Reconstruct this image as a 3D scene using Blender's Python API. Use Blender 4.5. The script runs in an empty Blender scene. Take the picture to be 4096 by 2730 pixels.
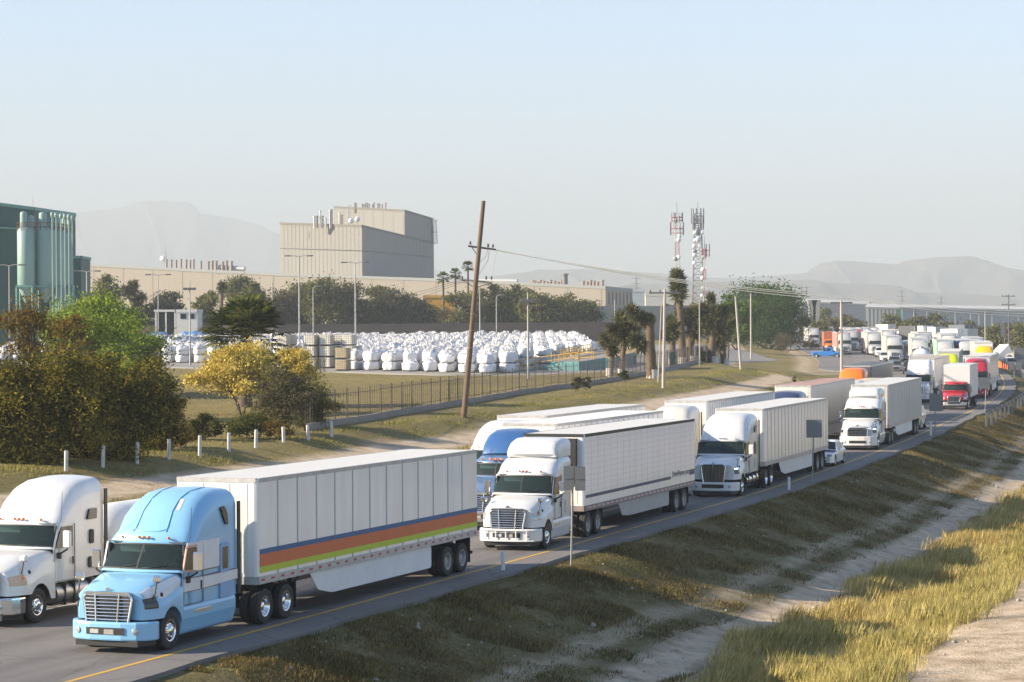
import bpy, math, random
import numpy as np
from mathutils import Vector, Matrix
R = math.radians
PI = math.pi
SC = bpy.context.scene
COL = SC.collection
# ------------------------------------------------------------------ camera, sky, sun, exposure
CAM_Z = 8.09
F_PX, PITCH, ROLL = 8960.0, R(0.158), R(-0.343)
cam = bpy.data.cameras.new('camera')
cam.lens = F_PX / 4096 * 36.0
cam.sensor_width = 36.0
cam.clip_start = 1.0
cam.clip_end = 30000.0
cam_ob = bpy.data.objects.new('camera', cam)
COL.objects.link(cam_ob)
cam_ob.matrix_world = Matrix.Translation((0, 0, CAM_Z)) @ Matrix.Rotation(R(90) - PITCH, 4, 'X') @ Matrix.Rotation(ROLL, 4, 'Z')
SC.camera = cam_ob

SUN_EL, SUN_AZ = R(23.0), R(-99.0)        # azimuth clockwise from +Y
w = bpy.data.worlds.new('World')
SC.world = w
w.use_nodes = True
wn = w.node_tree
bg = wn.nodes['Background']
sky = wn.nodes.new('ShaderNodeTexSky')
sky.sky_type = 'NISHITA'
sky.sun_disc = False
sky.sun_elevation = SUN_EL
sky.sun_rotation = SUN_AZ
sky.altitude = 300
sky.air_density = 1
sky.dust_density = 0.4
sky.ozone_density = 4.5
wn.links.new(sky.outputs['Color'], bg.inputs['Color'])
bg.inputs['Strength'].default_value = 0.078
sun = bpy.data.lights.new('sun', 'SUN')
sun.energy = 4.7
sun.angle = R(0.55)
sun.color = (1.0, 0.85, 0.64)
sun_ob = bpy.data.objects.new('sun', sun)
COL.objects.link(sun_ob)
sd = Vector((math.sin(SUN_AZ) * math.cos(SUN_EL), math.cos(SUN_AZ) * math.cos(SUN_EL), math.sin(SUN_EL)))
sun_ob.rotation_euler = sd.to_track_quat('Z', 'Y').to_euler()
sun_ob.location = (-60, -20, 80)
SC.view_settings.view_transform = 'Standard'
SC.view_settings.look = 'None'
SC.view_settings.exposure = 1.88
SC.view_settings.gamma = 1.0
SC.cycles.max_bounces = 6
SC.cycles.diffuse_bounces = 3
SC.cycles.glossy_bounces = 3
SC.cycles.transmission_bounces = 4
SC.cycles.transparent_max_bounces = 12
SC.cycles.volume_bounces = 2
HAZE_DENSITY = 0.00024

# ------------------------------------------------------------------ mesh helpers
class MB:
    def __init__(self):
        self.v, self.f, self.m, self.s = [], [], [], []
        self.M = None
    def add(self, vs, fs, mi=0, smooth=False):
        o = len(self.v)
        if self.M is not None:
            vs = [tuple(self.M @ Vector(p)) for p in vs]
        self.v.extend([tuple(p) for p in vs])
        for f in fs:
            self.f.append(tuple(i + o for i in f))
            self.m.append(mi)
            self.s.append(smooth)
    def box(self, x0, x1, y0, y1, z0, z1, mi=0):
        vs = [(x, y, z) for z in (z0, z1) for y in (y0, y1) for x in (x0, x1)]
        self.add(vs, [(0, 2, 3, 1), (4, 5, 7, 6), (0, 1, 5, 4), (2, 6, 7, 3), (0, 4, 6, 2), (1, 3, 7, 5)], mi)
    def rbox(self, x0, x1, y0, y1, z0, z1, b, mi=0):
        # chamfered box: three nested rings of an octagon-cornered outline
        def ring(z, k):
            return [(x0 + k, y0 + b, z), (x0 + b, y0 + k, z), (x1 - b, y0 + k, z), (x1 - k, y0 + b, z),
                    (x1 - k, y1 - b, z), (x1 - b, y1 - k, z), (x0 + b, y1 - k, z), (x0 + k, y1 - b, z)]
        vs = ring(z0, b) + ring(z0 + b, 0) + ring(z1 - b, 0) + ring(z1, b)
        fs = [tuple(range(7, -1, -1)), tuple(range(24, 32))]
        for r in range(3):
            for i in range(8):
                j = (i + 1) % 8
                fs.append((r * 8 + i, r * 8 + j, r * 8 + 8 + j, r * 8 + 8 + i))
        self.add(vs, fs, mi)
    def tube(self, pts, r, n=8, mi=0, caps=True, smooth=True):
        pts = [Vector(p) for p in pts]
        rr = r if hasattr(r, '__len__') else [r] * len(pts)
        vs, fs = [], []
        side = None
        for i, p in enumerate(pts):
            d = (pts[min(i + 1, len(pts) - 1)] - pts[max(i - 1, 0)])
            d = d.normalized() if d.length > 1e-9 else Vector((0, 0, 1))
            if side is None:
                up = Vector((0, 0, 1)) if abs(d.z) < 0.9 else Vector((1, 0, 0))
                side = d.cross(up).normalized()
            else:
                side = (side - d * side.dot(d))
                side = side.normalized() if side.length > 1e-6 else d.orthogonal().normalized()
            b = d.cross(side)
            for k in range(n):
                a = 2 * PI * k / n
                vs.append(p + (side * math.cos(a) + b * math.sin(a)) * rr[i])
        for i in range(len(pts) - 1):
            for k in range(n):
                j = (k + 1) % n
                fs.append((i * n + k, i * n + j, (i + 1) * n + j, (i + 1) * n + k))
        self.add(vs, fs, mi, smooth)
        if caps:
            self.add(vs[:n], [tuple(range(n - 1, -1, -1))], mi)
            self.add(vs[-n:], [tuple(range(n))], mi)
    def cyl(self, p0, p1, r, n=12, mi=0):
        self.tube([p0, p1], r, n, mi)
    def lathe(self, prof, c, axis, n=24, mi=0, smooth=True):
        # prof: (radius, distance along axis)
        a = Vector(axis).normalized()
        u = a.orthogonal().normalized()
        w_ = a.cross(u)
        c = Vector(c)
        vs, fs = [], []
        for (r, h) in prof:
            for k in range(n):
                t = 2 * PI * k / n
                vs.append(c + a * h + (u * math.cos(t) + w_ * math.sin(t)) * r)
        for i in range(len(prof) - 1):
            for k in range(n):
                j = (k + 1) % n
                fs.append((i * n + k, i * n + j, (i + 1) * n + j, (i + 1) * n + k))
        self.add(vs, fs, mi, smooth)
    def prism(self, poly, axis, a0, a1, mi=0):
        # polygon in the two other axes, extruded along axis from a0 to a1
        n = len(poly)
        def P(p, a):
            return {'x': (a, p[0], p[1]), 'y': (p[0], a, p[1]), 'z': (p[0], p[1], a)}[axis]
        vs = [P(p, a0) for p in poly] + [P(p, a1) for p in poly]
        fs = [tuple(range(n)), tuple(range(2 * n - 1, n - 1, -1))]
        for i in range(n):
            j = (i + 1) % n
            fs.append((i, i + n, j + n, j))
        self.add(vs, fs, mi)
    def grid(self, rows, mi=0, smooth=True, skip=None, flip=False):
        n, m = len(rows), len(rows[0])
        vs = [p for r_ in rows for p in r_]
        fs = []
        for i in range(n - 1):
            for j in range(m - 1):
                if skip and skip(i, j):
                    continue
                q = (i * m + j, i * m + j + 1, (i + 1) * m + j + 1, (i + 1) * m + j)
                fs.append(q[::-1] if flip else q)
        self.add(vs, fs, mi, smooth)
    def build(self, name, mats, parent=None, loc=None, bevel=0, seg=2, fixn=True):
        me = bpy.data.meshes.new(name)
        me.from_pydata(self.v, [], self.f)
        if not isinstance(mats, (list, tuple)):
            mats = [mats]
        for m in mats:
            me.materials.append(m)
        me.polygons.foreach_set('material_index', self.m)
        me.polygons.foreach_set('use_smooth', self.s)
        if fixn:
            import bmesh
            bm = bmesh.new()
            bm.from_mesh(me)
            bmesh.ops.recalc_face_normals(bm, faces=bm.faces)
            bm.to_mesh(me)
            bm.free()
        me.update()
        return link(name, me, parent, loc, bevel, seg)

def link(name, me, parent=None, loc=None, bevel=0, seg=2):
    o = bpy.data.objects.new(name, me)
    COL.objects.link(o)
    if parent is not None:
        o.parent = parent
    if loc is not None:
        o.location = loc
    if bevel:
        md = o.modifiers.new('round', 'BEVEL')
        md.width = bevel
        md.segments = seg
        md.limit_method = 'ANGLE'
        md.angle_limit = R(35)
        md.use_clamp_overlap = True
        md.harden_normals = False
    return o

def fast_mesh(name, V, Fa, mats, parent=None, loc=None, smooth=False, mi=None):
    # V (n,3), Fa (m,k) numpy arrays
    me = bpy.data.meshes.new(name)
    V = np.ascontiguousarray(V, dtype=np.float32)
    Fa = np.ascontiguousarray(Fa, dtype=np.int32)
    k = Fa.shape[1]
    me.vertices.add(len(V))
    me.vertices.foreach_set('co', V.ravel())
    me.loops.add(Fa.size)
    me.loops.foreach_set('vertex_index', Fa.ravel())
    me.polygons.add(len(Fa))
    me.polygons.foreach_set('loop_start', np.arange(0, Fa.size, k, dtype=np.int32))
    me.polygons.foreach_set('loop_total', np.full(len(Fa), k, dtype=np.int32))
    if smooth:
        me.polygons.foreach_set('use_smooth', np.ones(len(Fa), dtype=bool))
    if mi is not None:
        me.polygons.foreach_set('material_index', np.ascontiguousarray(mi, dtype=np.int32))
    for m in (mats if isinstance(mats, (list, tuple)) else [mats]):
        me.materials.append(m)
    me.update(calc_edges=True)
    return link(name, me, parent, loc)

def tag(o, label=None, cat=None, group=None, kind=None):
    if label: o['label'] = label
    if cat: o['category'] = cat
    if group: o['group'] = group
    if kind: o['kind'] = kind
    return o

def empty(name, loc=(0, 0, 0), rz=0.0, label=None, cat=None, group=None):
    o = bpy.data.objects.new(name, None)
    COL.objects.link(o)
    o.location = loc
    o.rotation_euler = (0, 0, rz)
    return tag(o, label, cat, group)

KIDS = {}
def copy_tree(o, parent=None):
    c = o.copy()
    COL.objects.link(c)
    c.parent = parent
    for ch in list(o.children):
        copy_tree(ch, c)
    return c

# ------------------------------------------------------------------ materials
MATS = {}
def mat(name, col=(0.5, 0.5, 0.5), rough=0.6, metal=0.0, coat=0.0, noise=0.0, nscale=3.0, col2=None, bump=0.0, bscale=20.0, spec=0.5, emit=None, stretch=None, detail=6):
    if name in MATS:
        return MATS[name]
    m = bpy.data.materials.new(name)
    m.use_nodes = True
    nt = m.node_tree
    b = nt.nodes['Principled BSDF']
    b.inputs['Base Color'].default_value = (*col, 1)
    b.inputs['Roughness'].default_value = rough
    b.inputs['Metallic'].default_value = metal
    b.inputs['Specular IOR Level'].default_value = spec
    if coat:
        b.inputs['Coat Weight'].default_value = coat
        b.inputs['Coat Roughness'].default_value = 0.08
    if emit:
        b.inputs['Emission Color'].default_value = (*emit[:3], 1)
        b.inputs['Emission Strength'].default_value = emit[3]
    if noise or bump:
        tc = nt.nodes.new('ShaderNodeTexCoord')
        src = tc.outputs['Object']
        if stretch:
            mp = nt.nodes.new('ShaderNodeMapping')
            mp.inputs['Scale'].default_value = stretch
            nt.links.new(src, mp.inputs['Vector'])
            src = mp.outputs['Vector']
    if noise:
        n = nt.nodes.new('ShaderNodeTexNoise')
        n.inputs['Scale'].default_value = nscale
        n.inputs['Detail'].default_value = detail
        n.inputs['Roughness'].default_value = 0.65
        nt.links.new(src, n.inputs['Vector'])
        rp = nt.nodes.new('ShaderNodeValToRGB')
        c2 = col2 or tuple(c * 0.45 for c in col)
        rp.color_ramp.elements[0].position = 0.5 - 0.28
        rp.color_ramp.elements[0].color = (*[a + (b_ - a) * noise for a, b_ in zip(col, c2)], 1)
        rp.color_ramp.elements[1].position = 0.5 + 0.22
        rp.color_ramp.elements[1].color = (*col, 1)
        nt.links.new(n.outputs['Fac'], rp.inputs['Fac'])
        nt.links.new(rp.outputs['Color'], b.inputs['Base Color'])
    if bump:
        n2 = nt.nodes.new('ShaderNodeTexNoise')
        n2.inputs['Scale'].default_value = bscale
        n2.inputs['Detail'].default_value = 4
        nt.links.new(src, n2.inputs['Vector'])
        bp = nt.nodes.new('ShaderNodeBump')
        bp.inputs['Strength'].default_value = bump
        bp.inputs['Distance'].default_value = 0.05
        nt.links.new(n2.outputs['Fac'], bp.inputs['Height'])
        nt.links.new(bp.outputs['Normal'], b.inputs['Normal'])
    MATS[name] = m
    return m

def leaf_mat(name, c0, c1, c2, transl=0.35):
    # colour varies leaf by leaf and, slowly, through the crown
    if name in MATS:
        return MATS[name]
    m = bpy.data.materials.new(name)
    m.use_nodes = True
    nt = m.node_tree
    nt.nodes.remove(nt.nodes['Principled BSDF'])
    out = nt.nodes['Material Output']
    g = nt.nodes.new('ShaderNodeNewGeometry')
    tc = nt.nodes.new('ShaderNodeTexCoord')
    n = nt.nodes.new('ShaderNodeTexNoise')
    n.inputs['Scale'].default_value = 0.55
    n.inputs['Detail'].default_value = 3
    nt.links.new(tc.outputs['Object'], n.inputs['Vector'])
    mx = nt.nodes.new('ShaderNodeMath')
    mx.operation = 'MULTIPLY_ADD'
    mx.inputs[1].default_value = 0.45
    mx.inputs[2].default_value = -0.02
    nt.links.new(g.outputs['Random Per Island'], mx.inputs[0])
    ad = nt.nodes.new('ShaderNodeMath')
    ad.operation = 'MULTIPLY_ADD'
    ad.inputs[1].default_value = 0.7
    nt.links.new(n.outputs['Fac'], ad.inputs[0])
    nt.links.new(mx.outputs[0], ad.inputs[2])
    rp = nt.nodes.new('ShaderNodeValToRGB')
    rp.color_ramp.elements[0].position = 0.25
    rp.color_ramp.elements[0].color = (*c0, 1)
    rp.color_ramp.elements[1].position = 0.85
    rp.color_ramp.elements[1].color = (*c2, 1)
    e = rp.color_ramp.elements.new(0.55)
    e.color = (*c1, 1)
    nt.links.new(ad.outputs[0], rp.inputs['Fac'])
    d = nt.nodes.new('ShaderNodeBsdfDiffuse')
    t = nt.nodes.new('ShaderNodeBsdfTranslucent')
    mix = nt.nodes.new('ShaderNodeMixShader')
    mix.inputs['Fac'].default_value = transl
    nt.links.new(rp.outputs['Color'], d.inputs['Color'])
    nt.links.new(rp.outputs['Color'], t.inputs['Color'])
    nt.links.new(d.outputs[0], mix.inputs[1])
    nt.links.new(t.outputs[0], mix.inputs[2])
    nt.links.new(mix.outputs[0], out.inputs['Surface'])
    MATS[name] = m
    return m

def glass_mat(name, tint=(0.25, 0.33, 0.30), see=0.5):
    if name in MATS:
        return MATS[name]
    m = bpy.data.materials.new(name)
    m.use_nodes = True
    nt = m.node_tree
    b = nt.nodes['Principled BSDF']
    out = nt.nodes['Material Output']
    b.inputs['Base Color'].default_value = (0.035, 0.055, 0.050, 1)
    b.inputs['Roughness'].default_value = 0.04
    b.inputs['Specular IOR Level'].default_value = 0.6
    t = nt.nodes.new('ShaderNodeBsdfTransparent')
    t.inputs['Color'].default_value = (*tint, 1)
    mix = nt.nodes.new('ShaderNodeMixShader')
    mix.inputs['Fac'].default_value = see
    nt.links.new(b.outputs[0], mix.inputs[1])
    nt.links.new(t.outputs[0], mix.inputs[2])
    nt.links.new(mix.outputs[0], out.inputs['Surface'])
    MATS[name] = m
    return m

# ------------------------------------------------------------------ the lie of the land
# reference line = the left flank of the trucks in the lane next to the median; u = metres to the left of it as seen from the camera
_RY = np.array([-400, 0, 62.5, 88.96, 115.59, 152.81, 204, 232, 262, 290, 310, 360, 400, 460, 560, 680, 800, 950, 1300.])
_RX = np.array([-185, -31.2, -7.14, 2.85, 12.98, 25.69, 41.8, 50, 57.2, 63, 66.6, 74, 78.6, 84, 91.5, 101, 110, 121, 145.])
_yy = np.arange(-400, 1300, 2.0)
_xx = np.interp(_yy, _RY, _RX)
_k = np.hanning(23); _k /= _k.sum()
_xs = np.convolve(np.pad(_xx, 11, mode='reflect', reflect_type='odd'), _k, 'valid')
_dx = np.gradient(_xs, 2.0)
_ZY = np.array([-400, 92, 115, 152, 204, 307, 400, 460, 565, 800, 1000, 1600, 9000.])
_ZZ = np.array([0, 0, 0.06, 0.39, 1.12, 2.5, 3.75, 4.4, 5.5, 7.3, 7.7, 7.2, 4.0])
_zy = np.arange(-400, 9000, 4.0)
_kz = np.hanning(11); _kz /= _kz.sum()
_zs = np.convolve(np.pad(np.interp(_zy, _ZY, _ZZ), 5, mode='edge'), _kz, 'valid')
def xr(y): return np.interp(y, _yy, _xs)
def yaw(y): return np.arctan(np.interp(y, _yy, _dx))
def zr(y): return np.interp(y, _zy, _zs)
def u_of(x, y): return (xr(y) - x) * np.cos(yaw(y))
def at_u(u, y):
    return (float(xr(y) - u / np.cos(yaw(y))), float(y))
_EU = np.array([-1500, -120, -60, -32, -19, -16.6, -14.5, -11.5, -8.5, -5.5, -2.7, -1.9, 12.8, 16, 20, 23, 25, 27, 29, 32, 60, 1500.])
_EE = np.array([-0.5, -0.9, -1.6, -1.75, -1.85, -1.9, -2.25, -2.6, -2.25, -1.35, -0.22, -0.12, -0.12, 0.05, 0.3, 0.75, 1.0, 1.3, 1.85, 2.0, 2.1, 2.1])
def sstep(a, b, x):
    t = np.clip((x - a) / (b - a), 0, 1)
    return t * t * (3 - 2 * t)
def _n2(x, y, s, seed=0):
    # smooth cheap pseudo-noise
    return (np.sin(x * s * 1.3 + 1.7 * np.sin(y * s * 0.9 + seed)) + np.sin(y * s * 1.1 + 2.1 * np.sin(x * s * 0.7 + seed * 1.7))) * 0.5
def ground(x, y):
    x = np.asarray(x, float); y = np.asarray(y, float)
    u = u_of(x, y)
    b = sstep(255, 330, y) * 13.0
    ue = np.where(u > 12.5, np.maximum(12.5, u - b), u)
    e = np.interp(ue, _EU, _EE)
    off = np.minimum(np.abs(ue - 5.4) - 8.5, 30)          # metres outside the carriageway
    rough = np.clip(off / 4.0, 0, 1) * (0.035 * _n2(x, y, 0.45) + 0.02 * _n2(x, y, 1.3, 2.0))
    # tyre ruts of the median track and a low bank before the yard
    bank = 0.35 * np.exp(-((u - 50 - 0.4 * (220 - y)) / 3.0) ** 2) * sstep(25, 34, u) * sstep(150, 190, y) * (1 - sstep(240, 262, y))
    return zr(y) + e + rough + bank
RAYM = cam_ob.matrix_world.to_3x3()
def ray(px, py):
    # px, py in pixels of the 4096 wide photograph
    d = RAYM @ Vector(((px - 2048) / F_PX, -(py - 1365) / F_PX, -1.0))
    return d / d.y
def gp(px, py, dz=0.0, lo=45.0, hi=1500.0):
    # where the sight line meets the ground
    d = ray(px, py)
    ys = np.concatenate([np.arange(lo, 400, 0.5), np.arange(400, hi, 2.0)])
    h = CAM_Z + d.z * ys - ground(d.x * ys, ys) - dz
    i = int(np.argmax(h <= 0))
    if h[i] > 0:
        i = len(ys) - 1
    y = ys[i]
    return Vector((d.x * y, y, float(ground(d.x * y, y))))
def gd(px, y):
    # the ground point under column px at distance y
    d = ray(px, 1340)
    return Vector((d.x * y, y, float(ground(d.x * y, y))))
def zat(py, y, px=2048):
    return CAM_Z + ray(px, py).z * y
# ------------------------------------------------------------------ ground, roads, yard
def YL(x):      # front edge of the paved yard
    return np.interp(x, [-300, -90, -42, -8, 13, 17, 31, 60], [420, 322, 278, 242, 242, 250, 330, 420])
_FY = np.array([60, 141, 193, 220, 255, 327, 420.]); _FX = np.array([-30, -12.1, 0.9, 9.2, 17.2, 30.7, 46.])
def fence_x(y): return np.interp(y, _FY, _FX)

def make_ground():
    ys = np.concatenate([np.arange(-80, 40, 8), np.arange(40, 150, 0.6), np.arange(150, 340, 1.5), np.arange(340, 1000, 7), np.geomspace(1000, 14000, 26)])
    us = np.concatenate([[-7000, -3500, -1800, -900, -450, -220, -120, -80, -60, -48, -40, -34, -29, -26], np.arange(-23, 17, 0.5), np.arange(17, 62, 1.0),
                         [64, 68, 74, 82, 92, 105, 125, 150, 190, 260, 400, 800, 1600, 3500, 7000]])
    U, Y = np.meshgrid(us, ys)
    X = xr(Y) - U / np.cos(yaw(Y))
    Z = ground(X, Y)
    n, m = U.shape
    V = np.stack([X, Y, Z], -1).reshape(-1, 3)
    i, j = np.meshgrid(np.arange(n - 1), np.arange(m - 1), indexing='ij')
    a = (i * m + j).ravel()
    Fa = np.stack([a, a + m, a + m + 1, a + 1], -1)
    g = bpy.data.materials.new('ground soil and turf')
    o = fast_mesh('ground', V, Fa, g, smooth=True)
    tag(o, kind='structure')
    b = sstep(255, 330, Y) * 13.0
    ue = np.where(U > 12.5, np.maximum(12.5, U - b), U)
    def bump(c, wd): return np.exp(-((ue - c) / wd) ** 2)
    wob = 0.7 * _n2(X, Y, 0.21) + 0.4 * _n2(X, Y, 0.63, 3.0)
    dirt = np.zeros_like(U)
    dirt = np.maximum(dirt, 1.3 * np.exp(-((ue - 25.0 + 0.5 * wob) / 1.6) ** 4))
    dirt = np.maximum(dirt, 1.25 * np.exp(-((ue + 8.6 + 0.4 * wob) / 1.0) ** 4))
    dirt = np.maximum(dirt, 0.6 * np.exp(-((ue + 6.3 + 0.5 * wob) / 0.5) ** 4))
    dirt = np.maximum(dirt, np.where(ue < -15.8 + 0.6 * wob, 1.0, 0.0) * np.where(ue > -34, 1, 0.3))
    dirt = np.maximum(dirt, 0.75 * np.exp(-((ue - 13.6) / 1.3) ** 4))
    dirt = np.maximum(dirt, 0.22 * sstep(0.2, 1.0, wob) * np.where((ue < -4.5) & (ue > -9), 1, 0))
    green = 0.35 + 0.3 * wob
    green = np.where(ue < -2, 0.12 + 0.25 * wob, green)
    green = np.where((ue > 13) & (ue < 34), 0.55 + 0.35 * wob, green)
    green = np.where(ue > 34, 0.35 + 0.3 * wob, green)
    gold = np.where((ue < -9.6) & (ue > -16.4), 0.8, 0) + np.where(ue > 14.5, 0.34 + .22 * wob, 0)
    far = sstep(330, 520, Y)
    green = green * (1 - far) + 0.5 * far
    for nm, arr in (('dirt', dirt), ('green', np.clip(green, 0, 1)), ('gold', np.clip(gold, 0, 1))):
        at = o.data.attributes.new(nm, 'FLOAT', 'POINT')
        at.data.foreach_set('value', np.ascontiguousarray(arr.ravel(), dtype=np.float32))
    g.use_nodes = True
    nt = g.node_tree
    bs = nt.nodes['Principled BSDF']
    bs.inputs['Roughness'].default_value = 0.95
    bs.inputs['Specular IOR Level'].default_value = 0.1
    L = nt.links.new
    tc = nt.nodes.new('ShaderNodeTexCoord')
    def attr(nm):
        a_ = nt.nodes.new('ShaderNodeAttribute'); a_.attribute_name = nm
        return a_.outputs['Fac']
    def noise(sc, det=5):
        q = nt.nodes.new('ShaderNodeTexNoise'); q.inputs['Scale'].default_value = sc; q.inputs['Detail'].default_value = det
        q.inputs['Roughness'].default_value = 0.7
        L(tc.outputs['Object'], q.inputs['Vector'])
        return q.outputs['Fac']
    def ramp(src, stops):
        r_ = nt.nodes.new('ShaderNodeValToRGB')
        for k, (p, c) in enumerate(stops):
            e = r_.color_ramp.elements[k] if k < 2 else r_.color_ramp.elements.new(p)
            e.position = p; e.color = (*c, 1)
        L(src, r_.inputs['Fac'])
        return r_.outputs['Color']
    def mixc(f, c1, c2):
        x_ = nt.nodes.new('ShaderNodeMix'); x_.data_type = 'RGBA'
        L(f, x_.inputs[0]); L(c1, x_.inputs[6]); L(c2, x_.inputs[7])
        return x_.outputs[2]
    def math2(op, a_, b_):
        q = nt.nodes.new('ShaderNodeMath'); q.operation = op
        for k, s in enumerate((a_, b_)):
            if isinstance(s, (int, float)): q.inputs[k].default_value = s
            else: L(s, q.inputs[k])
        q.use_clamp = True
        return q.outputs[0]
    n1, n2, n3 = noise(0.9, 8), noise(5.0, 6), noise(0.18, 4)
    dry = ramp(n2, [(0.3, (0.075, 0.056, 0.026)), (0.68, (0.24, 0.185, 0.092))])
    grn = ramp(n2, [(0.3, (0.055, 0.056, 0.016)), (0.7, (0.17, 0.16, 0.05))])
    gold_c = ramp(n2, [(0.3, (0.20, 0.15, 0.06)), (0.7, (0.46, 0.35, 0.15))])
    soil = ramp(n1, [(0.3, (0.36, 0.27, 0.18)), (0.7, (0.62, 0.50, 0.36))])
    gm = math2('ADD', attr('green'), math2('MULTIPLY', math2('SUBTRACT', n1, 0.42), 1.8))
    base = mixc(gm, dry, grn)
    base = mixc(attr('gold'), base, gold_c)
    dm = math2('MULTIPLY', attr('dirt'), math2('ADD', math2('MULTIPLY', n1, 1.5), 0.15))
    base = mixc(dm, base, soil)
    L(base, bs.inputs['Base Color'])
    bp = nt.nodes.new('ShaderNodeBump'); bp.inputs['Strength'].default_value = 0.7; bp.inputs['Distance'].default_value = 0.12
    hh = nt.nodes.new('ShaderNodeMath'); hh.operation = 'ADD'
    L(noise(9.0, 4), hh.inputs[0]); L(n2, hh.inputs[1])
    L(hh.outputs[0], bp.inputs['Height'])
    L(bp.outputs['Normal'], bs.inputs['Normal'])
make_ground()

def ribbon(name, us_fn, ys, dz, material, thick=0.0, kind='structure'):
    rows = []
    for y in ys:
        row = []
        for u in us_fn(y):
            x, yy = at_u(u, y)
            row.append((x, yy, float(zr(y)) + dz))
        if thick:
            row = [(row[0][0], row[0][1], row[0][2] - thick)] + row + [(row[-1][0], row[-1][1], row[-1][2] - thick)]
        rows.append(row)
    b = MB(); b.grid(rows, smooth=False)
    o = b.build(name, material)
    if thick:
        # where wheels run: each lane's two tracks are worn darker, the oil strip between them too
        us = [us_fn(y) for y in ys]; val = []
        for u_ in us:
            u_ = [u_[0]] + list(u_) + [u_[-1]]
            for q in u_:
                t = 0.0
                for c in (1.3, 5.6, 9.9):
                    t = max(t, math.exp(-((abs(q - c) - 0.95) / 0.42) ** 2), 0.55 * math.exp(-((q - c) / 0.3) ** 2))
                val.append(t)
        at = o.data.attributes.new('wear', 'FLOAT', 'POINT')
        at.data.foreach_set('value', np.array(val, dtype=np.float32))
    return tag(o, kind=kind)
def asphalt():
    if 'asphalt' in MATS: return MATS['asphalt']
    m = mat('asphalt', (0.175, 0.160, 0.148), 0.85, noise=0.75, nscale=0.35, col2=(0.115, 0.106, 0.10), bump=0.35, bscale=40, stretch=(1, 1, 1), detail=9)
    nt = m.node_tree; bs = nt.nodes['Principled BSDF']; L = nt.links.new
    src = bs.inputs['Base Color'].links[0].from_socket
    a = nt.nodes.new('ShaderNodeAttribute'); a.attribute_name = 'wear'
    tc = nt.nodes.new('ShaderNodeTexCoord')
    def tex(kind, **k):
        q = nt.nodes.new(kind)
        for kk, v in k.items(): q.inputs[kk].default_value = v
        L(tc.outputs['Object'], q.inputs['Vector']); return q
    n = tex('ShaderNodeTexNoise', Scale=1.1, Detail=8.0)
    mu = nt.nodes.new('ShaderNodeMath'); mu.operation = 'MULTIPLY'; L(a.outputs['Fac'], mu.inputs[0]); L(n.outputs['Fac'], mu.inputs[1])
    mx = nt.nodes.new('ShaderNodeMix'); mx.data_type = 'RGBA'; mx.blend_type = 'MULTIPLY'
    L(mu.outputs[0], mx.inputs[0]); L(src, mx.inputs[6]); mx.inputs[7].default_value = (.42, .42, .43, 1)
    # cracks, and pale dust
    v = tex('ShaderNodeTexVoronoi', Scale=0.28); v.feature = 'DISTANCE_TO_EDGE'
    n3 = tex('ShaderNodeTexNoise', Scale=0.9, Detail=5.0)
    vm = nt.nodes.new('ShaderNodeVectorMath'); vm.operation = 'ADD'; L(tc.outputs['Object'], vm.inputs[0]); L(n3.outputs['Color'], vm.inputs[1]); L(vm.outputs[0], v.inputs['Vector'])
    lt = nt.nodes.new('ShaderNodeMath'); lt.operation = 'LESS_THAN'; lt.inputs[1].default_value = 0.012; L(v.outputs['Distance'], lt.inputs[0])
    m2 = nt.nodes.new('ShaderNodeMix'); m2.data_type = 'RGBA'; m2.inputs[7].default_value = (.04, .038, .036, 1)
    sc = nt.nodes.new('ShaderNodeMath'); sc.operation = 'MULTIPLY'; sc.inputs[1].default_value = .32; L(lt.outputs[0], sc.inputs[0])
    L(sc.outputs[0], m2.inputs[0]); L(mx.outputs[2], m2.inputs[6]); L(m2.outputs[2], bs.inputs['Base Color'])
    return m
RY = np.concatenate([np.arange(30, 340, 2.0), np.arange(340, 1000, 6.0)])
ribbon('highway_road', lambda y: np.concatenate([[-1.75 + 0.10 * math.sin(y * 0.7) + 0.06 * math.sin(y * 2.3)], np.arange(-1.5, 12.6, 0.35), [12.8 + 11.5 * float(sstep(285, 335, y))]]), RY, 0.0, asphalt(), 0.25)
YEL = mat('yellow road paint', (0.62, 0.36, 0.03), 0.7, noise=0.7, nscale=2.5, col2=(0.30, 0.20, 0.05))
WHT = mat('white road paint', (0.6, 0.58, 0.53), 0.7, noise=0.7, nscale=2.5, col2=(0.2, 0.19, 0.18))
ribbon('yellow_road_line', lambda y: (-0.52, -0.37), RY, 0.006, YEL)
for k in range(60):
    y0 = 40 + k * 12.0
    for uu in (3.45, 7.75):
        o = ribbon('white_road_dash', lambda y, uu=uu: (uu - 0.06, uu + 0.06), np.linspace(y0, y0 + 4.6, 4), 0.006, WHT)
ribbon('white_road_line', lambda y: (12.0, 12.12), np.arange(40, 285, 3.0), 0.006, WHT)

def make_yard():
    rows = []
    for x in np.arange(-130, 46, 2.0):
        y0 = float(YL(x))
        ys = np.linspace(y0, 425, 40)
        rows.append([(x, y, float(ground(x, y)) + 0.05) for y in ys])
    for r_ in rows:
        r_.insert(0, (r_[0][0], r_[0][1], r_[0][2] - 0.3))
    b = MB(); b.grid(rows)
    o = b.build('yard_pavement', mat('yard concrete', (0.24, 0.225, 0.20), 0.9, noise=0.6, nscale=0.25, col2=(0.15, 0.14, 0.125), bump=0.2, bscale=8, detail=8))
    tag(o, kind='structure')
make_yard()
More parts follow.
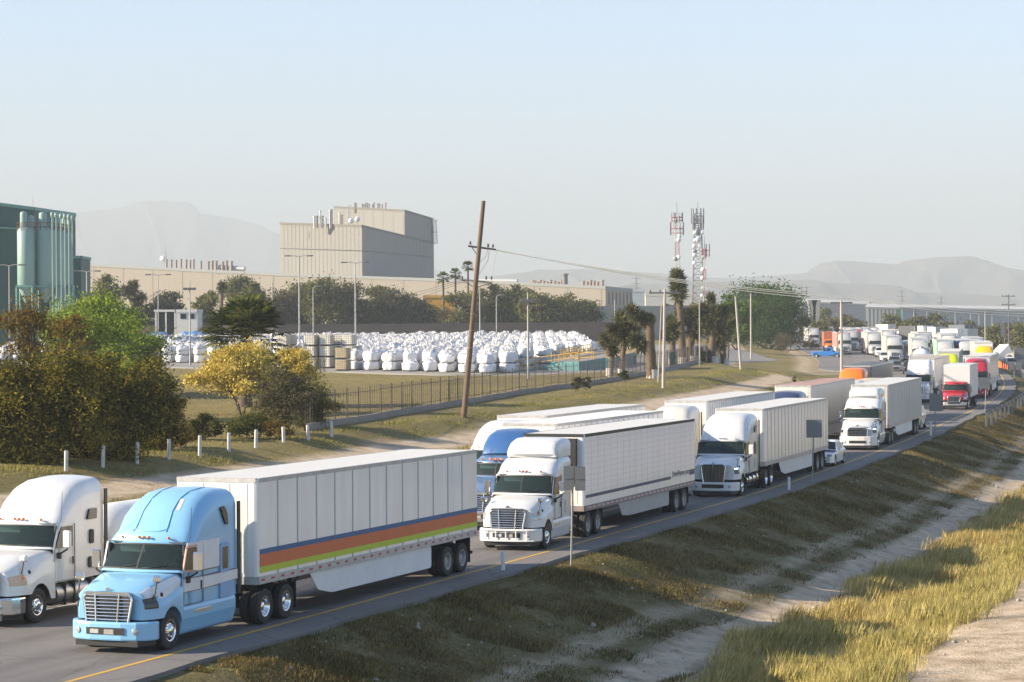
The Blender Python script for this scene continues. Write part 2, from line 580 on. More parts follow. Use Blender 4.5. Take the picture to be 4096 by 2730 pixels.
# ------------------------------------------------------------------ vehicle parts
GLASS = glass_mat('windscreen glass', (0.42, 0.55, 0.50), 0.52)
DGLASS = mat('dark window glass', (0.012, 0.016, 0.018), 0.05, spec=0.6)
TYRE = mat('tyre rubber', (0.022, 0.021, 0.020), 0.85, noise=0.5, nscale=8, col2=(0.05, 0.045, 0.04))
CHROME = mat('chrome', (0.78, 0.78, 0.78), 0.16, 1.0)
ALU = mat('dull aluminium', (0.55, 0.54, 0.52), 0.38, 0.9, noise=0.5, nscale=6)
STEELRIM = mat('dusty painted rim', (0.42, 0.40, 0.37), 0.6, 0.2, noise=0.7, nscale=6, col2=(0.14, 0.12, 0.10))
BLACK = mat('black plastic', (0.018, 0.018, 0.019), 0.55)
CHASSIS = mat('chassis black', (0.022, 0.021, 0.02), 0.75, noise=0.4, nscale=5, col2=(0.05, 0.045, 0.04))
AMBER = mat('amber lamp', (0.85, 0.22, 0.02), 0.25)
REDL = mat('red lamp', (0.5, 0.02, 0.015), 0.3)
LAMPG = mat('headlamp glass', (0.55, 0.57, 0.58), 0.08, 0.3, noise=0.7, nscale=14, col2=(0.10, 0.10, 0.11))
LAMPD = mat('smoked headlamp', (0.035, 0.035, 0.038), 0.1)
DRL = mat('lit daytime lamp', (0.9, 0.9, 1.0), 0.3, emit=(0.8, 0.85, 1.0, 1.0))
LIT = mat('lit headlamp', (0.9, 0.9, 0.9), 0.3, emit=(1.0, 0.95, 0.85, 3.0))
SEAT = mat('dark cab trim', (0.10, 0.10, 0.095), 0.8)
RUST = mat('rusty steel', (0.16, 0.07, 0.035), 0.85, noise=0.6, nscale=6)
def paint(name, c, rough=0.28, dirt=0.18):
    return mat('paint ' + name, c, rough, 0.0, 0.5, noise=dirt, nscale=1.6, col2=tuple(v * 0.55 for v in c))
WHITE = paint('white', (0.66, 0.65, 0.63), 0.28, 0.35)

def sec(hw, zb, zt, rows, rc, tum=0.0, crown=0.03, nc=5, nt=7, rcz=None, x=0.0, curve=0.0, nose=0.0):
    # half outline, left side (+y) bottom to top centre, mirrored: a list of 3-D points at station x
    rcz = rcz or rc
    top = zt - rcz
    pts = [(hw, zb)]
    for r_ in rows:
        pts.append((hw - tum * max(0.0, min(r_, top) - zb), min(r_, top - 0.002)))
    hwt = hw - tum * max(0.0, top - zb)
    for k in range(nc):
        a = PI / 2 * k / (nc - 1)
        pts.append((hwt - rc + rc * math.cos(a), top + rcz * math.sin(a)))
    yi = hwt - rc
    for k in range(1, nt):
        t = 1 - k / (nt - 1)
        pts.append((yi * t, zt + crown * (1 - t * t)))
    full = pts + [(-y, z) for (y, z) in pts[-2::-1]]
    H = max(hw, 0.01)
    return [(x - curve * (y / H) ** 2 - nose * max(0.0, (zt - z)) , y, z) for (y, z) in full]

def samp(P, i, j):
    n, m = len(P), len(P[0])
    i = min(max(i, 0), n - 1.0001); j = min(max(j, 0), m - 1.0001)
    a, b = int(i), int(j); s, t = i - a, j - b
    q = [Vector(P[a][b]), Vector(P[a][b + 1]), Vector(P[a + 1][b]), Vector(P[a + 1][b + 1])]
    p = (q[0] * (1 - t) + q[1] * t) * (1 - s) + (q[2] * (1 - t) + q[3] * t) * s
    du = (q[2] - q[0]) * (1 - t) + (q[3] - q[1]) * t
    dv = (q[1] - q[0]) * (1 - s) + (q[3] - q[2]) * s
    nn = du.cross(dv)
    return p, (nn.normalized() if nn.length > 1e-9 else Vector((0, 0, 1)))
def patch(mb, P, i0, i1, j0, j1, off, ni=6, nj=8, mi=0, sgn=1):
    rows = []
    for a in range(ni + 1):
        row = []
        for b in range(nj + 1):
            p, nn = samp(P, i0 + (i1 - i0) * a / ni, j0 + (j1 - j0) * b / nj)
            row.append(p + nn * off * sgn)
        rows.append(row)
    mb.grid(rows, mi)

# wheels: the tyre is a mesh, the rim its own mesh below it; meshes are shared by every copy
_WH = {}
def wheel_meshes(kind, r=0.5, wd=0.27):
    key = (kind, r, wd)
    if key in _WH: return _WH[key]
    h = wd / 2
    b = MB()
    ri = r * 0.56
    b.lathe([(ri, -h * 0.75), (ri + 0.03, -h * 0.95), (r * 0.80, -h), (r * 0.95, -h * 0.93), (r * 0.985, -h * 0.82), (r, -h * 0.45), (r * 0.992, -h * 0.42), (r * 0.992, -h * 0.36), (r, -h * 0.33),
             (r, h * 0.33), (r * 0.992, h * 0.36), (r * 0.992, h * 0.42), (r, h * 0.45), (r * 0.985, h * 0.82), (r * 0.95, h * 0.93), (r * 0.80, h), (ri + 0.03, h * 0.95), (ri, h * 0.75)], (0, 0, 0), (0, 1, 0), 32)
    to = b.build('tyre', TYRE, fixn=True)
    b = MB()
    if kind == 'front':
        prof = [(ri + 0.012, h * 0.93), (ri - 0.015, h * 0.95), (ri - 0.03, h * 0.7), (ri - 0.05, h * 0.55), (ri * 0.62, h * 0.75), (ri * 0.50, h * 0.80), (ri * 0.46, h * 1.15), (ri * 0.3, h * 1.3), (0.0, h * 1.32)]
        hr, ha = ri * 0.76, h * 0.70
    elif kind == 'car':
        prof = [(ri + 0.02, h * 0.9), (ri, h * 0.93), (ri - 0.03, h * 0.6), (ri * 0.5, h * 0.62), (ri * 0.2, h * 0.75), (0, h * 0.76)]
        hr, ha = ri * 0.66, h * 0.63
    else:
        prof = [(ri + 0.012, h * 0.93), (ri - 0.015, h * 0.95), (ri - 0.03, h * 0.5), (ri * 0.85, -h * 0.2), (ri * 0.62, -h * 0.35), (ri * 0.5, -h * 0.3), (ri * 0.48, h * 0.35), (ri * 0.34, h * 0.5), (0.0, h * 0.52)]
        hr, ha = ri * 0.78, -h * 0.22
    b.lathe(prof, (0, 0, 0), (0, 1, 0), 28)
    nh = 10 if kind != 'car' else 5
    for k in range(nh):
        a = 2 * PI * k / nh
        c = Vector((math.cos(a) * hr, 0, math.sin(a) * hr))
        rad = 0.030 if kind != 'car' else 0.055
        b.lathe([(rad, ha - 0.02), (rad, ha + 0.012), (0, ha + 0.013)], c, (0, 1, 0), 10, 1)
        if kind == 'front':
            c2 = Vector((math.cos(a + 0.3) * ri * 0.55, 0, math.sin(a + 0.3) * ri * 0.55))
            b.lathe([(0.016, h * 0.7), (0.014, h * 1.05), (0, h * 1.07)], c2, (0, 1, 0), 6, 0)
    mats = {'front': [CHROME, BLACK], 'chrome': [CHROME, BLACK], 'steel': [STEELRIM, BLACK], 'car': [ALU, BLACK]}[kind]
    ro = b.build('rim', mats)
    _WH[key] = (to.data, ro.data)
    bpy.data.objects.remove(to); bpy.data.objects.remove(ro)
    return _WH[key]
def wheel(parent, x, y, kind, r=0.5, wd=0.27, dual=0):
    tm, rm = wheel_meshes(kind, r, wd)
    s = 1 if y > 0 else -1
    o = link('wheel', tm, parent, (x, y, r))
    o.rotation_euler = (0, 0, 0 if s > 0 else PI)
    rr = link('rim', rm, o)
    if dual:
        i = link('inner_wheel', tm, parent, (x, y - s * dual, r))
    return o

def fpoly(pts, r=0.05, n=3):
    # round the corners of a polygon
    out = []
    N = len(pts)
    for i in range(N):
        p, a, b = Vector(pts[i]), Vector(pts[i - 1]), Vector(pts[(i + 1) % N])
        da, db = (a - p), (b - p)
        q = min(r, da.length * 0.45, db.length * 0.45)
        pa, pb = p + da.normalized() * q, p + db.normalized() * q
        for k in range(n + 1):
            t = k / n
            out.append(tuple(pa * (1 - t) ** 2 + p * 2 * t * (1 - t) + pb * t * t))
    return out

# ------------------------------------------------------------------ trailers
def text_mesh(body, size):
    cu = bpy.data.curves.new('lettering', 'FONT')
    cu.body = body; cu.size = size; cu.extrude = 0.002; cu.align_x = 'CENTER'; cu.align_y = 'CENTER'
    cu.shear = 0.12
    t = bpy.data.objects.new('lettering', cu); COL.objects.link(t)
    dg = bpy.context.evaluated_depsgraph_get()
    me = bpy.data.meshes.new_from_object(t.evaluated_get(dg))
    bpy.data.objects.remove(t)
    return me

def tape_mat():
    if 'tape' in MATS: return MATS['tape']
    m = mat('red white tape', (.5, .5, .5), .35)
    nt = m.node_tree
    tc = nt.nodes.new('ShaderNodeTexCoord'); sx = nt.nodes.new('ShaderNodeSeparateXYZ')
    a = nt.nodes.new('ShaderNodeMath'); a.operation = 'PINGPONG'; a.inputs[1].default_value = 0.3
    g = nt.nodes.new('ShaderNodeMath'); g.operation = 'GREATER_THAN'; g.inputs[1].default_value = 0.19
    x = nt.nodes.new('ShaderNodeMix'); x.data_type = 'RGBA'
    x.inputs[6].default_value = (.42, .40, .38, 1); x.inputs[7].default_value = (.38, .03, .03, 1)
    nt.links.new(tc.outputs['Object'], sx.inputs[0]); nt.links.new(sx.outputs['X'], a.inputs[0])
    nt.links.new(a.outputs[0], g.inputs[0]); nt.links.new(g.outputs[0], x.inputs[0])
    nt.links.new(x.outputs[2], nt.nodes['Principled BSDF'].inputs['Base Color'])
    MATS['tape'] = m
    return m
def trailer(root, L=16.15, W=2.59, zb=1.15, zt=4.11, side=None, seams=1.22, stripes=None, skirt=(3.3, 12.2), roof=None, axle=13.65, rim='steel', lod=0, tiles=False, rail=None, front=None, dark_rail=False, curtain=False, skirt_col=None, wheels=True, front_unit=False):
    side = side or mat('trailer white', (0.80, 0.775, 0.745), 0.35, coat=0.7, noise=0.6, nscale=1.7, col2=(0.58, 0.53, 0.47), stretch=(1, 1, 0.16))
    rail = rail or mat('trailer rail', (0.50, 0.49, 0.47), 0.5, 0.2, noise=0.7, nscale=4, col2=(0.22, 0.19, 0.16))
    roof = roof or mat('trailer roof', (0.60, 0.58, 0.53), 0.5, noise=0.25, nscale=0.8, col2=(0.5, 0.46, 0.4))
    front = front or mat('trailer nose', (0.70, 0.67, 0.60), 0.5, noise=0.3, nscale=1.5, col2=(0.45, 0.40, 0.33), stretch=(1, 1, 0.3))
    h = W / 2
    b = MB()
    c = 0.10
    out = [(-L, -h), (-L, h), (-c, h), (-c * 0.3, h - c * 0.3), (0, h - c), (0, -h + c), (-c * 0.3, -h + c * 0.3), (-c, -h)]
    b.prism(out, 'z', zb + 0.22, zt - 0.02)
    body = b.build('trailer_box', side, root)
    if lod < 2:
        b = MB()
        b.box(-0.004, 0.012, -h + 0.30, h - 0.30, zb + 0.3, zt - 0.14)
        for yy in (-0.42, 0.42):
            b.box(0.012, 0.024, yy - 0.02, yy + 0.02, zb + 0.3, zt - 0.14)
        b.build('nose_panel', front, body)
    # roof with a slight overhang of the top rail
    b = MB()
    b.prism([(-L, -h + .03), (-L, h - .03), (-0.02, h - .03), (-0.02, -h + .03)], 'z', zt - 0.019, zt + 0.005)
    b.build('trailer_roof', roof, body)
    b = MB()
    for s in (-1, 1):
        b.box(-L - 0.004, -c, min(s * (h - 0.035), s * (h + 0.014)), max(s * (h - 0.035), s * (h + 0.014)), zt - 0.11, zt + 0.012)
    b.box(-c, 0.016, -h + 0.04, h - 0.04, zt - 0.11, zt + 0.012)
    b.build('top_rail', BLACK if dark_rail else rail, body)
    b = MB()
    for s in (-1, 1):
        b.box(-L - 0.006, -0.06, min(s * (h - 0.05), s * (h + 0.012)), max(s * (h - 0.05), s * (h + 0.012)), zb, zb + 0.22)
    b.box(-0.06, 0.012, -h + 0.03, h - 0.03, zb, zb + 0.22)
    b.box(-L + 0.02, -0.07, -h + 0.06, h - 0.06, zb + 0.06, zb + 0.16)
    b.build('bottom_rail', rail, body)
    if lod < 2:
        b = MB()
        b.box(-L + 0.1, -0.2, h + 0.0125, h + 0.016, zb + 0.085, zb + 0.145)
        b.build('reflective_tape', tape_mat(), body)
    if seams and lod < 3 and not tiles:
        b = MB()
        k = 1
        while k * seams < L - 0.2:
            for s in (-1, 1):
                x = -k * seams
                b.box(x - 0.035, x + 0.035, min(s * h, s * (h + 0.009)), max(s * h, s * (h + 0.009)), zb + 0.22, zt - 0.11)
            k += 1
        b.build('panel_seam', mat('seam strip', (0.40, 0.39, 0.38), 0.6, noise=0.5, nscale=3), body)
    if tiles:
        b = MB()
        for k in range(1, 12):
            z = zb + 0.30 + k * 0.225
            if z < zt - .15: b.box(-L + .05, -0.12, h, h + 0.003, z - 0.006, z + 0.006)
        for k in range(1, 19):
            x = -k * 0.86
            b.box(x - 0.006, x + 0.006, h, h + 0.003, zb + 0.3, zt - 0.12)
        b.build('panel_joint', mat('panel joints', (0.47, 0.45, 0.44), 0.7), body)
    for (z0, z1, colr) in (stripes or []):
        b = MB()
        b.box(-L + 0.01, -0.13, h + 0.0, h + 0.0105 + 0.001 * z0, z0, z1)
        b.build('stripe', colr, body)
    # rear doors and bumper
    b = MB()
    for s in (-1, 1):
        b.box(-L - 0.03, -L - 0.001, min(s * 0.02, s * (h - 0.09)), max(s * 0.02, s * (h - 0.09)), zb + 0.16, zt - 0.14)
    b.build('rear_door', side, body)
    b = MB()
    b.box(-L - 0.05, -L + 0.05, -1.1, 1.1, 0.52, 0.62)
    for s in (-0.75, 0.75):
        b.box(-L - 0.03, -L + 0.03, s - 0.05, s + 0.05, 0.62, zb)
    b.build('rear_bumper', CHASSIS, root)
    # running gear
    b = MB()
    for s in (-0.45, 0.45):
        b.box(-axle - 2.2, -axle + 1.2, s - 0.06, s + 0.06, 0.78, zb + 0.02)
    for a in (axle, axle + 1.27):
        b.cyl((-a, -1.0, 0.5), (-a, 1.0, 0.5), 0.07, 10)
        b.box(-a - 0.3, -a + 0.3, -0.52, -0.38, 0.5, 0.8)
        b.box(-a - 0.3, -a + 0.3, 0.38, 0.52, 0.5, 0.8)
    b.box(-axle + 0.9, -axle + 1.5, -0.5, 0.5, 0.62, 0.95)
    b.build('bogie', CHASSIS, root)
    if wheels:
        for a in (axle, axle + 1.27):
            for s in (-1, 1):
                wheel(root, -a, s * 1.13, rim, 0.5, 0.27, 0.33)
    if lod < 3:
        for s in (-1, 1):
            b = MB()
            b.box(-axle - 1.95, -axle - 1.93, min(s * .72, s * 1.26), max(s * .72, s * 1.26), 0.28, zb)
            b.build('mud_flap', BLACK, root)
            b = MB()
            b.box(-2.75, -2.6, s * 0.95 - 0.07, s * 0.95 + 0.07, 0.42, zb)
            b.box(-2.8, -2.55, s * 0.95 - 0.13, s * 0.95 + 0.13, 0.38, 0.42)
            b.tube([(-2.65, s * 0.95, 0.75), (-3.4, s * 0.9, zb)], 0.035, 6)
            b.build('landing_leg', CHASSIS, root)
    if skirt:
        a0, a1 = skirt
        for s in (-1, 1):
            b = MB()
            b.prism(fpoly([(-a0, zb), (-a0 - 0.55, zb - 0.55), (-a0 - 1.5, 0.42), (-a1, 0.42), (-a1, zb)], 0.12), 'y', s * (h - 0.09), s * (h - 0.06))
            b.build('side_skirt', skirt_col or mat('skirt panel', (0.70, 0.69, 0.68), 0.5, noise=0.4, nscale=1.2, col2=(0.45, 0.42, 0.40)), root)
    return body

# ------------------------------------------------------------------ tractors
def tractor(root, P, lod=0, style='aero'):
    """P: dict(colour, xs steer axle, back sleeper back, cab x of screen top, roof profile [(x,z)...], grille style ...). x forward, origin below the trailer nose."""
    col = P['col']; xs = P.get('xs', 4.9)
    hoodc = P.get('hood', col)
    nf = P.get('nose', xs + 1.12)          # front of grille
    back = P.get('back', 1.12)
    HW = P.get('hw', 1.21)
    xw = P.get('xw', nf - 1.42)            # foot of the windscreen, at the middle
    zc, zw = P.get('zc', 1.93), P.get('zw', 2.62)
    rake = P.get('rake', 0.52)
    zb = P.get('zb', 1.03)
    roof = P['roof']                        # [(x, z, half width, radius)]
    rows = [zb + 0.3, zc - 0.05, zc + 0.02, zw - 0.06]
    st = []
    st.append(sec(HW, zb, zc, rows, 0.08, 0, 0.01, x=xw, curve=0.30, rcz=0.05))
    st.append(sec(HW, zb, zc + 0.06, rows, 0.10, 0, 0.02, x=xw - 0.05, curve=0.30, rcz=0.06))
    st.append(sec(HW - 0.03, zb, (zc + zw) / 2, rows, 0.12, 0.0, 0.03, x=xw - rake * 0.5, curve=0.28, rcz=0.10))
    st.append(sec(HW - 0.05, zb, zw, rows, 0.16, 0.0, 0.03, x=xw - rake, curve=0.26, rcz=0.10))
    st.append(sec(HW - 0.02, zb, zw + 0.10, rows, 0.18, 0.0, 0.035, x=xw - rake - 0.02 + P.get('visor', 0.0), curve=0.24, rcz=0.12))
    for (x, z, hw_, rc) in roof:
        t = (xw - x) / max(0.1, xw - back)
        st.append(sec(hw_, zb, z, rows, rc, 0.0, 0.04, x=x, curve=0.24 * max(0.0, 1 - 1.6 * max(0, t - 0.2)), rcz=P.get('rcz', rc)))
    m = len(st[0]); nr = len(rows); jt0 = 1 + nr + 2; jt1 = m - 1 - jt0
    b = MB()
    b.grid(st, 0, True, skip=lambda i, j: 1 <= i <= 2 and jt0 <= j < jt1)
    b.add(st[-1], [tuple(range(m))], 0)
    b.add([(p[0], p[1], zb) for p in st[0][:1] + st[0][-1:]] + [st[-1][-1], st[-1][0]], [(0, 1, 2, 3)], 0)
    cab = b.build('cab', col, root)
    # interior
    b = MB()
    xi = back + 0.25 if lod == 0 else xw - rake - 1.0
    b.box(xi, xw - 0.42, -1.1, 1.1, zb + 0.04, zb + 0.08)
    b.box(xi, xi + 0.04, -1.1, 1.1, zb + 0.08, zw + 0.05)
    b.box(xi, xw - 0.55, -1.12, -1.10, zb + 0.08, zw); b.box(xi, xw - 0.55, 1.10, 1.12, zb + 0.08, zw)
    b.box(xi, xw - rake - 0.08, -1.1, 1.1, zw + 0.05, zw + 0.07)
    b.prism([(xw - 0.3, zc - 0.35), (xw - 0.3, zc - 0.06), (xw - 0.62, zc - 0.02), (xw - 0.75, zc - 0.12), (xw - 0.75, zc - 0.4)], 'y', -0.98, 0.98)
    if lod < 2:
        for s in (-0.55, 0.55):
            b.rbox(xw - 1.6, xw - 1.1, s - 0.26, s + 0.26, zc - 0.6, zc - 0.42, 0.05)
            b.rbox(xw - 1.68, xw - 1.52, s - 0.26, s + 0.26, zc - 0.42, zc + 0.35, 0.05)
            b.rbox(xw - 1.66, xw - 1.54, s - 0.14, s + 0.14, zc + 0.37, zc + 0.55, 0.04)
        ring = [(xw - 0.92 + 0.10 * math.sin(a), 0.55 + 0.23 * math.cos(a), zc + 0.02 + 0.20 * math.sin(a)) for a in np.linspace(0, 2 * PI, 17)]
        b.tube(ring, 0.02, 6)
    b.build('cab_interior', SEAT, cab)
    if lod < 2:
        b = MB()
        b.box(xw - rake - 0.22, xw - rake - 0.20, -0.85, -0.1, zw - 0.22, zw - 0.03)
        b.build('sun_visor', mat('pale sun visor', (0.5, 0.5, 0.46), 0.7), cab)
        b = MB()
        b.box(xw - 0.60, xw - 0.45, -0.7, -0.25, zc - 0.02, zc + 0.05)
        b.box(xw - 0.62, xw - 0.5, -0.1, 0.15, zc - 0.02, zc + 0.08)
        b.build('dashboard_paper', mat('papers', (0.55, 0.6, 0.6), 0.6), cab)
    # windscreen
    b = MB()
    patch(b, st, 1.02, 2.98, jt0 + 0.05, jt1 - 0.05, 0.004, 6, 14)
    ws = b.build('windscreen', GLASS, cab)
    b = MB()
    fr = []
    for (i0, i1, j0, j1) in ((0.95, 1.10, jt0 - 0.25, jt1 + 0.25), (2.9, 3.03, jt0 - 0.25, jt1 + 0.25), (0.95, 3.03, jt0 - 0.25, jt0 + 0.22), (0.95, 3.03, jt1 - 0.22, jt1 + 0.25)):
        patch(b, st, i0, i1, j0, j1, 0.009, 6, 14)
    if P.get('split', 0):
        mid = (m - 1) / 2
        patch(b, st, 1.0, 3.0, mid - 0.14, mid + 0.14, 0.010, 4, 1)
    b.build('windscreen_seal', BLACK, cab)
    if lod < 1:
        for yy in (-0.55, 0.35):
            b = MB()
            p0, _ = samp(st, 1.05, (m - 1) / 2 - yy * 5)
            p1, _ = samp(st, 1.35, (m - 1) / 2 - yy * 5 - 2.6)
            b.tube([p0 + Vector((.02, 0, .02)), p1 + Vector((.02, 0, .025))], 0.010, 5)
            b.build('wiper', BLACK, cab)
    # side windows, door lines, sleeper windows: slim panels on the flank
    xa = xw - 0.38
    for s in (-1, 1):
        yo = s * (HW - 0.022)
        def plate(poly, name, mt, d0=0.0, d1=0.012, par=cab, rr=0.05):
            q = MB()
            q.prism(fpoly(poly, rr) if rr else poly, 'y', s * (HW - 0.04 + d0), s * (HW + d1))
            return q.build(name, mt, par)
        win = P.get('doorwin') or [(xa - 0.06, zc + 0.0), (xa - 0.36, zw - 0.04), (xa - 0.98, zw - 0.04), (xa - 0.98, zc + 0.0)]
        wo = plate(win, 'door_window', DGLASS, 0, 0.010)
        if P.get('winframe') and s > 0:
            cx = sum(p[0] for p in win) / 4; cz = sum(p[1] for p in win) / 4
            big = [(cx + (p[0] - cx) * 1.18, cz + (p[1] - cz) * 1.2) for p in win]
            plate(big, 'window_frame', P['winframe'], 0, 0.006, cab)
        if lod < 2:
            # door shut lines
            q = MB()
            for (xa_, xb_) in ((xa - 0.02, xa - 0.005), (xa - 1.10, xa - 1.085)):
                q.box(xa_, xb_, min(s * (HW - 0.02), s * (HW + 0.004)), max(s * (HW - 0.02), s * (HW + 0.004)), zb + 0.02, zc if xa_ > xa - 0.5 else zw + 0.02)
            q.box(xa - 1.10, xa, min(s * (HW - 0.02), s * (HW + 0.004)), max(s * (HW - 0.02), s * (HW + 0.004)), zb + 0.02, zb + 0.035)
            q.build('door_gap', mat('door gap', (0.12, 0.12, 0.12), 0.8), cab)
            q = MB(); q.rbox(xa - 1.0, xa - 0.93, min(s * HW, s * (HW + 0.03)), max(s * HW, s * (HW + 0.03)), zc - 0.52, zc - 0.30, 0.01)
            q.build('door_handle', BLACK, cab)
        for wdw in P.get('sleepwin', []):
            if lod < 3: plate(wdw, 'sleeper_window', DGLASS, 0.0, 0.012)
        for fr_ in P.get('sleepframe', []):
            if s > 0: plate(fr_, 'sleeper_window_frame', P.get('framecol', CHROME), 0.0, 0.006, rr=0.08)
        for (poly, mt) in P.get('decals', []):
            plate(poly, 'painted_band', mt, 0.0, 0.0035, rr=0)
        # side extender behind the sleeper
        if P.get('ext', 1):
            q = MB(); q.box(back - 0.16, back - 0.01, min(s * (HW - 0.02), s * (HW + 0.02)), max(s * (HW - 0.02), s * (HW + 0.02)), zb, roof[-1][1] - 0.35)
            q.build('side_extender', BLACK, root)
        # mirrors
        if lod < 3:
            q = MB()
            ym = s * (HW + 0.30)
            q.rbox(xa - 0.26, xa - 0.14, ym - 0.12, ym + 0.12, zc + 0.02, zc + 0.52, 0.03)
            mo = q.build('mirror', P.get('mirror', CHROME), root)
            q = MB()
            q.tube([(xa - 0.2, s * (HW - 0.01), zc - 0.20), (xa - 0.2, ym, zc - 0.02), (xa - 0.2, ym, zc + 0.1)], 0.028, 6)
            q.rbox(xa - 0.27, xa - 0.12, min(s * HW, s * (HW + 0.08)), max(s * HW, s * (HW + 0.08)), zc - 0.30, zc - 0.12, 0.02)
            q.build('mirror_arm', BLACK, mo)
    # roof marker lamps
    if lod < 3:
        for jj in (-4.1, -0.85, 0, 0.85, 4.1):
            b = MB()
            p, nn = samp(st, 4.0, (m - 1) / 2 + jj)
            b.lathe([(0.035, -0.01), (0.032, 0.05), (0.015, 0.075), (0, 0.08)], p + Vector((0.0, 0, 0.05)), (1, 0, 0.25), 8)
            b.build('marker_lamp', P.get('marker', AMBER), cab)
    # hood with fenders, one lofted shell whose lower rim follows the wheel arch
    hz0, hz1 = P.get('hz', (1.55, zc - 0.02))
    hst = []
    xhood = list(np.linspace(nf, xs + 0.62, 4)) + [xs + 0.60, xs + 0.5, xs + 0.36, xs + 0.18, xs, xs - 0.18, xs - 0.36, xs - 0.5, xs - 0.60] 
    xhood = [x for x in xhood if x > xw - 0.32] if xw - 0.32 > xs - 0.6 else xhood + list(np.linspace(xs - 0.64, xw - 0.34, 3))
    if xhood[-1] > xw - 0.34: xhood.append(xw - 0.34)
    for x in xhood:
        t = (nf - x) / (nf - xw + 0.3)
        tc_ = min(1, max(0, t))
        zt = hz0 + (hz1 - hz0) * (1 - (1 - tc_) ** 1.6)
        hwt = P.get('htop', 0.78) + (1.03 - P.get('htop', 0.78)) * tc_     # half width of the hood top
        fe = HW + P.get('flare', 0.02)
        nosew = P.get('nosew', 0.93)
        kf = min(1, ((nf - x) / 0.62)) ** 0.55
        wf = nosew + (fe - nosew) * kf
        zf = P.get('zf', 1.30) + (zt - 0.35 - P.get('zf', 1.30)) * max(0, min(1, (t - 0.45) / 0.5))   # shoulder height
        if x > xs + 0.60 + 1e-6: zlo = 0.86
        else:
            dd = 0.62 ** 2 - (x - xs) ** 2
            zlo = max(0.86 if x > xs else 0.62, 0.5 + (math.sqrt(dd) if dd > 0 else 0))
        zf = max(zf, zlo + 0.10)
        half = [(wf, zlo), (wf, (zlo + zf) / 2), (wf - 0.01, zf - 0.04), (wf - 0.06, zf + 0.04), ((wf + hwt) / 2 + 0.07, zf + (zt - zf) * 0.55), (hwt + 0.06, zf + (zt - zf) * 0.88), (hwt - 0.03, zt - 0.01), (hwt * 0.62, zt + 0.025), (hwt * 0.3, zt + 0.04), (0, zt + 0.045)]
        full = half + [(-y, z) for (y, z) in half[-2::-1]]
        cv = P.get('ncurve', 0.16) * max(0, 1 - t * 1.2)
        hst.append([(x - cv * (y / 1.0) ** 2, y, z) for (y, z) in full])
    b = MB()
    b.grid(hst, 0, True)
    b.add(hst[0], [tuple(range(len(hst[0])))], 0)
    hood = b.build('hood', hoodc, root)
    mh = len(hst[0])
    if lod < 2:
        b = MB(); nh_ = len(hst)
        patch(b, hst, nh_ - 1.22, nh_ - 1.12, 0.5, mh - 1.5, 0.005, 1, 24)
        b.build('hood_gap', mat('door gap', (0.12, 0.12, 0.12), 0.8), hood)
        for s in (-1, 1):
            b = MB(); b.tube([(xw - .55, s * (HW - .02), zw - .1), (xw - .60, s * (HW + .10), zw + .2), (xw - .62, s * (HW + .12), zw + 1.0)], .007, 5); b.build('antenna', BLACK, cab)
            p, nn = samp(hst, 5.2, 3.6 if s > 0 else mh - 4.6)
            b = MB(); b.lathe([(.06, 0), (.055, .02), (0, .022)], p, nn, 10); b.build('hood_latch', BLACK, hood)
        p, nn = samp(hst, 0.15, (mh - 1) / 2)
        b = MB(); b.prism([(-.09, 0), (.09, 0), (.05, .05), (0, .075), (-.05, .05)], 'x', -.015, .015)
        eo = b.build('emblem', CHROME, hood, (p.x, p.y, p.z + .01))
    for (i0, i1, j0, j1, mt) in P.get('hoodband', []):
        for s in (-1, 1):
            b = MB()
            a0, a1 = (j0, j1) if s > 0 else (mh - 1 - j1, mh - 1 - j0)
            patch(b, hst, i0, i1, a0, a1, 0.006, 16, 6)
            b.build('painted_band', mt, hood)
    # wheel-arch liner / engine bay so nothing shows through
    b = MB()
    b.box(xw - 0.5, nf - 0.25, -0.72, 0.72, 0.55, hz0 - 0.1)
    b.box(xs + 0.62, nf - 0.3, -1.05, 1.05, 0.5, 0.95)
    b.build('engine_bay', CHASSIS, root)
    # headlamps
    for s in (-1, 1):
        b = MB()
        j0, j1 = (1.3, 3.55) if s > 0 else (mh - 1 - 3.55, mh - 1 - 1.3)
        patch(b, hst, 0.25, P.get('lampi', 2.5), j0, j1, 0.014, 6, 5)
        # taper: lower the back tip
        hl = b.build('headlight', P.get('lamp', LAMPG), hood)
        if P.get('drl'):
            b = MB()
            jj = (3.1, 3.5) if s > 0 else (mh - 1 - 3.5, mh - 1 - 3.1)
            patch(b, hst, 0.5, 2.3, jj[0], jj[1], 0.022, 4, 2)
            b.build('daytime_lamp', P['drl'], hl)
        elif lod < 2 and P.get('ind', 1):
            b = MB()
            p, nn = samp(hst, 2.1, 3.0 if s > 0 else mh - 4.0)
            b.lathe([(0.05, 0.0), (0.05, 0.03), (0, 0.035)], p, nn, 10)
            b.build('indicator', AMBER, hl)
    # grille
    gz0, gz1 = P.get('gz', (0.74, hz0 - 0.02)); gw0, gw1 = P.get('gw', (0.60, 0.70))
    g = [(-gw0, gz0), (gw0, gz0), (gw1, gz1 - 0.1), (gw1 - 0.12, gz1), (-gw1 + 0.12, gz1), (-gw1, gz1 - 0.1)]
    def gx(y, z): return nf + 0.03 - 0.10 * y * y + 0.06 * (gz1 - z) * P.get('gslope', 1)
    b = MB()
    b.prism(fpoly(g, 0.08), 'x', nf - 0.06, nf + 0.015)
    b.M = None
    gr = b.build('grille', P.get('gback', BLACK), root)
    b = MB()
    gp_ = fpoly(g, 0.08)
    ring = [(gx(y, z), y, z) for (y, z) in gp_] + [(gx(*gp_[0]), *gp_[0])]
    b.tube(ring, 0.035 if P.get('gframe', 1) else 0.015, 6)
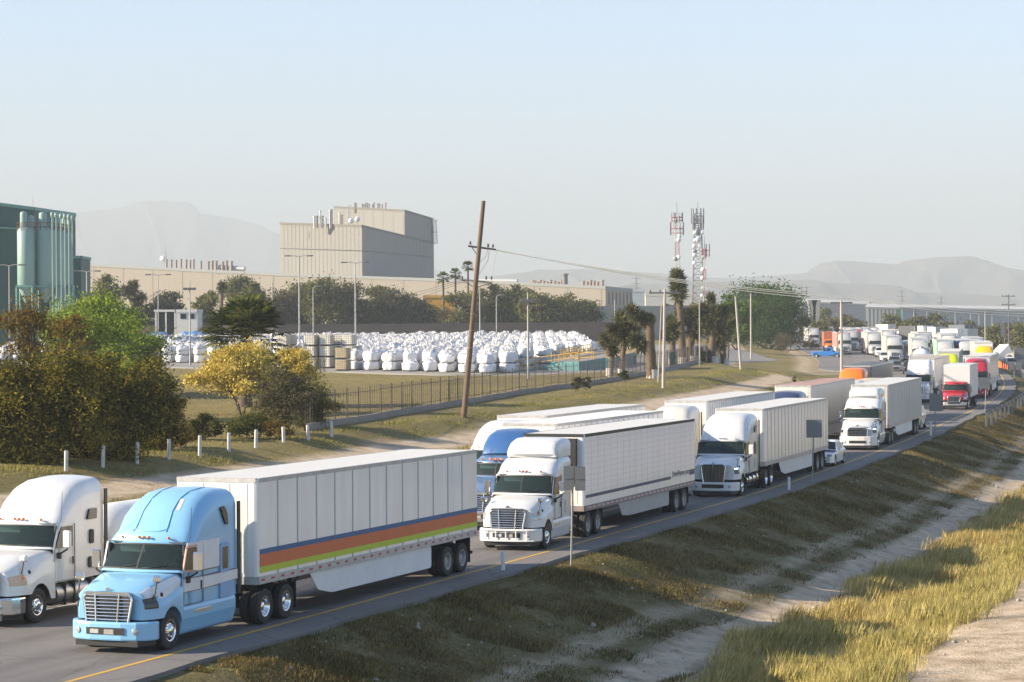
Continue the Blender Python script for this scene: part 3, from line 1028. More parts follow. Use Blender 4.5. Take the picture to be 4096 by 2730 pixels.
    if P.get('gstyle', 'slats') == 'slats': b.prism([(-gw1 + .02, gz1 - .02), (gw1 - .02, gz1 - .02), (gw1 - .10, gz1 + .05), (-gw1 + .10, gz1 + .05)], 'x', nf - .05, nf + .05)
    gs = P.get('gstyle', 'slats')
    def wid(z): return np.interp(z, [gz0, gz1 - 0.1, gz1], [gw0, gw1, gw1 - 0.12])
    if gs == 'slats':
        nsl = P.get('nslat', 9)
        for k in range(nsl):
            z = gz0 + (gz1 - gz0) * (k + 0.6) / (nsl + 0.1)
            wv = float(wid(z)) - 0.02
            b.tube([(gx(y, z) + 0.004, y, z) for y in np.linspace(-wv, wv, 7)], 0.017, 6)
        for s in (-1, 1):
            b.tube([(gx(0.3, gz0) + 0.02, s * 0.30, gz0), (gx(0.34, gz1) + 0.02, s * 0.35, gz1)], 0.024, 6)
    elif gs == 'mesh':
        b.box(nf + 0.015, nf + 0.07, -0.035, 0.035, gz0, gz1 + 0.05)
        for s in (-1, 1):
            for k in range(7):
                y = s * (0.09 + k * 0.075)
                b.tube([(nf + 0.02, y, gz0 + 0.05), (nf + 0.02, y * 1.05, gz1 - 0.08)], 0.006, 4, 1)
    elif gs == 'bars':
        for k in range(5):
            z = gz0 + 0.06 + (gz1 - gz0 - 0.1) * k / 4.6
            wv = float(wid(z)) - 0.03
            b.box(nf + 0.012, nf + 0.055, -wv, wv, z, z + 0.05, 1)
    b.build('grille_bars', [P.get('gchrome', CHROME), P.get('gbar', CHROME)], gr)
    # bumper
    bc = P.get('bumper', col)
    bz0, bz1 = P.get('bz', (0.34, 0.82))
    bl = [(nf + 0.16, 0), (nf + 0.15, 0.45), (nf + 0.06, 0.85), (nf - 0.12, 1.10), (nf - 0.34, HW + 0.02), (xs + 0.60, HW + 0.02), (xs + 0.60, HW - 0.14), (nf - 0.30, 0.9), (nf - 0.1, 0)]
    b = MB()
    full = bl + [(x, -y) for (x, y) in bl[-2:0:-1]]
    b.prism(full, 'z', bz0, bz1)
    bo = b.build('bumper', bc, root, bevel=0.05, seg=2)
    b = MB()
    b.prism([(nf + 0.15, -0.55), (nf + 0.168, -0.3), (nf + 0.168, 0.3), (nf + 0.15, 0.55), (nf + 0.05, 0.5), (nf + 0.05, -0.5)], 'z', bz0 + 0.16, bz0 + 0.34)
    b.build('air_intake', BLACK, bo)
    if lod < 3:
        for s in (-1, 1):
            b = MB()
            b.lathe([(0.085, -0.05), (0.085, 0.035), (0.065, 0.045), (0, 0.047)], (nf + 0.045, s * 0.82, bz0 + 0.25), (1, s * 0.35, 0), 14)
            b.build('fog_lamp', LAMPG, bo)
    if lod < 2 and P.get('plate', 1):
        b = MB(); b.box(nf + 0.168, nf + 0.178, -0.02, 0.26, bz0 + 0.17, bz0 + 0.30)
        b.build('licence_plate', mat('licence plate', (0.45, 0.42, 0.38), 0.5, noise=0.9, nscale=25, col2=(0.05, 0.04, 0.04)), bo)
        b = MB(); b.box(nf + 0.168, nf + 0.176, -0.42, -0.18, bz0 + 0.19, bz0 + 0.30)
        b.build('unit_plate', mat('unit plate', (0.6, 0.6, 0.58), 0.5, noise=0.9, nscale=30, col2=(0.08, 0.08, 0.08)), bo)
    if P.get('guard'):
        b = MB()
        for z in (bz0 + 0.04, bz0 + 0.44):
            b.tube([(nf + 0.22 - 0.16 * abs(y) ** 3, y, z) for y in np.linspace(-1.05, 1.05, 9)], 0.028, 8)
        for y in (-0.8, -0.4, 0.0, 0.4, 0.8):
            b.tube([(nf + 0.22 - 0.16 * abs(y) ** 3, y, bz0 + 0.02), (nf + 0.22 - 0.16 * abs(y) ** 3, y, bz0 + 0.46)], 0.022, 6)
        b.build('bumper_guard', mat('white tube', (0.72, 0.72, 0.7), 0.35), bo)
    b = MB()
    b.prism([(nf + 0.08, -0.9), (nf + 0.08, 0.9), (xs + 0.58, 1.1), (xs + 0.58, -1.1)], 'z', bz0 - 0.14, bz0 + 0.01)
    b.build('air_dam', BLACK, root)
    # hood mirrors
    if lod < 2 and P.get('hmir', 1):
        for s in (-1, 1):
            b = MB()
            b.rbox(xs + 0.50, xs + 0.64, s * 1.12 - 0.12, s * 1.12 + 0.12, 1.78, 1.97, 0.05)
            hm = b.build('hood_mirror', P.get('mirror', CHROME), hood)
            b = MB(); b.tube([(xs + 0.70, s * 1.0, 1.24), (xs + 0.66, s * 1.12, 1.5), (xs + 0.57, s * 1.12, 1.82)], 0.022, 6)
            b.build('mirror_stalk', BLACK, hm)
    # side fairing over tanks
    fc = P.get('fairing', col)
    for s in (-1, 1):
        if fc is not None:
            b = MB()
            prof = [(HW - 0.02, zb), (HW + 0.01, zb - 0.1), (HW + 0.01, zb - 0.32), (HW - 0.08, 0.34), (HW - 0.16, 0.27), (HW - 0.45, 0.27), (HW - 0.45, zb)]
            b.prism([(s * y, z) for (y, z) in prof], 'x', back + 0.12, xs - 0.62)
            fo = b.build('side_fairing', fc, root, bevel=0.03)
            b = MB()
            b.prism([(s * y, z) for (y, z) in [(HW - 0.02, zb - 0.02), (HW + 0.016, zb - 0.16), (HW + 0.016, zb - 0.24), (HW - 0.04, zb - 0.26)]], 'x', back + 1.6, back + 2.5)
            b.build('step', ALU, fo)
            b = MB(); b.lathe([(.30, 0), (.28, -.10), (.18, -.18), (0, -.21)], (back + 0.12, s * (HW - .33), .62), (1, 0, 0), 18); b.build('tank_end', ALU, fo)
        else:
            b = MB()
            b.tube([(back + 0.3, s * 0.93, 0.68), (xs - 1.0, s * 0.93, 0.68)], 0.31, 18)
            fo = b.build('fuel_tank', CHROME if P.get('tankchrome') else ALU, root)
            b = MB()
            for xx in (back + 0.8, back + 1.7, xs - 1.4):
                if xx < xs - 1.05: b.box(xx - 0.03, xx + 0.03, s * 0.93 - 0.32, s * 0.93 + 0.32, 0.36, 1.0)
            b.box(xs - 1.9, xs - 0.75, min(s * 0.95, s * 1.22), max(s * 0.95, s * 1.22), 0.40, 0.45)
            b.build('tank_step', CHASSIS, fo)
    # frame, fifth wheel, axles
    b = MB()
    for s in (-0.42, 0.42):
        b.box(P.get('tail', -2.55), nf - 0.4, s - 0.05, s + 0.05, 0.74, 1.0)
    b.cyl((xs, -1.0, 0.5), (xs, 1.0, 0.5), 0.06)
    for a in P.get('drives', (-0.465, -1.82)):
        b.cyl((a, -1.0, 0.5), (a, 1.0, 0.5), 0.09)
        b.lathe([(0.0, -0.2), (0.2, -0.15), (0.22, 0.1), (0, 0.25)], (a, 0, 0.5), (1, 0, 0), 12)
    b.box(-1.7, -0.6, -0.45, 0.45, 1.0, 1.13)
    b.box(back - 0.5, back, -0.9, 0.9, 0.6, 1.02)
    b.build('chassis', CHASSIS, root)
    rk = P.get('rim', 'chrome')
    for s in (-1, 1):
        wheel(root, xs, s * 1.07, 'front', 0.5, 0.29)
        for a in P.get('drives', (-0.465, -1.82)):
            wheel(root, a, s * 1.13, rk, 0.5, 0.27, 0.33)
        ft = min(P.get('drives', (-1.82,))) - 0.62
        b = MB(); b.box(ft - 0.02, ft, min(s * .7, s * 1.26), max(s * .7, s * 1.26), 0.25, 0.98); b.build('mud_flap', BLACK, root)
    # separate roof fairing
    if P.get('fair'):
        fp = P['fair']       # [(x, z, hw, rc)]
        z0 = P['fairz']
        fs_ = [sec(h_, z0, z_, [z0 + 0.08], rc_, 0.0, 0.03, x=x_, curve=0.16 * (1 - k / len(fp)), rcz=min(rc_, (z_ - z0) * 0.6)) for k, (x_, z_, h_, rc_) in enumerate(fp)]
        b = MB(); b.grid(fs_, 0, True)
        b.add(fs_[0], [tuple(range(len(fs_[0])))], 0)
        b.build('roof_fairing', P.get('faircol', col), root)
    for fn in P.get('extra', []):
        fn(root, cab, st)
    return cab

def semi_root(x, y, yw, z, label, group='semi trailer trucks queueing on the highway', pitch=None):
    th = math.atan2(-math.cos(yw), -math.sin(yw))
    o = empty('semi_truck', (x, y, z), 0, label, 'truck', group)
    # the road climbs: tip the whole truck with the slope under it
    g = (float(zr(y + 6)) - float(zr(y - 6))) / 12.0 if pitch is None else pitch
    o.rotation_euler = (0, math.atan(g * math.cos(yw)), th)
    return o
def ref_truck(x0, y0, yawdeg, z=None, **k):
    # x0, y0: the trailer's front corner on its left flank
    yw = R(yawdeg)
    lf = Vector((math.cos(yw), -math.sin(yw)))
    c = Vector((x0, y0)) - lf * 1.295
    return semi_root(c.x, c.y, yw, float(zr(y0)) if z is None else z, **k)
# ------------------------------------------------------------------ the near queue
BLUE = paint('light blue', (0.225, 0.46, 0.66), 0.26, 0.12)
WDECAL = mat('white vinyl', (0.70, 0.69, 0.68), 0.4, noise=0.3, nscale=2)
CREAM = paint('cream', (0.62, 0.58, 0.50), 0.35)
RUSTLINE = mat('brown pinstripe', (.20, .10, .06), .5)
NAVY = mat('navy vinyl', (0.035, 0.045, 0.11), 0.45, noise=0.3, nscale=2)
def articulate(root, before, ang, px=-1.1):
    M = Matrix.Translation((px, 0, 0)) @ Matrix.Rotation(R(ang), 4, 'Z') @ Matrix.Translation((-px, 0, 0))
    for o in root.children:
        if o.name not in before:
            o.matrix_basis = M @ o.matrix_basis
def aero_roof(back, top=3.95, x0=3.72):
    return [(x0, 3.02, 1.20, 0.36), (x0 - 0.32, 3.42, 1.185, 0.44), (x0 - 0.75, 3.72, 1.175, 0.50), (x0 - 1.3, top - 0.06, 1.165, 0.50), (x0 - 1.95, top, 1.16, 0.46), (back, top - 0.03, 1.16, 0.44)]

# 1 - light blue tractor, striped trailer
def roof_pod(root, cab, st):
    # the raised sculpted panel on the roof and its worn edge
    m = len(st[0]); mid = (m - 1) / 2
    b = MB()
    for k in (-1, 1):
        pts = []
        for t in np.linspace(0, 1, 14):
            p, n = samp(st, 4.6 + 4.6 * t, mid + k * (3.2 + 0.9 * t))
            pts.append(p + n * 0.006)
        b.tube(pts, 0.017, 6)
    pts = []
    for t in np.linspace(-1, 1, 13):
        p, n = samp(st, 4.6 + 0.25 * abs(t) ** 4, mid + 3.2 * t)
        pts.append(p + n * 0.006)
    b.tube(pts, 0.017, 6)
    b.build('roof_rib', BLUE, cab)
    b = MB()
    patch(b, st, 6.1, 7.0, mid - 5.0, mid - 4.1, 0.006, 5, 4)
    b.build('worn_paint_patch', mat('bare fibreglass', (0.62, 0.58, 0.56), 0.7, noise=0.5, nscale=5), cab)
    b = MB()
    b.tube([(1.05, 0.98, 2.9), (1.05, 0.98, 3.55), (1.0, 0.98, 3.66)], 0.075, 10)
    b.build('exhaust_stack', mat('cream stack', (0.6, 0.55, 0.45), 0.5), root)
t1 = ref_truck(-7.14, 62.5, 21.4, label='light blue semi truck pulling a white trailer with blue, orange and lime stripes')
trailer(t1, stripes=[(1.99, 2.13, mat('stripe blue', (0.030, 0.105, 0.24), 0.5, noise=0.25, nscale=1.5)), (1.64, 1.99, mat('stripe orange', (0.58, 0.14, 0.045), 0.5, noise=0.25, nscale=1.5)), (1.47, 1.64, mat('stripe lime', (0.45, 0.52, 0.03), 0.5, noise=0.25, nscale=1.5))],
        skirt=(3.35, 12.3), axle=13.65, seams=1.235)
_b = set(o.name for o in t1.children)
band = [(4.24, 1.40), (4.24, 1.74), (3.0, 1.70), (1.14, 1.72), (1.14, 1.46), (3.0, 1.40)]
tractor(t1, dict(col=BLUE, xs=4.92, nose=6.02, back=1.14, roof=aero_roof(1.14, 3.95, 3.72), rake=0.50, split=1, visor=0.03,
    doorwin=[(4.18, 1.97), (3.98, 2.54), (3.50, 2.54), (3.50, 1.94)], winframe=mat('weathered frame', (0.50, 0.28, 0.20), 0.6, noise=0.6, nscale=4, col2=(0.6, 0.5, 0.42)),
    sleepwin=[[(2.02, 1.80), (2.02, 2.38), (1.72, 2.40), (1.72, 1.80)], [(2.12, 3.46), (1.90, 3.50), (1.72, 3.28), (1.68, 2.98), (1.80, 2.98)]],
    sleepframe=[[(2.14, 1.70), (2.14, 2.48), (1.60, 2.50), (1.60, 1.70)], [(2.16, 1.02), (2.16, 1.44), (1.48, 1.46), (1.48, 1.02)]], framecol=mat('faded blue frame', (0.22, 0.36, 0.55), 0.4),
    decals=[([(4.24, 1.735), (4.24, 1.755), (1.14, 1.735), (1.14, 1.715)], RUSTLINE), ([(4.24, 1.385), (4.24, 1.405), (3.0, 1.405), (1.14, 1.465), (1.14, 1.445), (3.0, 1.385)], RUSTLINE), ([(3.44, 1.875), (3.44, 1.90), (2.20, 1.90), (2.20, 1.875)], RUSTLINE), ([(3.44, 1.90), (3.44, 2.66), (2.20, 2.68), (2.20, 1.90)], WDECAL), (band, WDECAL), ([(4.22, 1.93), (3.96, 2.66), (3.44, 2.66), (3.44, 1.90)], WDECAL)],
    hoodband=[(0.30, 3.0, 3.6, 5.5, WDECAL), (3.0, 11.5, 3.15, 4.95, WDECAL)], lamp=LAMPD, ind=0, htop=0.80, extra=[roof_pod]), 0)
articulate(t1, _b, 1.35)

# 2 - white tractor with a roof fairing, tiled trailer with a web address
def letters(root, body):
    me = text_mesh('DriveWerner.com', 0.37)
    me.materials.append(NAVY)
    o = link('lettering', me, body, (-13.75, 1.295 + 0.012, 1.75))
    o.rotation_euler = (PI / 2, 0, PI)
t2 = ref_truck(2.85, 88.96, 20.3, label='white semi truck with tube bumper guard, tiled white trailer with navy line and web address')
bd = trailer(t2, zb=1.05, tiles=True, skirt=(4.6, 12.1), axle=13.25, side=mat('tiled trailer skin', (0.80, 0.77, 0.76), 0.35, coat=0.7, noise=0.5, nscale=1.4, col2=(0.66, 0.60, 0.57), stretch=(1, 1, 0.3)),
        rail=mat('grimy rail', (0.30, 0.25, 0.24), 0.7, noise=0.8, nscale=3, col2=(0.13, 0.10, 0.10)), dark_rail=True, skirt_col=mat('dusty skirt', (0.38, 0.36, 0.34), 0.6, noise=0.4, nscale=1.5))
letters(t2, bd)
b = MB(); b.box(-12.2, -0.13, 1.295, 1.301, 1.56, 1.69); b.box(-16.1, -15.25, 1.295, 1.301, 1.56, 1.80); b.build('stripe', NAVY, bd)
b = MB(); b.box(0.02, 0.22, -1.0, 1.0, 2.2, 3.95); b.build('front_unit', BLACK, t2)
_b = set(o.name for o in t2.children)
def mid_roof(back): return [(3.62, 2.92, 1.20, 0.30), (3.30, 3.18, 1.19, 0.30), (2.75, 3.33, 1.18, 0.26), (2.1, 3.37, 1.17, 0.24), (back, 3.37, 1.17, 0.24)]
tractor(t2, dict(col=WHITE, xs=4.64, nose=5.74, back=1.55, roof=mid_roof(1.55), zw=2.68, zc=1.98, rake=0.48, split=1, visor=0.03, marker=REDL,
    sleepframe=[[(2.35, 1.20), (2.35, 1.72), (1.75, 1.72), (1.75, 1.20)], [(2.3, 1.95), (2.3, 2.55), (1.8, 2.55), (1.8, 1.95)]], framecol=CREAM, guard=1,
    fair=[(3.02, 3.46, 0.98, 0.08), (2.9, 3.72, 1.02, 0.22), (2.55, 3.95, 1.05, 0.28), (1.9, 4.05, 1.09, 0.26), (1.45, 4.04, 1.13, 0.24)], fairz=3.36, rim='steel'), 0)
articulate(t2, _b, 1.3)

# 3 - white tractor with the split mesh grille
def stack_mirror(root, cab, st):
    b = MB(); b.rbox(4.62, 4.78, 1.52, 1.68, 1.75, 2.42, 0.04); b.build('mirror', WHITE, root)
t3 = ref_truck(12.98, 115.59, 19.7, label='white semi truck with tall dark split grille and lit strip headlamps, plain white trailer')
trailer(t3, axle=13.42, skirt=(3.6, 12.0), seams=0.82, skirt_col=mat('white skirt', (0.62, 0.61, 0.6), 0.45, noise=0.3, nscale=1.4))
_b = set(o.name for o in t3.children)
tractor(t3, dict(col=WHITE, xs=5.1, nose=6.22, back=1.08, xw=4.92, rake=0.62, roof=aero_roof(1.08, 3.96, 3.95), zc=1.98, zw=2.62, hz=(1.58, 1.97), gz=(0.66, 1.62), gw=(0.50, 0.62), gslope=0.2,
    gstyle='mesh', lamp=LAMPD, drl=DRL, fairing=None, tankchrome=1, mirror=WHITE, bz=(0.30, 0.74), nosew=0.98, visor=0.02,
    sleepwin=[[(1.98, 1.90), (1.98, 2.52), (1.72, 2.52), (1.72, 1.90)], [(2.1, 3.0), (2.0, 3.25), (1.65, 3.36), (1.65, 3.0)]],
    sleepframe=[[(2.02, 1.2), (2.02, 1.7), (1.66, 1.7), (1.66, 1.2)]], framecol=CREAM, marker=WHITE, plate=0), 1)
articulate(t3, _b, 1.6)

# 4 - white tractor with a slatted black grille
t4 = ref_truck(25.69, 152.81, 18.2, label='white semi truck with black five bar grille and roof fairing, greyish white trailer')
trailer(t4, axle=12.9, skirt=(3.2, 11.4), seams=0.82, side=mat('greyed trailer skin', (0.50, 0.475, 0.44), 0.5, noise=0.4, nscale=1.0, col2=(0.36, 0.33, 0.30), stretch=(1, 1, 0.25)))
_b = set(o.name for o in t4.children)
tractor(t4, dict(col=WHITE, xs=4.77, nose=5.92, back=1.35, zw=2.62, zc=1.98, rake=0.50, marker=REDL, roof=mid_roof(1.35), gstyle='bars', gbar=CHROME, gz=(0.60, 1.48), gw=(0.62, 0.66), lamp=LAMPD, drl=mat('lit lamp bar', (0.9, 0.9, 0.9), 0.3, emit=(1.0, 0.93, 0.75, 0.9)),
    fair=[(3.02, 3.46, 0.98, 0.08), (2.9, 3.72, 1.02, 0.22), (2.55, 3.92, 1.05, 0.28), (1.9, 3.98, 1.09, 0.26), (1.3, 3.97, 1.13, 0.24)], fairz=3.36, plate=0, rim='steel', bz=(0.30, 0.92)), 1)
articulate(t4, _b, 1.0)

# left edge - white conventional tractor with a rounded trailer nose
xl, yl = -13.75 + 0.25, 63.5
ywl = R(20.9)
fwd = Vector((-math.sin(ywl), -math.cos(ywl))); lf = Vector((math.cos(ywl), -math.sin(ywl)))
c = Vector((xl, yl)) - fwd * 4.6 - lf * 1.2
t0 = semi_root(c.x, c.y, ywl, 0.0, 'white semi truck cut off by the left edge, chrome fuel tank and rounded white trailer')
b = MB()
prof = []
for k in range(9):
    a = PI / 2 * k / 8
    prof.append((-0.4 - 1.6 * (1 - math.sin(a)), 1.28 * math.sin(a) if k else 0.02))
rows = []
for x, s_ in [(-0.15, 0.05), (-0.2, 0.35), (-0.35, 0.62), (-0.6, 0.82), (-1.0, 0.94), (-1.6, 1.0), (-9.5, 1.0), (-9.7, 0.9)]:
    rows.append([(x, 1.05 * s_ * math.cos(t), 1.95 + (1.0 * s_) * math.sin(t)) for t in np.linspace(0, 2 * PI, 33)])
b.grid(rows, 0, True)
b.build('trailer_tank', mat('white tank', (0.72, 0.71, 0.69), 0.4, noise=0.2, nscale=1.0), t0)
b = MB(); b.box(-9.4, -0.6, -0.5, 0.5, 0.75, 1.0); b.build('trailer_frame', CHASSIS, t0)
tractor(t0, dict(col=WHITE, xs=4.6, nose=5.85, xw=4.1, back=1.0, roof=[(3.35, 2.95, 1.18, 0.30), (3.0, 3.38, 1.17, 0.4), (2.5, 3.72, 1.16, 0.45), (1.9, 3.88, 1.15, 0.45), (1.0, 3.93, 1.15, 0.42)], zw=2.66, zc=2.02, rake=0.42,
    fairing=None, tankchrome=0, bumper=CHROME, mirror=WHITE, rim='steel', lamp=mat('amber edged lamp', (0.5, 0.35, 0.25), 0.2), flare=0.05,
    sleepwin=[[(1.95, 2.72), (1.82, 3.02), (1.42, 3.04), (1.42, 2.72)]], sleepframe=[[(1.78, 2.0), (1.78, 2.42), (1.58, 2.42), (1.58, 2.0)], [(1.85, 1.3), (1.85, 1.62), (1.45, 1.62), (1.45, 1.3)]], framecol=mat('panel gap', (0.05, 0.05, 0.05), 0.8)), 1)

# second lane beside truck 2: dark blue conventional
DBLUE = paint('deep blue', (0.03, 0.095, 0.25), 0.3, 0.15)
STEELBL = paint('steel blue', (0.10, 0.17, 0.30), 0.3, 0.15)
def px_truck(pxr, y, yawdeg, **k):
    # front corner of the trailer's left flank under column pxr at distance y
    q = gd(pxr, y)
    return ref_truck(q.x, q.y, yawdeg, z=float(zr(y)), **k)
def lampbar(root, cab, st):
    b = MB()
    for yy in (-0.25, 0, 0.25):
        b.lathe([(0.05, 0), (0.05, 0.08), (0, 0.1)], (4.05, yy, 2.82), (1, 0, 0), 8)
    b.build('roof_lamp', AMBER, cab)
t5 = px_truck(2225.7, 98.2, 20.6, label='deep blue semi truck half hidden behind the white one with the tube bumper guard')
trailer(t5, seams=0.8, roof=mat('cream trailer roof', (0.76, 0.73, 0.64), 0.5), zt=4.15)
tractor(t5, dict(col=STEELBL, xs=5.0, nose=6.4, xw=4.3, back=1.2, roof=[(3.6, 2.85, 1.2, 0.3), (3.1, 2.95, 1.19, 0.25), (1.2, 2.95, 1.18, 0.25)], rake=0.3, zc=2.05, zw=2.62, fairing=None, tankchrome=1, bumper=CHROME, rim='chrome',
    fair=[(3.35, 3.0, 0.98, 0.1), (3.1, 3.5, 1.02, 0.3), (2.6, 3.85, 1.05, 0.4), (1.9, 3.98, 1.08, 0.4), (1.3, 3.98, 1.1, 0.4)], fairz=2.92, faircol=DBLUE, extra=[lampbar], marker=AMBER, split=1, htop=0.5, nosew=0.8), 1)
t6 = px_truck(2183.6, 108.6, 20.6, label='white semi truck behind the deep blue one, only roof and trailer top showing')
trailer(t6, seams=0.8, lod=2, zt=4.1)
tractor(t6, dict(col=WHITE, xs=4.9, nose=6.05, back=1.15, roof=aero_roof(1.15)), 2)
t7 = px_truck(2830, 128.5, 20.4, label='white semi truck with ribbed trailer, half hidden by the split grille one')
trailer(t7, seams=0.5, lod=1, zt=4.05, side=mat('bright ribbed skin', (0.62, 0.64, 0.64), 0.4, noise=0.2, nscale=1.0))
tractor(t7, dict(col=CREAM, xs=4.9, nose=6.05, back=1.15, roof=aero_roof(1.15, 3.85)), 1)
INDIGO = paint('dark indigo', (0.035, 0.045, 0.10), 0.3, 0.15)
t8 = px_truck(3247.5, 152.5, 19.0, label='dark indigo semi truck with tan roofed white curtain trailer in the second lane')
trailer(t8, seams=0, lod=1, roof=mat('reddish roof', (0.42, 0.25, 0.20), 0.7, noise=0.4, nscale=1.5), side=mat('loose curtain', (0.60, 0.58, 0.52), 0.6, noise=0.5, nscale=2.2, col2=(0.38, 0.36, 0.32), stretch=(1, 1, 0.15), bump=0.8, bscale=2.0))
tractor(t8, dict(col=INDIGO, xs=4.9, nose=6.05, back=1.15, roof=aero_roof(1.15, 3.8)), 1)
# ------------------------------------------------------------------ buildings (numbers are columns and rows of a 2353 px wide view of the photograph)
S = 1.74076
def G(px, py, dz=0.0): return gp(px * S, py * S, dz)
def GD(px, y): return gd(px * S, y)
def Z(px, py, y): return zat(py * S, y, px * S)
def XY(px, y): return (ray(px * S, 1340).x * y, y)
def isect(px, p, d):
    # walk from p along d until the column px is met
    r = ray(px * S, 1340).x
    t = (r * p[1] - p[0]) / (d[0] - r * d[1])
    return (p[0] + d[0] * t, p[1] + d[1] * t)
def block(name, foot, tops, zb, material, parent=None, parapet=None, roofm=None):
    n = len(foot)
    b = MB()
    vs = [(x, y, zb) for x, y in foot] + [(x, y, t) for (x, y), t in zip(foot, tops)]
    fs = [(i, (i + 1) % n, n + (i + 1) % n, n + i) for i in range(n)] + [tuple(range(n, 2 * n))]
    b.add(vs, fs)
    o = b.build(name, material, parent)
    if parapet:
        b = MB()
        for i in range(n):
            p, q = Vector((*foot[i], tops[i])), Vector((*foot[(i + 1) % n], tops[(i + 1) % n]))
            d = (q - p).normalized(); s = Vector((d.y, -d.x, 0)) * 0.15
            z0, z1 = Vector((0, 0, -parapet)), Vector((0, 0, 0.12))
            b.add([p + s + z0, q + s + z0, q + s + z1, p + s + z1, p - s + z0, q - s + z0, q - s + z1, p - s + z1],
                  [(0, 1, 2, 3), (7, 6, 5, 4), (3, 2, 6, 7), (0, 4, 5, 1)])
        b.build('parapet', roofm or material, o)
    return o
def ribs(parent, p, q, z0, z1f, step, mtl, w_=0.06, dep=0.04, name='cladding_seam'):
    # upright seams on a wall from p to q
    P, Q = Vector((*p, 0)), Vector((*q, 0)); L = (Q - P).length; d = (Q - P) / L; nrm = Vector((d.y, -d.x, 0))
    b = MB(); k = 1
    while k * step < L:
        c = P + d * k * step; t = k * step / L
        zt = z1f[0] + (z1f[1] - z1f[0]) * t
        a0, a1 = c - d * w_ / 2 + nrm * dep, c + d * w_ / 2 + nrm * dep
        b.add([(a0.x, a0.y, z0), (a1.x, a1.y, z0), (a1.x, a1.y, zt), (a0.x, a0.y, zt), (c.x, c.y, z0), (c.x, c.y, zt)], [(0, 1, 2, 3), (4, 0, 3, 5), (1, 4, 5, 2)])
        k += 1
    return b.build(name, mtl, parent)
BEIGE = mat('beige cladding', (0.33, 0.29, 0.235), 0.75, noise=0.2, nscale=0.12, col2=(0.28, 0.245, 0.20), stretch=(1, 1, 0.3))
BEIGE2 = mat('grey beige panels', (0.26, 0.25, 0.225), 0.75, noise=0.25, nscale=0.2, col2=(0.215, 0.205, 0.185), stretch=(1, 1, 0.2))
SEAMM = mat('cladding joint', (0.19, 0.175, 0.15), 0.8)
ROOFG = mat('grey roof edge', (0.30, 0.31, 0.30), 0.7)
STK = mat('rusty vent stack', (0.30, 0.22, 0.17), 0.7, noise=0.7, nscale=0.8, col2=(0.16, 0.10, 0.08))
SILV = mat('galvanised duct', (0.45, 0.45, 0.44), 0.5, 0.4)

# long factory hall
K = 1.36
w0, wd_ = (-145.6, 757.0), (0.951, -0.310)
fa, fb = isect(150, w0, wd_), isect(1392, w0, wd_)
fc = isect(1454, fb, (0.62, 0.78))
hall = empty('factory_hall', (fa[0], fa[1], float(ground(*fa))), 0, 'long low beige factory hall running behind the yard and its trees', 'factory')
def loc(o):      # world-space meshes below an empty
    o.matrix_parent_inverse = Matrix.Translation(-o.parent.location)
    return o
zt_a, zt_b = Z(187, 606, w0[1]), Z(1392, 659, fb[1])
foot = [fa, isect(640, w0, wd_), isect(1000, w0, wd_), fb, fc, (fc[0] - 40, fc[1] + 60), (fa[0] - 40, fa[1] + 60)]
tops = [zt_a + .3, Z(640, 629, foot[1][1]), Z(1000, 641, foot[2][1]), zt_b, Z(1454, 665, fc[1]), zt_b, zt_a]
hw_ = block('wall', foot, tops, 3.0, BEIGE, hall, 0.8, ROOFG); loc(hw_)
zl = min(tops)
ribs(hw_, foot[0], foot[1], 4, (tops[0], tops[1]), 11, SEAMM, 0.12, 0.05)
ribs(hw_, foot[1], foot[3], 4, (tops[1], tops[3]), 11, SEAMM, 0.12, 0.05)
b = MB()
P, Q = Vector((*fb, 0)), Vector((*fc, 0)); d = (Q - P); nn = Vector((d.y, -d.x, 0)).normalized()
for k in range(7):
    c = P + d * (0.10 + k * 0.135) + nn * 0.06
    e = d * 0.045
    za, zc_ = Z(1420, 700, fb[1]), Z(1420, 672, fb[1])
    b.add([(c.x, c.y, za), (c.x + e.x, c.y + e.y, za), (c.x + e.x, c.y + e.y, zc_), (c.x, c.y, zc_)], [(0, 1, 2, 3)])
loc(b.build('louvre', mat('dark louvre', (0.09, 0.085, 0.08), 0.7), hall))
def stack(parent, px, ptop, pbot, y, r, mt, nm='vent_stack', cap=True):
    x, _ = XY(px, y)
    b = MB()
    z0, z1 = Z(px, pbot, y), Z(px, ptop, y)
    b.tube([(x, y, z0 - 1.5), (x, y, z1)], r, 10)
    if cap: b.lathe([(r * 1.5, 0), (r * 1.5, 0.25), (0, 0.6)], (x, y, z1 + 0.1), (0, 0, 1), 10)
    o = b.build(nm, mt, parent)
    return loc(o) if parent.type == 'EMPTY' else o
for k, px in enumerate((384, 395, 406, 417, 429, 438, 446, 463, 480, 489, 498, 513, 522, 533)):
    p = isect(px, w0, wd_)
    stack(hall, px, (600 if k < 7 else 603) + (k % 3), 614, p[1] + 3, 0.34 if k < 8 else 0.42, STK)
for k, px in enumerate((1225, 1230, 1236, 1242, 1250, 1258, 1266, 1275, 1283, 1291, 1341, 1350, 1358, 1366, 1374, 1385)):
    p = isect(px, w0, wd_)
    stack(hall, px, 648 + (k % 3) * 2, 658, p[1] + 3, 0.45, STK)
p = isect(1299, w0, wd_); stack(hall, 1299, 633, 656, p[1] + 3, 0.9, mat('dark stack', (0.16, 0.155, 0.15), 0.7))
for (a, c_, t) in ((500, 522, 612), (530, 560, 614), (1095, 1190, 643)):
    p, q = isect(a, w0, wd_), isect(c_, w0, wd_)
    b = MB(); z_ = Z(a, t, p[1])
    b.tube([(p[0], p[1] + 4, z_ - .2), (q[0], q[1] + 4, z_ - .6)], 0.8, 8)
    loc(b.build('roof_duct', SILV, hall))
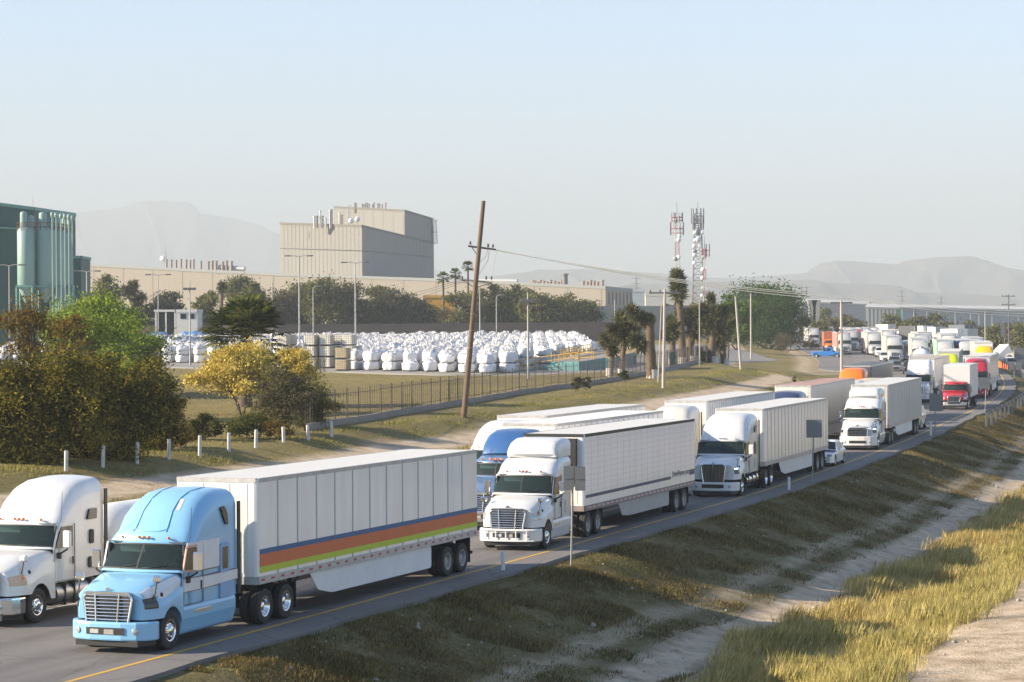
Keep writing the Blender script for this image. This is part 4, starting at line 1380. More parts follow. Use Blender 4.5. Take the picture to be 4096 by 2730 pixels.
# dish mast on the roof
p = isect(376, w0, wd_); x, y = p[0], p[1] + 5
m = empty('roof_mast', (x, y, Z(376, 606, y)), 0, 'thin lattice mast with a white dish on the factory roof', 'mast')
b = MB(); z0, z1 = Z(376, 610, y), Z(376, 568, y)
for dx in (-.4, .4):
    b.tube([(dx, 0, -1), (dx * .6, 0, z1 - z0 - 2)], 0.06, 5)
for k in range(8):
    b.tube([(-.4, 0, k * .9), (.4, 0, k * .9 + .8)], 0.04, 4)
b.tube([(0, 0, 0), (0, 0, z1 - z0)], 0.07, 5)
b.build('mast', SILV, m)
b = MB(); b.lathe([(0, 0.25), (.5, .2), (.95, 0), (.9, -.05), (0, .15)], (-1.0, -.3, z1 - z0 - 4.5), (-0.4, -1, 0), 16)
b.build('dish', mat('white dish', (0.7, 0.7, 0.68), 0.5), m)

# the tall block
s0 = 742.0; c0 = XY(833, s0)
sd_, fd_ = (0.459, 0.888), (-0.888, 0.459)
cl_, cr_ = isect(645, c0, fd_), isect(992, c0, sd_)
bk = (cl_[0] + cr_[0] - c0[0], cl_[1] + cr_[1] - c0[1])
tower = empty('process_building', (c0[0], c0[1], float(ground(*c0))), 0, 'tall grey beige windowless factory block rising above the long hall', 'factory')
tz = [Z(645, 512, cl_[1]), Z(833, 518, c0[1]), Z(992, 556, cr_[1]), Z(992, 556, cr_[1]) - 1]
tw = loc(block('wall', [cl_, c0, cr_, bk], tz, 4.0, BEIGE2, tower, 0.6, SEAMM))
ribs(tw, cl_, c0, 5, (tz[0], tz[1]), 1.55, SEAMM, 0.09, 0.05)
ribs(tw, c0, cr_, 5, (tz[1], tz[2]), 2.6, mat('faint joint', (0.235, 0.215, 0.18), 0.8), 0.07, 0.04)
zj = [Z(645, 571, cl_[1]), Z(833, 577, c0[1]), Z(992, 591, cr_[1])]
b = MB(); b.tube([(cl_[0], cl_[1] - .1, zj[0]), (c0[0], c0[1] - .15, zj[1]), (cr_[0] + .1, cr_[1] - .1, zj[2])], 0.10, 5)
loc(b.build('wall_band', SEAMM, tower))
c1 = XY(931, s0 + 31); u_l, u_r = isect(769, c1, fd_), isect(998, c1, sd_)
ub = (u_l[0] + u_r[0] - c1[0], u_l[1] + u_r[1] - c1[1])
uz = [Z(769, 475, u_l[1]), Z(931, 483, c1[1]), Z(998, 503, u_r[1]), Z(998, 503, u_r[1])]
up = loc(block('upper_wall', [u_l, c1, u_r, ub], uz, 4.0, BEIGE2, tower, 0.5, SEAMM))
ribs(up, u_l, c1, tz[2] - 2, (uz[0], uz[1]), 4.0, mat('faint joint', (0.235, 0.215, 0.18), 0.8), 0.06, 0.04)
for k, (px, t, bt, r_) in enumerate(((724, 500, 514, .35), (730, 500, 514, .35), (738, 488, 514, .28), (743, 500, 514, .3), (760, 486, 515, .3), (764, 485, 515, .3), (782, 492, 516, .3), (787, 498, 516, .3), (750, 505, 514, .3))):
    stack(tower, px, t, bt, s0 + 5, r_, STK if k % 2 else SILV)
for k, px in enumerate((817, 820, 834, 838, 842, 846, 850, 858, 861, 870, 874, 880, 888)):
    stack(tower, px, 470 + (k % 4) * 1.2, 480, s0 + 40, 0.22, STK)
for px, t, bt in ((647, 504, 514), (931, 478, 486), (770, 471, 478), (997, 494, 506)):
    stack(tower, px, t, bt, s0 + 8, 0.07, SILV, 'lightning_rod', False)
x, _ = XY(805, s0 + 8)
b = MB()
for dx in (-.5, .5): b.tube([(x + dx, s0 + 8, Z(805, 515, s0)), (x + dx, s0 + 8, Z(805, 466, s0))], 0.08, 5)
for k in range(24):
    z_ = Z(805, 515 - k * 2, s0); b.tube([(x - .5, s0 + 8, z_), (x + .5, s0 + 8, z_)], 0.05, 4)
loc(b.build('roof_ladder', SILV, tower))
x, _ = XY(997, u_r[1] - 1); yv = u_r[1] - 1.5
b = MB()
for dx in (-.6, 1.2):
    b.tube([(x + dx - .3, yv, Z(997, 505, yv)), (x + dx + .3, yv, Z(997, 560, yv))], 0.09, 5)
for k in range(22):
    z_ = Z(997, 508 + k * 2.4, yv); b.tube([(x - .6, yv, z_), (x + 1.3, yv, z_)], 0.06, 4)
for pyy in (508, 534, 560):
    z_ = Z(997, pyy, yv); b.box(x - 2.2, x + 1.5, yv - .4, yv + .4, z_ - .08, z_ + .08)
loc(b.build('escape_ladder', mat('dark steel', (0.10, 0.10, 0.11), 0.6), tower))
for k, (px, py) in enumerate(((808, 508), (823, 504))):
    x, _ = XY(px, s0 + 5); b = MB(); zz = Z(px, py, s0 + 5)
    b.lathe([(0, .3), (.5, .22), (.9, 0), (.85, -.05), (0, .15)], (x, s0 + 5, zz), (.2, -1, 0), 16)
    b.tube([(x, s0 + 5.2, zz), (x, s0 + 5.2, zz - 2.5)], 0.1, 6)
    loc(b.build('dish', mat('white dish', (0.7, 0.7, 0.68), 0.5), tower))

# green silo plant on the left
GREEN = mat('dark green cladding', (0.022, 0.075, 0.062), 0.6, noise=0.25, nscale=0.3, col2=(0.02, 0.07, 0.06), stretch=(1, 1, .2))
SILO = mat('pale green silo', (0.20, 0.30, 0.265), 0.5, noise=0.3, nscale=0.5, col2=(0.14, 0.22, 0.195), stretch=(1, 1, .15))
SILO2 = mat('green steel', (0.12, 0.25, 0.22), 0.55)
yG = 352
gx1 = XY(80, yG)[0]; gx0 = XY(-120, yG)[0]
plant = empty('green_plant', (gx1, yG, float(ground(gx1, yG))), 0, 'dark green metal clad plant building cut by the left edge behind pale silos', 'factory')
zg = Z(40, 474, yG)
po = loc(block('wall', [(gx0, yG - 6), (gx1, yG), (gx1 + 3, yG + 18), (gx0, yG + 18)], [Z(0, 469, yG) + 1, Z(80, 478, yG), Z(80, 478, yG), Z(0, 469, yG)], 3, GREEN, plant, 0.4, SILO2))
ribs(po, (gx0, yG - 6), (gx1, yG), 4, (zg, zg - .4), 2.2, mat('green joint', (0.022, 0.075, 0.062), 0.7), .10, .05)
b = MB(); z_ = Z(20, 523, yG); b.tube([(gx0, yG - 6.2, z_ + .3), (gx1, yG - .3, z_ - .4)], 0.16, 6); loc(b.build('wall_pipe', SILO, plant))
xa_ = XY(165, yG + 6)[0]; xb_ = XY(187, yG + 6)[0]
loc(block('annex_wall', [(xa_ - 4, yG + 6), (xb_, yG + 6), (xb_, yG + 14), (xa_ - 4, yG + 14)], [Z(176, 590, yG + 6)] * 4, 3, GREEN, plant, 0.3, SILO2))
stack(plant, 77, 452, 480, yG + 3, 0.07, SILV, 'lightning_rod', False)
yS = 336
silo_lab = ['leftmost pale green silo against the dark green wall', 'broad pale green silo second from the left', 'third silo from the left, partly behind the broad one', 'fourth silo of the green plant behind the vertical pipes', 'rightmost narrow silo of the green plant beside the tall pipes']
for k, (px, hw2, top) in enumerate(((61, 20, 530), (106, 22.5, 530), (134, 15, 532), (149, 12, 534), (160, 9, 535))):
    y = yS + k * 1.5
    x = XY(px, y)[0]; r_ = hw2 * S * y / F_PX
    zb_, zt_ = Z(px, 656, y), Z(px, top, y)
    so = empty('silo', (x, y, float(ground(x, y))), 0, silo_lab[k], 'silo', 'pale green silos')
    zg_ = so.location.z
    b = MB(); b.lathe([(0.25, -2.6), (r_, 0), (r_, (zt_ - zb_)), (r_ * .8, zt_ - zb_ + .35), (0, zt_ - zb_ + .5)], (0, 0, zb_ - zg_), (0, 0, 1), 28)
    b.build('shell', SILO, so)
    b = MB()
    hx = -r_ * .25 if k < 2 else 0
    rr = r_ * (.42 if k < 2 else .5)
    zt2 = Z(px, 488 + k * 1.5, y)
    b.lathe([(rr, zt_ - zg_), (rr, zt2 - zg_ - .3), (rr * .9, zt2 - zg_), (0, zt2 - zg_ + .15)], (hx, 0, 0), (0, 0, 1), 16)
    if k < 2: b.lathe([(rr * .8, zt_ - zg_), (rr * .8, zt2 - zg_ - .6), (0, zt2 - zg_ - .4)], (r_ * .5, .8, 0), (0, 0, 1), 14)
    b.build('filter_drum', SILO, so)
    b = MB()
    for hgt in (0.5, 1.1):
        b.tube([(r_ * math.cos(a), r_ * math.sin(a), zt_ - zg_ + hgt) for a in np.linspace(0, 2 * PI, 21)], 0.04, 4)
    for a in np.linspace(0, 2 * PI, 11)[:-1]:
        b.tube([(r_ * math.cos(a), r_ * math.sin(a), zt_ - zg_ - .1), (r_ * math.cos(a), r_ * math.sin(a), zt_ - zg_ + 1.1)], 0.035, 4)
    b.build('handrail', RUST, so)
    b = MB()
    for (dx, dy) in ((-r_, -r_), (r_, -r_), (-r_, r_), (r_, r_)):
        b.tube([(dx * .9, dy * .9, -.5), (dx * .9, dy * .9, zb_ - zg_)], 0.16, 6)
    b.box(-r_, r_, -r_, r_, zb_ - zg_ - .35, zb_ - zg_ - .02)
    b.build('support_frame', SILO2, so)
for k, px in enumerate((122, 131, 142, 151, 160, 168)):
    y = yS - 4 + k * .8; x = XY(px, y)[0]
    zt_ = Z(px, 493 + k * 1.6, y); zg_ = float(ground(x, y))
    b = MB(); b.tube([(0, 0, -.3), (0, 0, zt_ - zg_)], 0.10, 8)
    b.lathe([(.10, 0), (.28, .2), (.31, .6), (.2, .8), (0, .85)], (0, 0, zt_ - zg_ - .5), (0, 0, 1), 12)
    o = b.build('fill_pipe', SILO, None, (x, y, zg_))
    tag(o, 'tall green filling pipe with a bulb cap, number %s from the left beside the silos' % ['one', 'two', 'three', 'four', 'five', 'six'][k], 'pipe', 'filling pipes beside the silos')

# gate house, far sheds
def shed(name, label, px0, px1, ptop, y, depth, material, zb=None, roofm=None, seams=0, cat='building', trim=0.5, roll_=0.0):
    x0, x1 = XY(px0, y)[0], XY(px1, y)[0]
    g = float(ground((x0 + x1) / 2, y))
    o = empty(name, ((x0 + x1) / 2, y, g), 0, label, cat)
    zt = Z(px0, ptop, y)
    y1 = y + roll_
    w_o = loc(block('wall', [(x0, y), (x1, y1), (x1, y1 + depth), (x0, y + depth)], [zt] * 4, (g if zb is None else zb) - 0.5, material, o, trim, roofm))
    if seams: ribs(w_o, (x0, y), (x1, y1), g, (zt, zt), seams, SEAMM, 0.25, 0.08)
    return o
gh = shed('gate_house', 'small white flat roofed gate house with dark windows behind the bag yard', 405, 454, 713, 440, 7, mat('white render', (0.62, 0.61, 0.58), 0.7, noise=.2, nscale=.4))
x0, x1 = XY(356, 441)[0], XY(404, 441)[0]
g = gh.location.z
loc(block('canopy', [(x0, 440), (x1, 440), (x1, 447), (x0, 447)], [Z(380, 712, 440)] * 4, Z(380, 717, 440), mat('white render', (0.62, 0.61, 0.58)), gh))
b = MB(); b.box(x0 + .4, x1, 441.5, 446, g - 1, Z(380, 718, 440)); loc(b.build('window_wall', DGLASS, gh))
for px in (358, 381, 402):
    b = MB(); x = XY(px, 440)[0]; b.box(x - .15, x + .15, 440.1, 440.4, g - 1, Z(380, 717, 440)); loc(b.build('column', mat('white render', (0.62, 0.61, 0.58)), gh))
for a, c_ in ((415, 428), (436, 447)):
    b = MB(); b.box(XY(a, 440)[0], XY(c_, 440)[0], 439.93, 440.1, Z(420, 733, 440), Z(420, 722, 440)); loc(b.build('window', DGLASS, gh))
PALE = mat('bright sheet roof', (0.50, 0.47, 0.42), 0.5)
GREYW = mat('grey warehouse cladding', (0.30, 0.32, 0.33), 0.7, noise=.15, nscale=.05)
def warehouse(label, px0, px1, ptop0, ptop1, pfas, y0, y1, depth, wall):
    x0, x1 = XY(px0, y0)[0], XY(px1, y1)[0]
    g = 6.0
    o = empty('warehouse', ((x0 + x1) / 2, (y0 + y1) / 2, g), 0, label, 'warehouse')
    za, zb_ = Z(px0, ptop0, y0), Z(px1, ptop1, y1)
    fa_, fb_ = pfas * S * y0 / F_PX, pfas * S * y1 / F_PX
    loc(block('wall', [(x0, y0), (x1, y1), (x1 + depth * .2, y1 + depth), (x0 + depth * .2, y0 + depth)], [za - fa_, zb_ - fb_, zb_ - fb_, za - fa_], 3, wall, o))
    # low pitched roof that tips towards the road
    b = MB()
    b.add([(x0 - .3, y0 - .6, za - fa_), (x1 + .3, y1 - .6, zb_ - fb_), (x1 + depth * .1, y1 + depth * .5, zb_ + depth * .012), (x0 + depth * .1, y0 + depth * .5, za + depth * .012),
           (x0 - .3, y0 - .6, za - fa_ - .6), (x1 + .3, y1 - .6, zb_ - fb_ - .6), (x1 + depth * .2, y1 + depth, zb_ - fb_), (x0 + depth * .2, y0 + depth, za - fa_)],
          [(0, 1, 2, 3), (4, 5, 1, 0), (3, 2, 6, 7)])
    loc(b.build('roof', PALE, o))
    return o
wa = warehouse('long grey warehouse with a pale roof at the far right skyline', 1988, 2420, 700, 709, 4, 880, 960, 60, GREYW)
warehouse('distant low pale roofed shed behind the road queue', 1842, 1995, 688, 694, 5, 1150, 1180, 60, mat('shadowed shed wall', (0.24, 0.25, 0.26), 0.7))  # wall in one even mid grey
wo_ = warehouse('white ribbed warehouse with green edge, mid right skyline', 1990, 2068, 704, 706, 1.5, 780, 790, 40, mat('white ribbed cladding', (0.66, 0.65, 0.60), 0.6))
ribs(wo_.children[0], XY(1990, 780), XY(2068, 790), 5, (Z(1990, 706, 780), Z(2068, 708, 790)), 1.9, mat('faint joint', (0.235, 0.215, 0.18), 0.8), .5, .2)
b = MB(); x = XY(2068, 789)[0]; b.box(x - .6, x + .4, 789, 790, 4, Z(2068, 707, 790)); loc(b.build('green_edge', mat('bright green sheet', (0.10, 0.34, 0.12), 0.6), wo_))
shed('warehouse', 'pale blue grey shed just right of the beige hall', 1453, 1482, 669, 900, 40, mat('blue grey sheet', (0.36, 0.40, 0.42), 0.6), cat='warehouse')
shed('warehouse', 'low white roof strip beyond the tall yuccas', 1484, 1600, 671, 1050, 60, PALE, cat='warehouse', trim=2.0, roofm=PALE)
# low beige wall between the hall and the big tree, brown perimeter wall behind the bags
def wall_run(name, label, pts, h, thick, material, mati=None, cat='wall'):
    b = MB()
    for (p, q) in zip(pts[:-1], pts[1:]):
        n = max(1, int((Vector(q) - Vector(p)).length / 8))
        for k in range(n):
            a = Vector(p) + (Vector(q) - Vector(p)) * k / n; c_ = Vector(p) + (Vector(q) - Vector(p)) * (k + 1) / n
            d = (c_ - a).normalized(); s_ = Vector((-d.y, d.x)) * thick / 2
            za, zc_ = float(ground(a.x, a.y)), float(ground(c_.x, c_.y))
            vs = [(a.x - s_.x, a.y - s_.y, za - .3), (c_.x - s_.x, c_.y - s_.y, zc_ - .3), (c_.x + s_.x, c_.y + s_.y, zc_ - .3), (a.x + s_.x, a.y + s_.y, za - .3)]
            vs += [(x, y, za + h if i in (0, 3) else zc_ + h) for i, (x, y, z_) in enumerate(vs)]
            b.add(vs, [(0, 1, 5, 4), (2, 3, 7, 6), (4, 5, 6, 7), (1, 2, 6, 5), (3, 0, 4, 7)])
    o = b.build(name, material)
    return tag(o, label, cat)
wall_run('perimeter_wall', 'long brown perimeter wall behind the stacked bulk bags', [XY(150, 462), XY(640, 462), XY(1000, 470), XY(1440, 478)], 4.0, .4, mat('brown wall', (0.16, 0.115, 0.085), 0.85, noise=.4, nscale=.3))
wall_run('boundary_wall', 'plain beige wall between the factory hall and the big green tree', [XY(1370, 500), XY(1700, 530)], 7.5, .5, mat('plain beige wall', (0.36, 0.32, 0.26), 0.8, noise=.2, nscale=.2))
ob = shed('loading_shed', 'orange yellow loading shed half hidden among the trees', 975, 1050, 680, 500, 6, mat('orange sheet', (0.62, 0.33, 0.03), 0.6, noise=.3, nscale=.8), cat='building')

# hills
def hills(name, pts, y, depth, material, relief=1.0):
    rows = []
    n = len(pts)
    rng = random.Random(7)
    xs_ = np.interp(np.linspace(0, n - 1, 120), range(n), [p[0] for p in pts])
    ys_ = np.interp(np.linspace(0, n - 1, 120), range(n), [p[1] for p in pts])
    R_ = []
    for t in np.linspace(0, 1, 15):
        row = []
        for i, (px, py) in enumerate(zip(xs_, ys_)):
            hgt = max(0.0, Z(px, py, y) - 4.0)
            prof = math.sin(PI * t) ** 0.9
            yy = y + (t - 0.5) * depth
            spur = 1 + (0.16 * math.sin(i * .55 + 5 * t) + .09 * math.sin(i * 1.37 - 7 * t)) * (1 - prof) * 1.6 * relief
            row.append((XY(px, y)[0] * (yy / y) + 60 * math.sin(9 * t + i * .3), yy, 2 + hgt * min(1.0, prof * spur)))
        R_.append(row)
    b = MB(); b.grid(R_, 0, True)
    return tag(b.build(name, material), kind='structure')
HILL = mat('scrub hillside', (0.075, 0.075, 0.055), 0.95, noise=.5, nscale=.004, col2=(0.12, 0.10, 0.075))
hills('far_hills', [(-300, 700), (0, 640), (150, 510), (185, 492), (215, 482), (300, 469), (360, 460), (405, 463), (440, 474), (480, 490), (540, 507), (620, 525), (760, 556), (900, 588), (1010, 614), (1120, 650), (1250, 700)], 12000, 2200, mat('pale limestone hillside', (0.11, 0.115, 0.12), .95), 0.35)  # slope colour made paler and bluer, with distance haze mixed into it
hills('right_hills', [(1000, 700), (1110, 643), (1160, 626), (1230, 617), (1300, 620), (1350, 617), (1420, 624), (1500, 628), (1600, 634), (1700, 638), (1800, 628), (1870, 618), (1920, 605), (1960, 598), (2010, 606), (2060, 607), (2110, 600), (2150, 593), (2192, 587), (2225, 595), (2290, 604), (2353, 616), (2450, 640), (2600, 690)], 7600, 1600, HILL)
hills('near_hills', [(1300, 735), (1400, 662), (1500, 652), (1600, 650), (1700, 646), (1800, 641), (1900, 646), (2000, 655), (2100, 668), (2250, 680), (2353, 690), (2500, 735)], 5200, 1000, HILL)
# ------------------------------------------------------------------ trees and plants
BARK = mat('brown bark', (0.10, 0.075, 0.055), 0.9, noise=.5, nscale=6)
BARKD = mat('dark bark', (0.045, 0.036, 0.028), 0.9, noise=.5, nscale=6)
def leaf_quads(C, size, elong, rng, droop=0.0, up=0.0):
    n = len(C)
    d = rng.normal(size=(n, 3)); d[:, 2] = d[:, 2] * (1 - .4 * droop) - droop + up
    d /= np.linalg.norm(d, axis=1)[:, None] + 1e-9
    s = np.cross(d, rng.normal(size=(n, 3))); s /= np.linalg.norm(s, axis=1)[:, None] + 1e-9
    l = size * rng.uniform(.6, 1.4, (n, 1)); w_ = l / elong
    V = np.stack([C - d * l / 2, C + s * w_ / 2, C + d * l / 2, C - s * w_ / 2], 1).reshape(-1, 3)
    F = np.arange(4 * n).reshape(n, 4)
    return V, F
def tree(name, label, base, H, rx, rz, n, size, lm, seed, cat='tree', group=None, elong=2.5, droop=0.0, trunks=1, clumps=26, clump_r=None, crf=.34, bark=None, c_low=0.0, flat=1.0, tr=0.16, ry=None, lean=(0, 0), hollow=0.35, up=0.0, parts=True, sparse=0.0):
    """crown: leaf faces gathered in clumps at the ends of real limbs"""
    rng = np.random.default_rng(seed)
    ry = ry or rx
    root = empty(name, base, 0, label, cat, group)
    cz = H - rz
    cl = []
    while len(cl) < clumps:
        p = rng.uniform(-1, 1, 3)
        q = np.linalg.norm(p)
        if q > 1 or q < hollow: continue
        if p[2] < -0.75 + c_low: continue
        cl.append(p)
    cl = np.array(cl)
    jit = 1 + 0.18 * rng.normal(size=(len(cl), 1))
    cl = cl * jit * np.array([rx, ry, rz]) * 0.86 + np.array([lean[0], lean[1], cz])
    cl[:, 2] = np.maximum(cl[:, 2], 0.25)
    cr = clump_r or crf * (rx * ry * rz) ** (1 / 3)
    wts = rng.uniform(.4, 1.4, len(cl)); wts /= wts.sum()
    idx = rng.choice(len(cl), n, p=wts)
    C = cl[idx] + rng.normal(size=(n, 3)) * np.array([1, 1, .62 * flat]) * (cr * rng.uniform(.5, 1.25, len(cl))[idx])[:, None] * .62
    C[:, 2] = np.maximum(C[:, 2], .05)
    V, F = leaf_quads(C, size, elong, rng, droop, up)
    cw = fast_mesh('crown', V, F, lm, root)
    b = MB()
    hubs = []
    for t in range(trunks):
        a = 2 * PI * t / max(1, trunks) + seed
        f = 0.0 if trunks == 1 else 0.35
        h0 = max(.3, (cz - rz) * .9 + .35 * rz)
        top = Vector((lean[0] * .7 + f * rx * math.cos(a), lean[1] * .7 + f * ry * math.sin(a), h0))
        mid = top * 0.5 + Vector((rng.normal() * .12 * rx, rng.normal() * .12 * rx, 0))
        b0 = Vector((rng.normal() * .1 * trunks * .5, rng.normal() * .1, -.15))
        b.tube([b0, mid, top], [tr, tr * .8, tr * .62], 7)
        hubs.append(top)
    for c in cl:
        c = Vector(c)
        hub = min(hubs, key=lambda h: (h - c).length)
        m = hub * .45 + c * .55 + Vector((0, 0, -.12 * (c - hub).length)) + Vector(rng.normal(size=3) * .08 * rx)
        b.tube([hub, m, c], [tr * .42, tr * .26, tr * .10], 5)
    b.build('trunk', bark or BARK, root, fixn=False)
    return root
L_MESQ = leaf_mat('mesquite leaves', (0.038, 0.044, 0.014), (0.115, 0.118, 0.036), (0.23, 0.22, 0.075))
L_MESQ2 = leaf_mat('grey olive leaves', (0.045, 0.044, 0.024), (0.10, 0.092, 0.048), (0.18, 0.155, 0.08))
L_GOLD = leaf_mat('golden brown leaves', (0.06, 0.045, 0.012), (0.20, 0.135, 0.022), (0.34, 0.21, 0.035))
L_DARK = leaf_mat('dark thicket leaves', (0.014, 0.018, 0.005), (0.085, 0.080, 0.015), (0.42, 0.33, 0.055))
L_BROWN = leaf_mat('brown leaves', (0.05, 0.038, 0.012), (0.15, 0.105, 0.022), (0.28, 0.185, 0.04))
L_LIME = leaf_mat('lime leaves', (0.06, 0.095, 0.014), (0.17, 0.24, 0.028), (0.36, 0.41, 0.07), .45)
L_YEL = leaf_mat('yellow blossom', (0.22, 0.165, 0.035), (0.52, 0.40, 0.075), (0.76, 0.62, 0.20), .3)
L_BUSH = leaf_mat('dull bush leaves', (0.02, 0.026, 0.010), (0.06, 0.066, 0.022), (0.13, 0.12, 0.04))
L_GRN = leaf_mat('deep green leaves', (0.014, 0.034, 0.007), (0.040, 0.088, 0.014), (0.10, 0.17, 0.025))
L_LGRN = leaf_mat('light green leaves', (0.03, 0.06, 0.010), (0.085, 0.145, 0.022), (0.17, 0.25, 0.04), .4)
L_PALM = leaf_mat('palm blades', (0.022, 0.032, 0.008), (0.07, 0.088, 0.022), (0.22, 0.22, 0.065), .25)
L_YUC = leaf_mat('yucca blades', (0.030, 0.034, 0.014), (0.085, 0.086, 0.034), (0.20, 0.185, 0.075), .2)

# left thicket
def at_px(px, py): return G(px, py)
def wid(px, y): return px * S * y / F_PX
th = [('wide dark thicket at the left edge with golden brown top', 60, 1078, 268, 280, 160, 118, 46000, L_DARK, 11),
      ('wide dark thicket right of the left edge one, shading the short white posts', 235, 1072, 150, 248, 145, 120, 46000, L_DARK, 12),
      ('brown drooping thicket sloping down towards the posts beside the gap in the hedge', 350, 1045, 92, 205, 105, 100, 22000, L_DARK, 13)]
for lab, px, py, hwp, hp, _, _, n, lm, sd in th:
    p = G(px, py); y = p.y + 3.5
    p = GD(px, y)
    H = wid(hp, y)
    tree('thicket', lab, p, H, wid(hwp * .74, y), H * .56, int(n * 1.7), .20, lm, sd, 'bush', None, elong=3.2, droop=.35, trunks=4, clumps=110, bark=BARKD, c_low=-.3, tr=.11, ry=wid(hwp * .62, y) * .55, hollow=.1)
def T(label, px, py_base, py_top, hwp, lm, n, size, seed, y=None, name='tree', **k):
    p = G(px, py_base) if y is None else GD(px, y)
    y = p.y
    H = Z(px, py_top, y) - p.z
    rx = wid(hwp, y)
    rzf = k.pop('rzf', .42)
    return tree(name, label, p, H, rx, H * rzf, n, size, lm, seed, **k)
T('thin brown topped tree with bare dark limbs at the left edge', 62, 0, 676, 78, L_BROWN, 5200, .24, 21, y=150, clumps=34, trunks=2, bark=BARKD, rzf=.30, droop=.2, tr=.10)
T('second brown tree with forked dark limbs leaning into the lime tree', 135, 0, 712, 62, L_BROWN, 4000, .22, 22, y=148, clumps=26, trunks=2, bark=BARKD, rzf=.3, tr=.09, lean=(.8, 0))
T('bright lime green palo verde tree in front of the bag yard', 222, 0, 678, 138, L_LIME, 30000, .30, 23, y=190, clumps=60, trunks=3, bark=mat('green bark', (0.12, 0.15, 0.05), .8), rzf=.48, elong=2.2, tr=.13)
T('smaller lime green tree at the right foot of the bright one', 292, 0, 738, 74, L_LIME, 11000, .28, 24, y=186, clumps=30, trunks=2, bark=mat('green bark', (0.12, 0.15, 0.05), .8), rzf=.45, tr=.09)
# yellow blossoming huisache and its dark neighbours
T('yellow blossoming huisache beside the fan palm', 556, 955, 792, 102, L_YEL, 34000, .16, 25, clumps=44, trunks=3, bark=BARK, rzf=.40, elong=1.5, tr=.08, up=.2)
T('small yellow blossoming huisache right of the palm trunk', 682, 955, 798, 56, L_YEL, 11000, .16, 26, clumps=26, trunks=2, bark=BARK, rzf=.32, elong=1.5, tr=.06, up=.2)
T('feathery grey green bush under the right huisache', 650, 1000, 850, 62, L_MESQ2, 15000, .17, 27, clumps=34, trunks=3, rzf=.5, elong=3, tr=.05)
T('dark spiny bush at the right end of the white posts', 706, 985, 870, 62, L_BUSH, 16000, .15, 28, name='bush', cat='bush', clumps=34, trunks=3, rzf=.5, elong=3, tr=.05, bark=BARKD)
T('low green bush between the thicket and the yellow tree', 468, 1012, 955, 48, L_BUSH, 6000, .15, 29, name='bush', cat='bush', clumps=20, trunks=3, rzf=.5, tr=.04)
T('low bright green bush at the foot of the yellow tree', 570, 1008, 945, 52, leaf_mat('mid green leaves', (0.03, 0.04, 0.01), (0.09, 0.10, 0.022), (0.17, 0.16, 0.04)), 6000, .15, 30, name='bush', cat='bush', clumps=20, trunks=3, rzf=.5, tr=.04)
T('dry brown bush behind the seventh white post', 640, 1012, 962, 38, L_BROWN, 4500, .13, 31, name='bush', cat='bush', clumps=16, trunks=3, rzf=.5, tr=.04)
T('dusty low bush behind the post left of the gap', 415, 1030, 985, 40, L_BROWN, 4000, .14, 32, name='bush', cat='bush', clumps=16, trunks=3, rzf=.5, tr=.04)

# palms
def fan_palm(label, px, y, py_head, rpx, n, seed, trunk=True, skirt=True, group=None):
    rng = np.random.default_rng(seed)
    p = GD(px, y); hz = Z(px, py_head, y) - p.z; r_ = wid(rpx, y)
    root = empty('fan_palm', p, 0, label, 'palm', group)
    b = MB(); b.tube([(0, 0, -.1), (.05, 0, hz * .5), (0, 0, hz)], [r_ * .15, r_ * .12, r_ * .13], 9); b.build('trunk', BARK, root)
    Vs, Fs = [], []
    for k in range(n):
        el = rng.uniform(-1.0 if skirt else -.35, 1.0) + .5 * rng.random(); az = rng.uniform(0, 2 * PI)
        d = Vector((math.cos(az) * math.cos(el), math.sin(az) * math.cos(el), math.sin(el)))
        sd_ = Vector((-math.sin(az), math.cos(az), 0)); upv = d.cross(sd_) * -1
        o = Vector((0, 0, hz)) + d * r_ * rng.uniform(.42, .58)
        for j in range(17):
            a = (j - 8) / 8 * 1.25
            q = d * math.cos(a) + sd_ * math.sin(a)
            ln = r_ * rng.uniform(.42, .58) * (1 - .15 * abs(a))
            tip = o + q * ln + Vector((0, 0, -.16 * ln * (1 + .4 * rng.random())))
            mid = o + q * ln * .6 + upv * .02
            s_ = (sd_ * math.cos(a) - d * math.sin(a)) * .030 * r_
            i = len(Vs)
            Vs += [o, mid + s_, tip, mid - s_]; Fs.append((i, i + 1, i + 2, i + 3))
        i = len(Vs); s_ = sd_ * .012 * r_
        Vs += [Vector((0, 0, hz)) - s_, Vector((0, 0, hz)) + s_, o + s_, o - s_]; Fs.append((i, i + 1, i + 2, i + 3))
    fast_mesh('crown', np.array([tuple(v) for v in Vs]), np.array(Fs), L_PALM, root)
    return root
fan_palm('dark broad fan palm rising behind the yellow tree', 562, 170, 782, 118, 110, 41)
fan_palm('tallest of three small palms beside the leaning wooden pole', 1076, 500, 614, 17, 46, 42, group='three skyline palms')
fan_palm('middle of three small palms in front of the beige hall', 1047, 495, 631, 18, 46, 43, group='three skyline palms')
fan_palm('lowest and leftmost of three small palms in front of the beige hall', 1019, 490, 640, 19, 46, 44, group='three skyline palms')

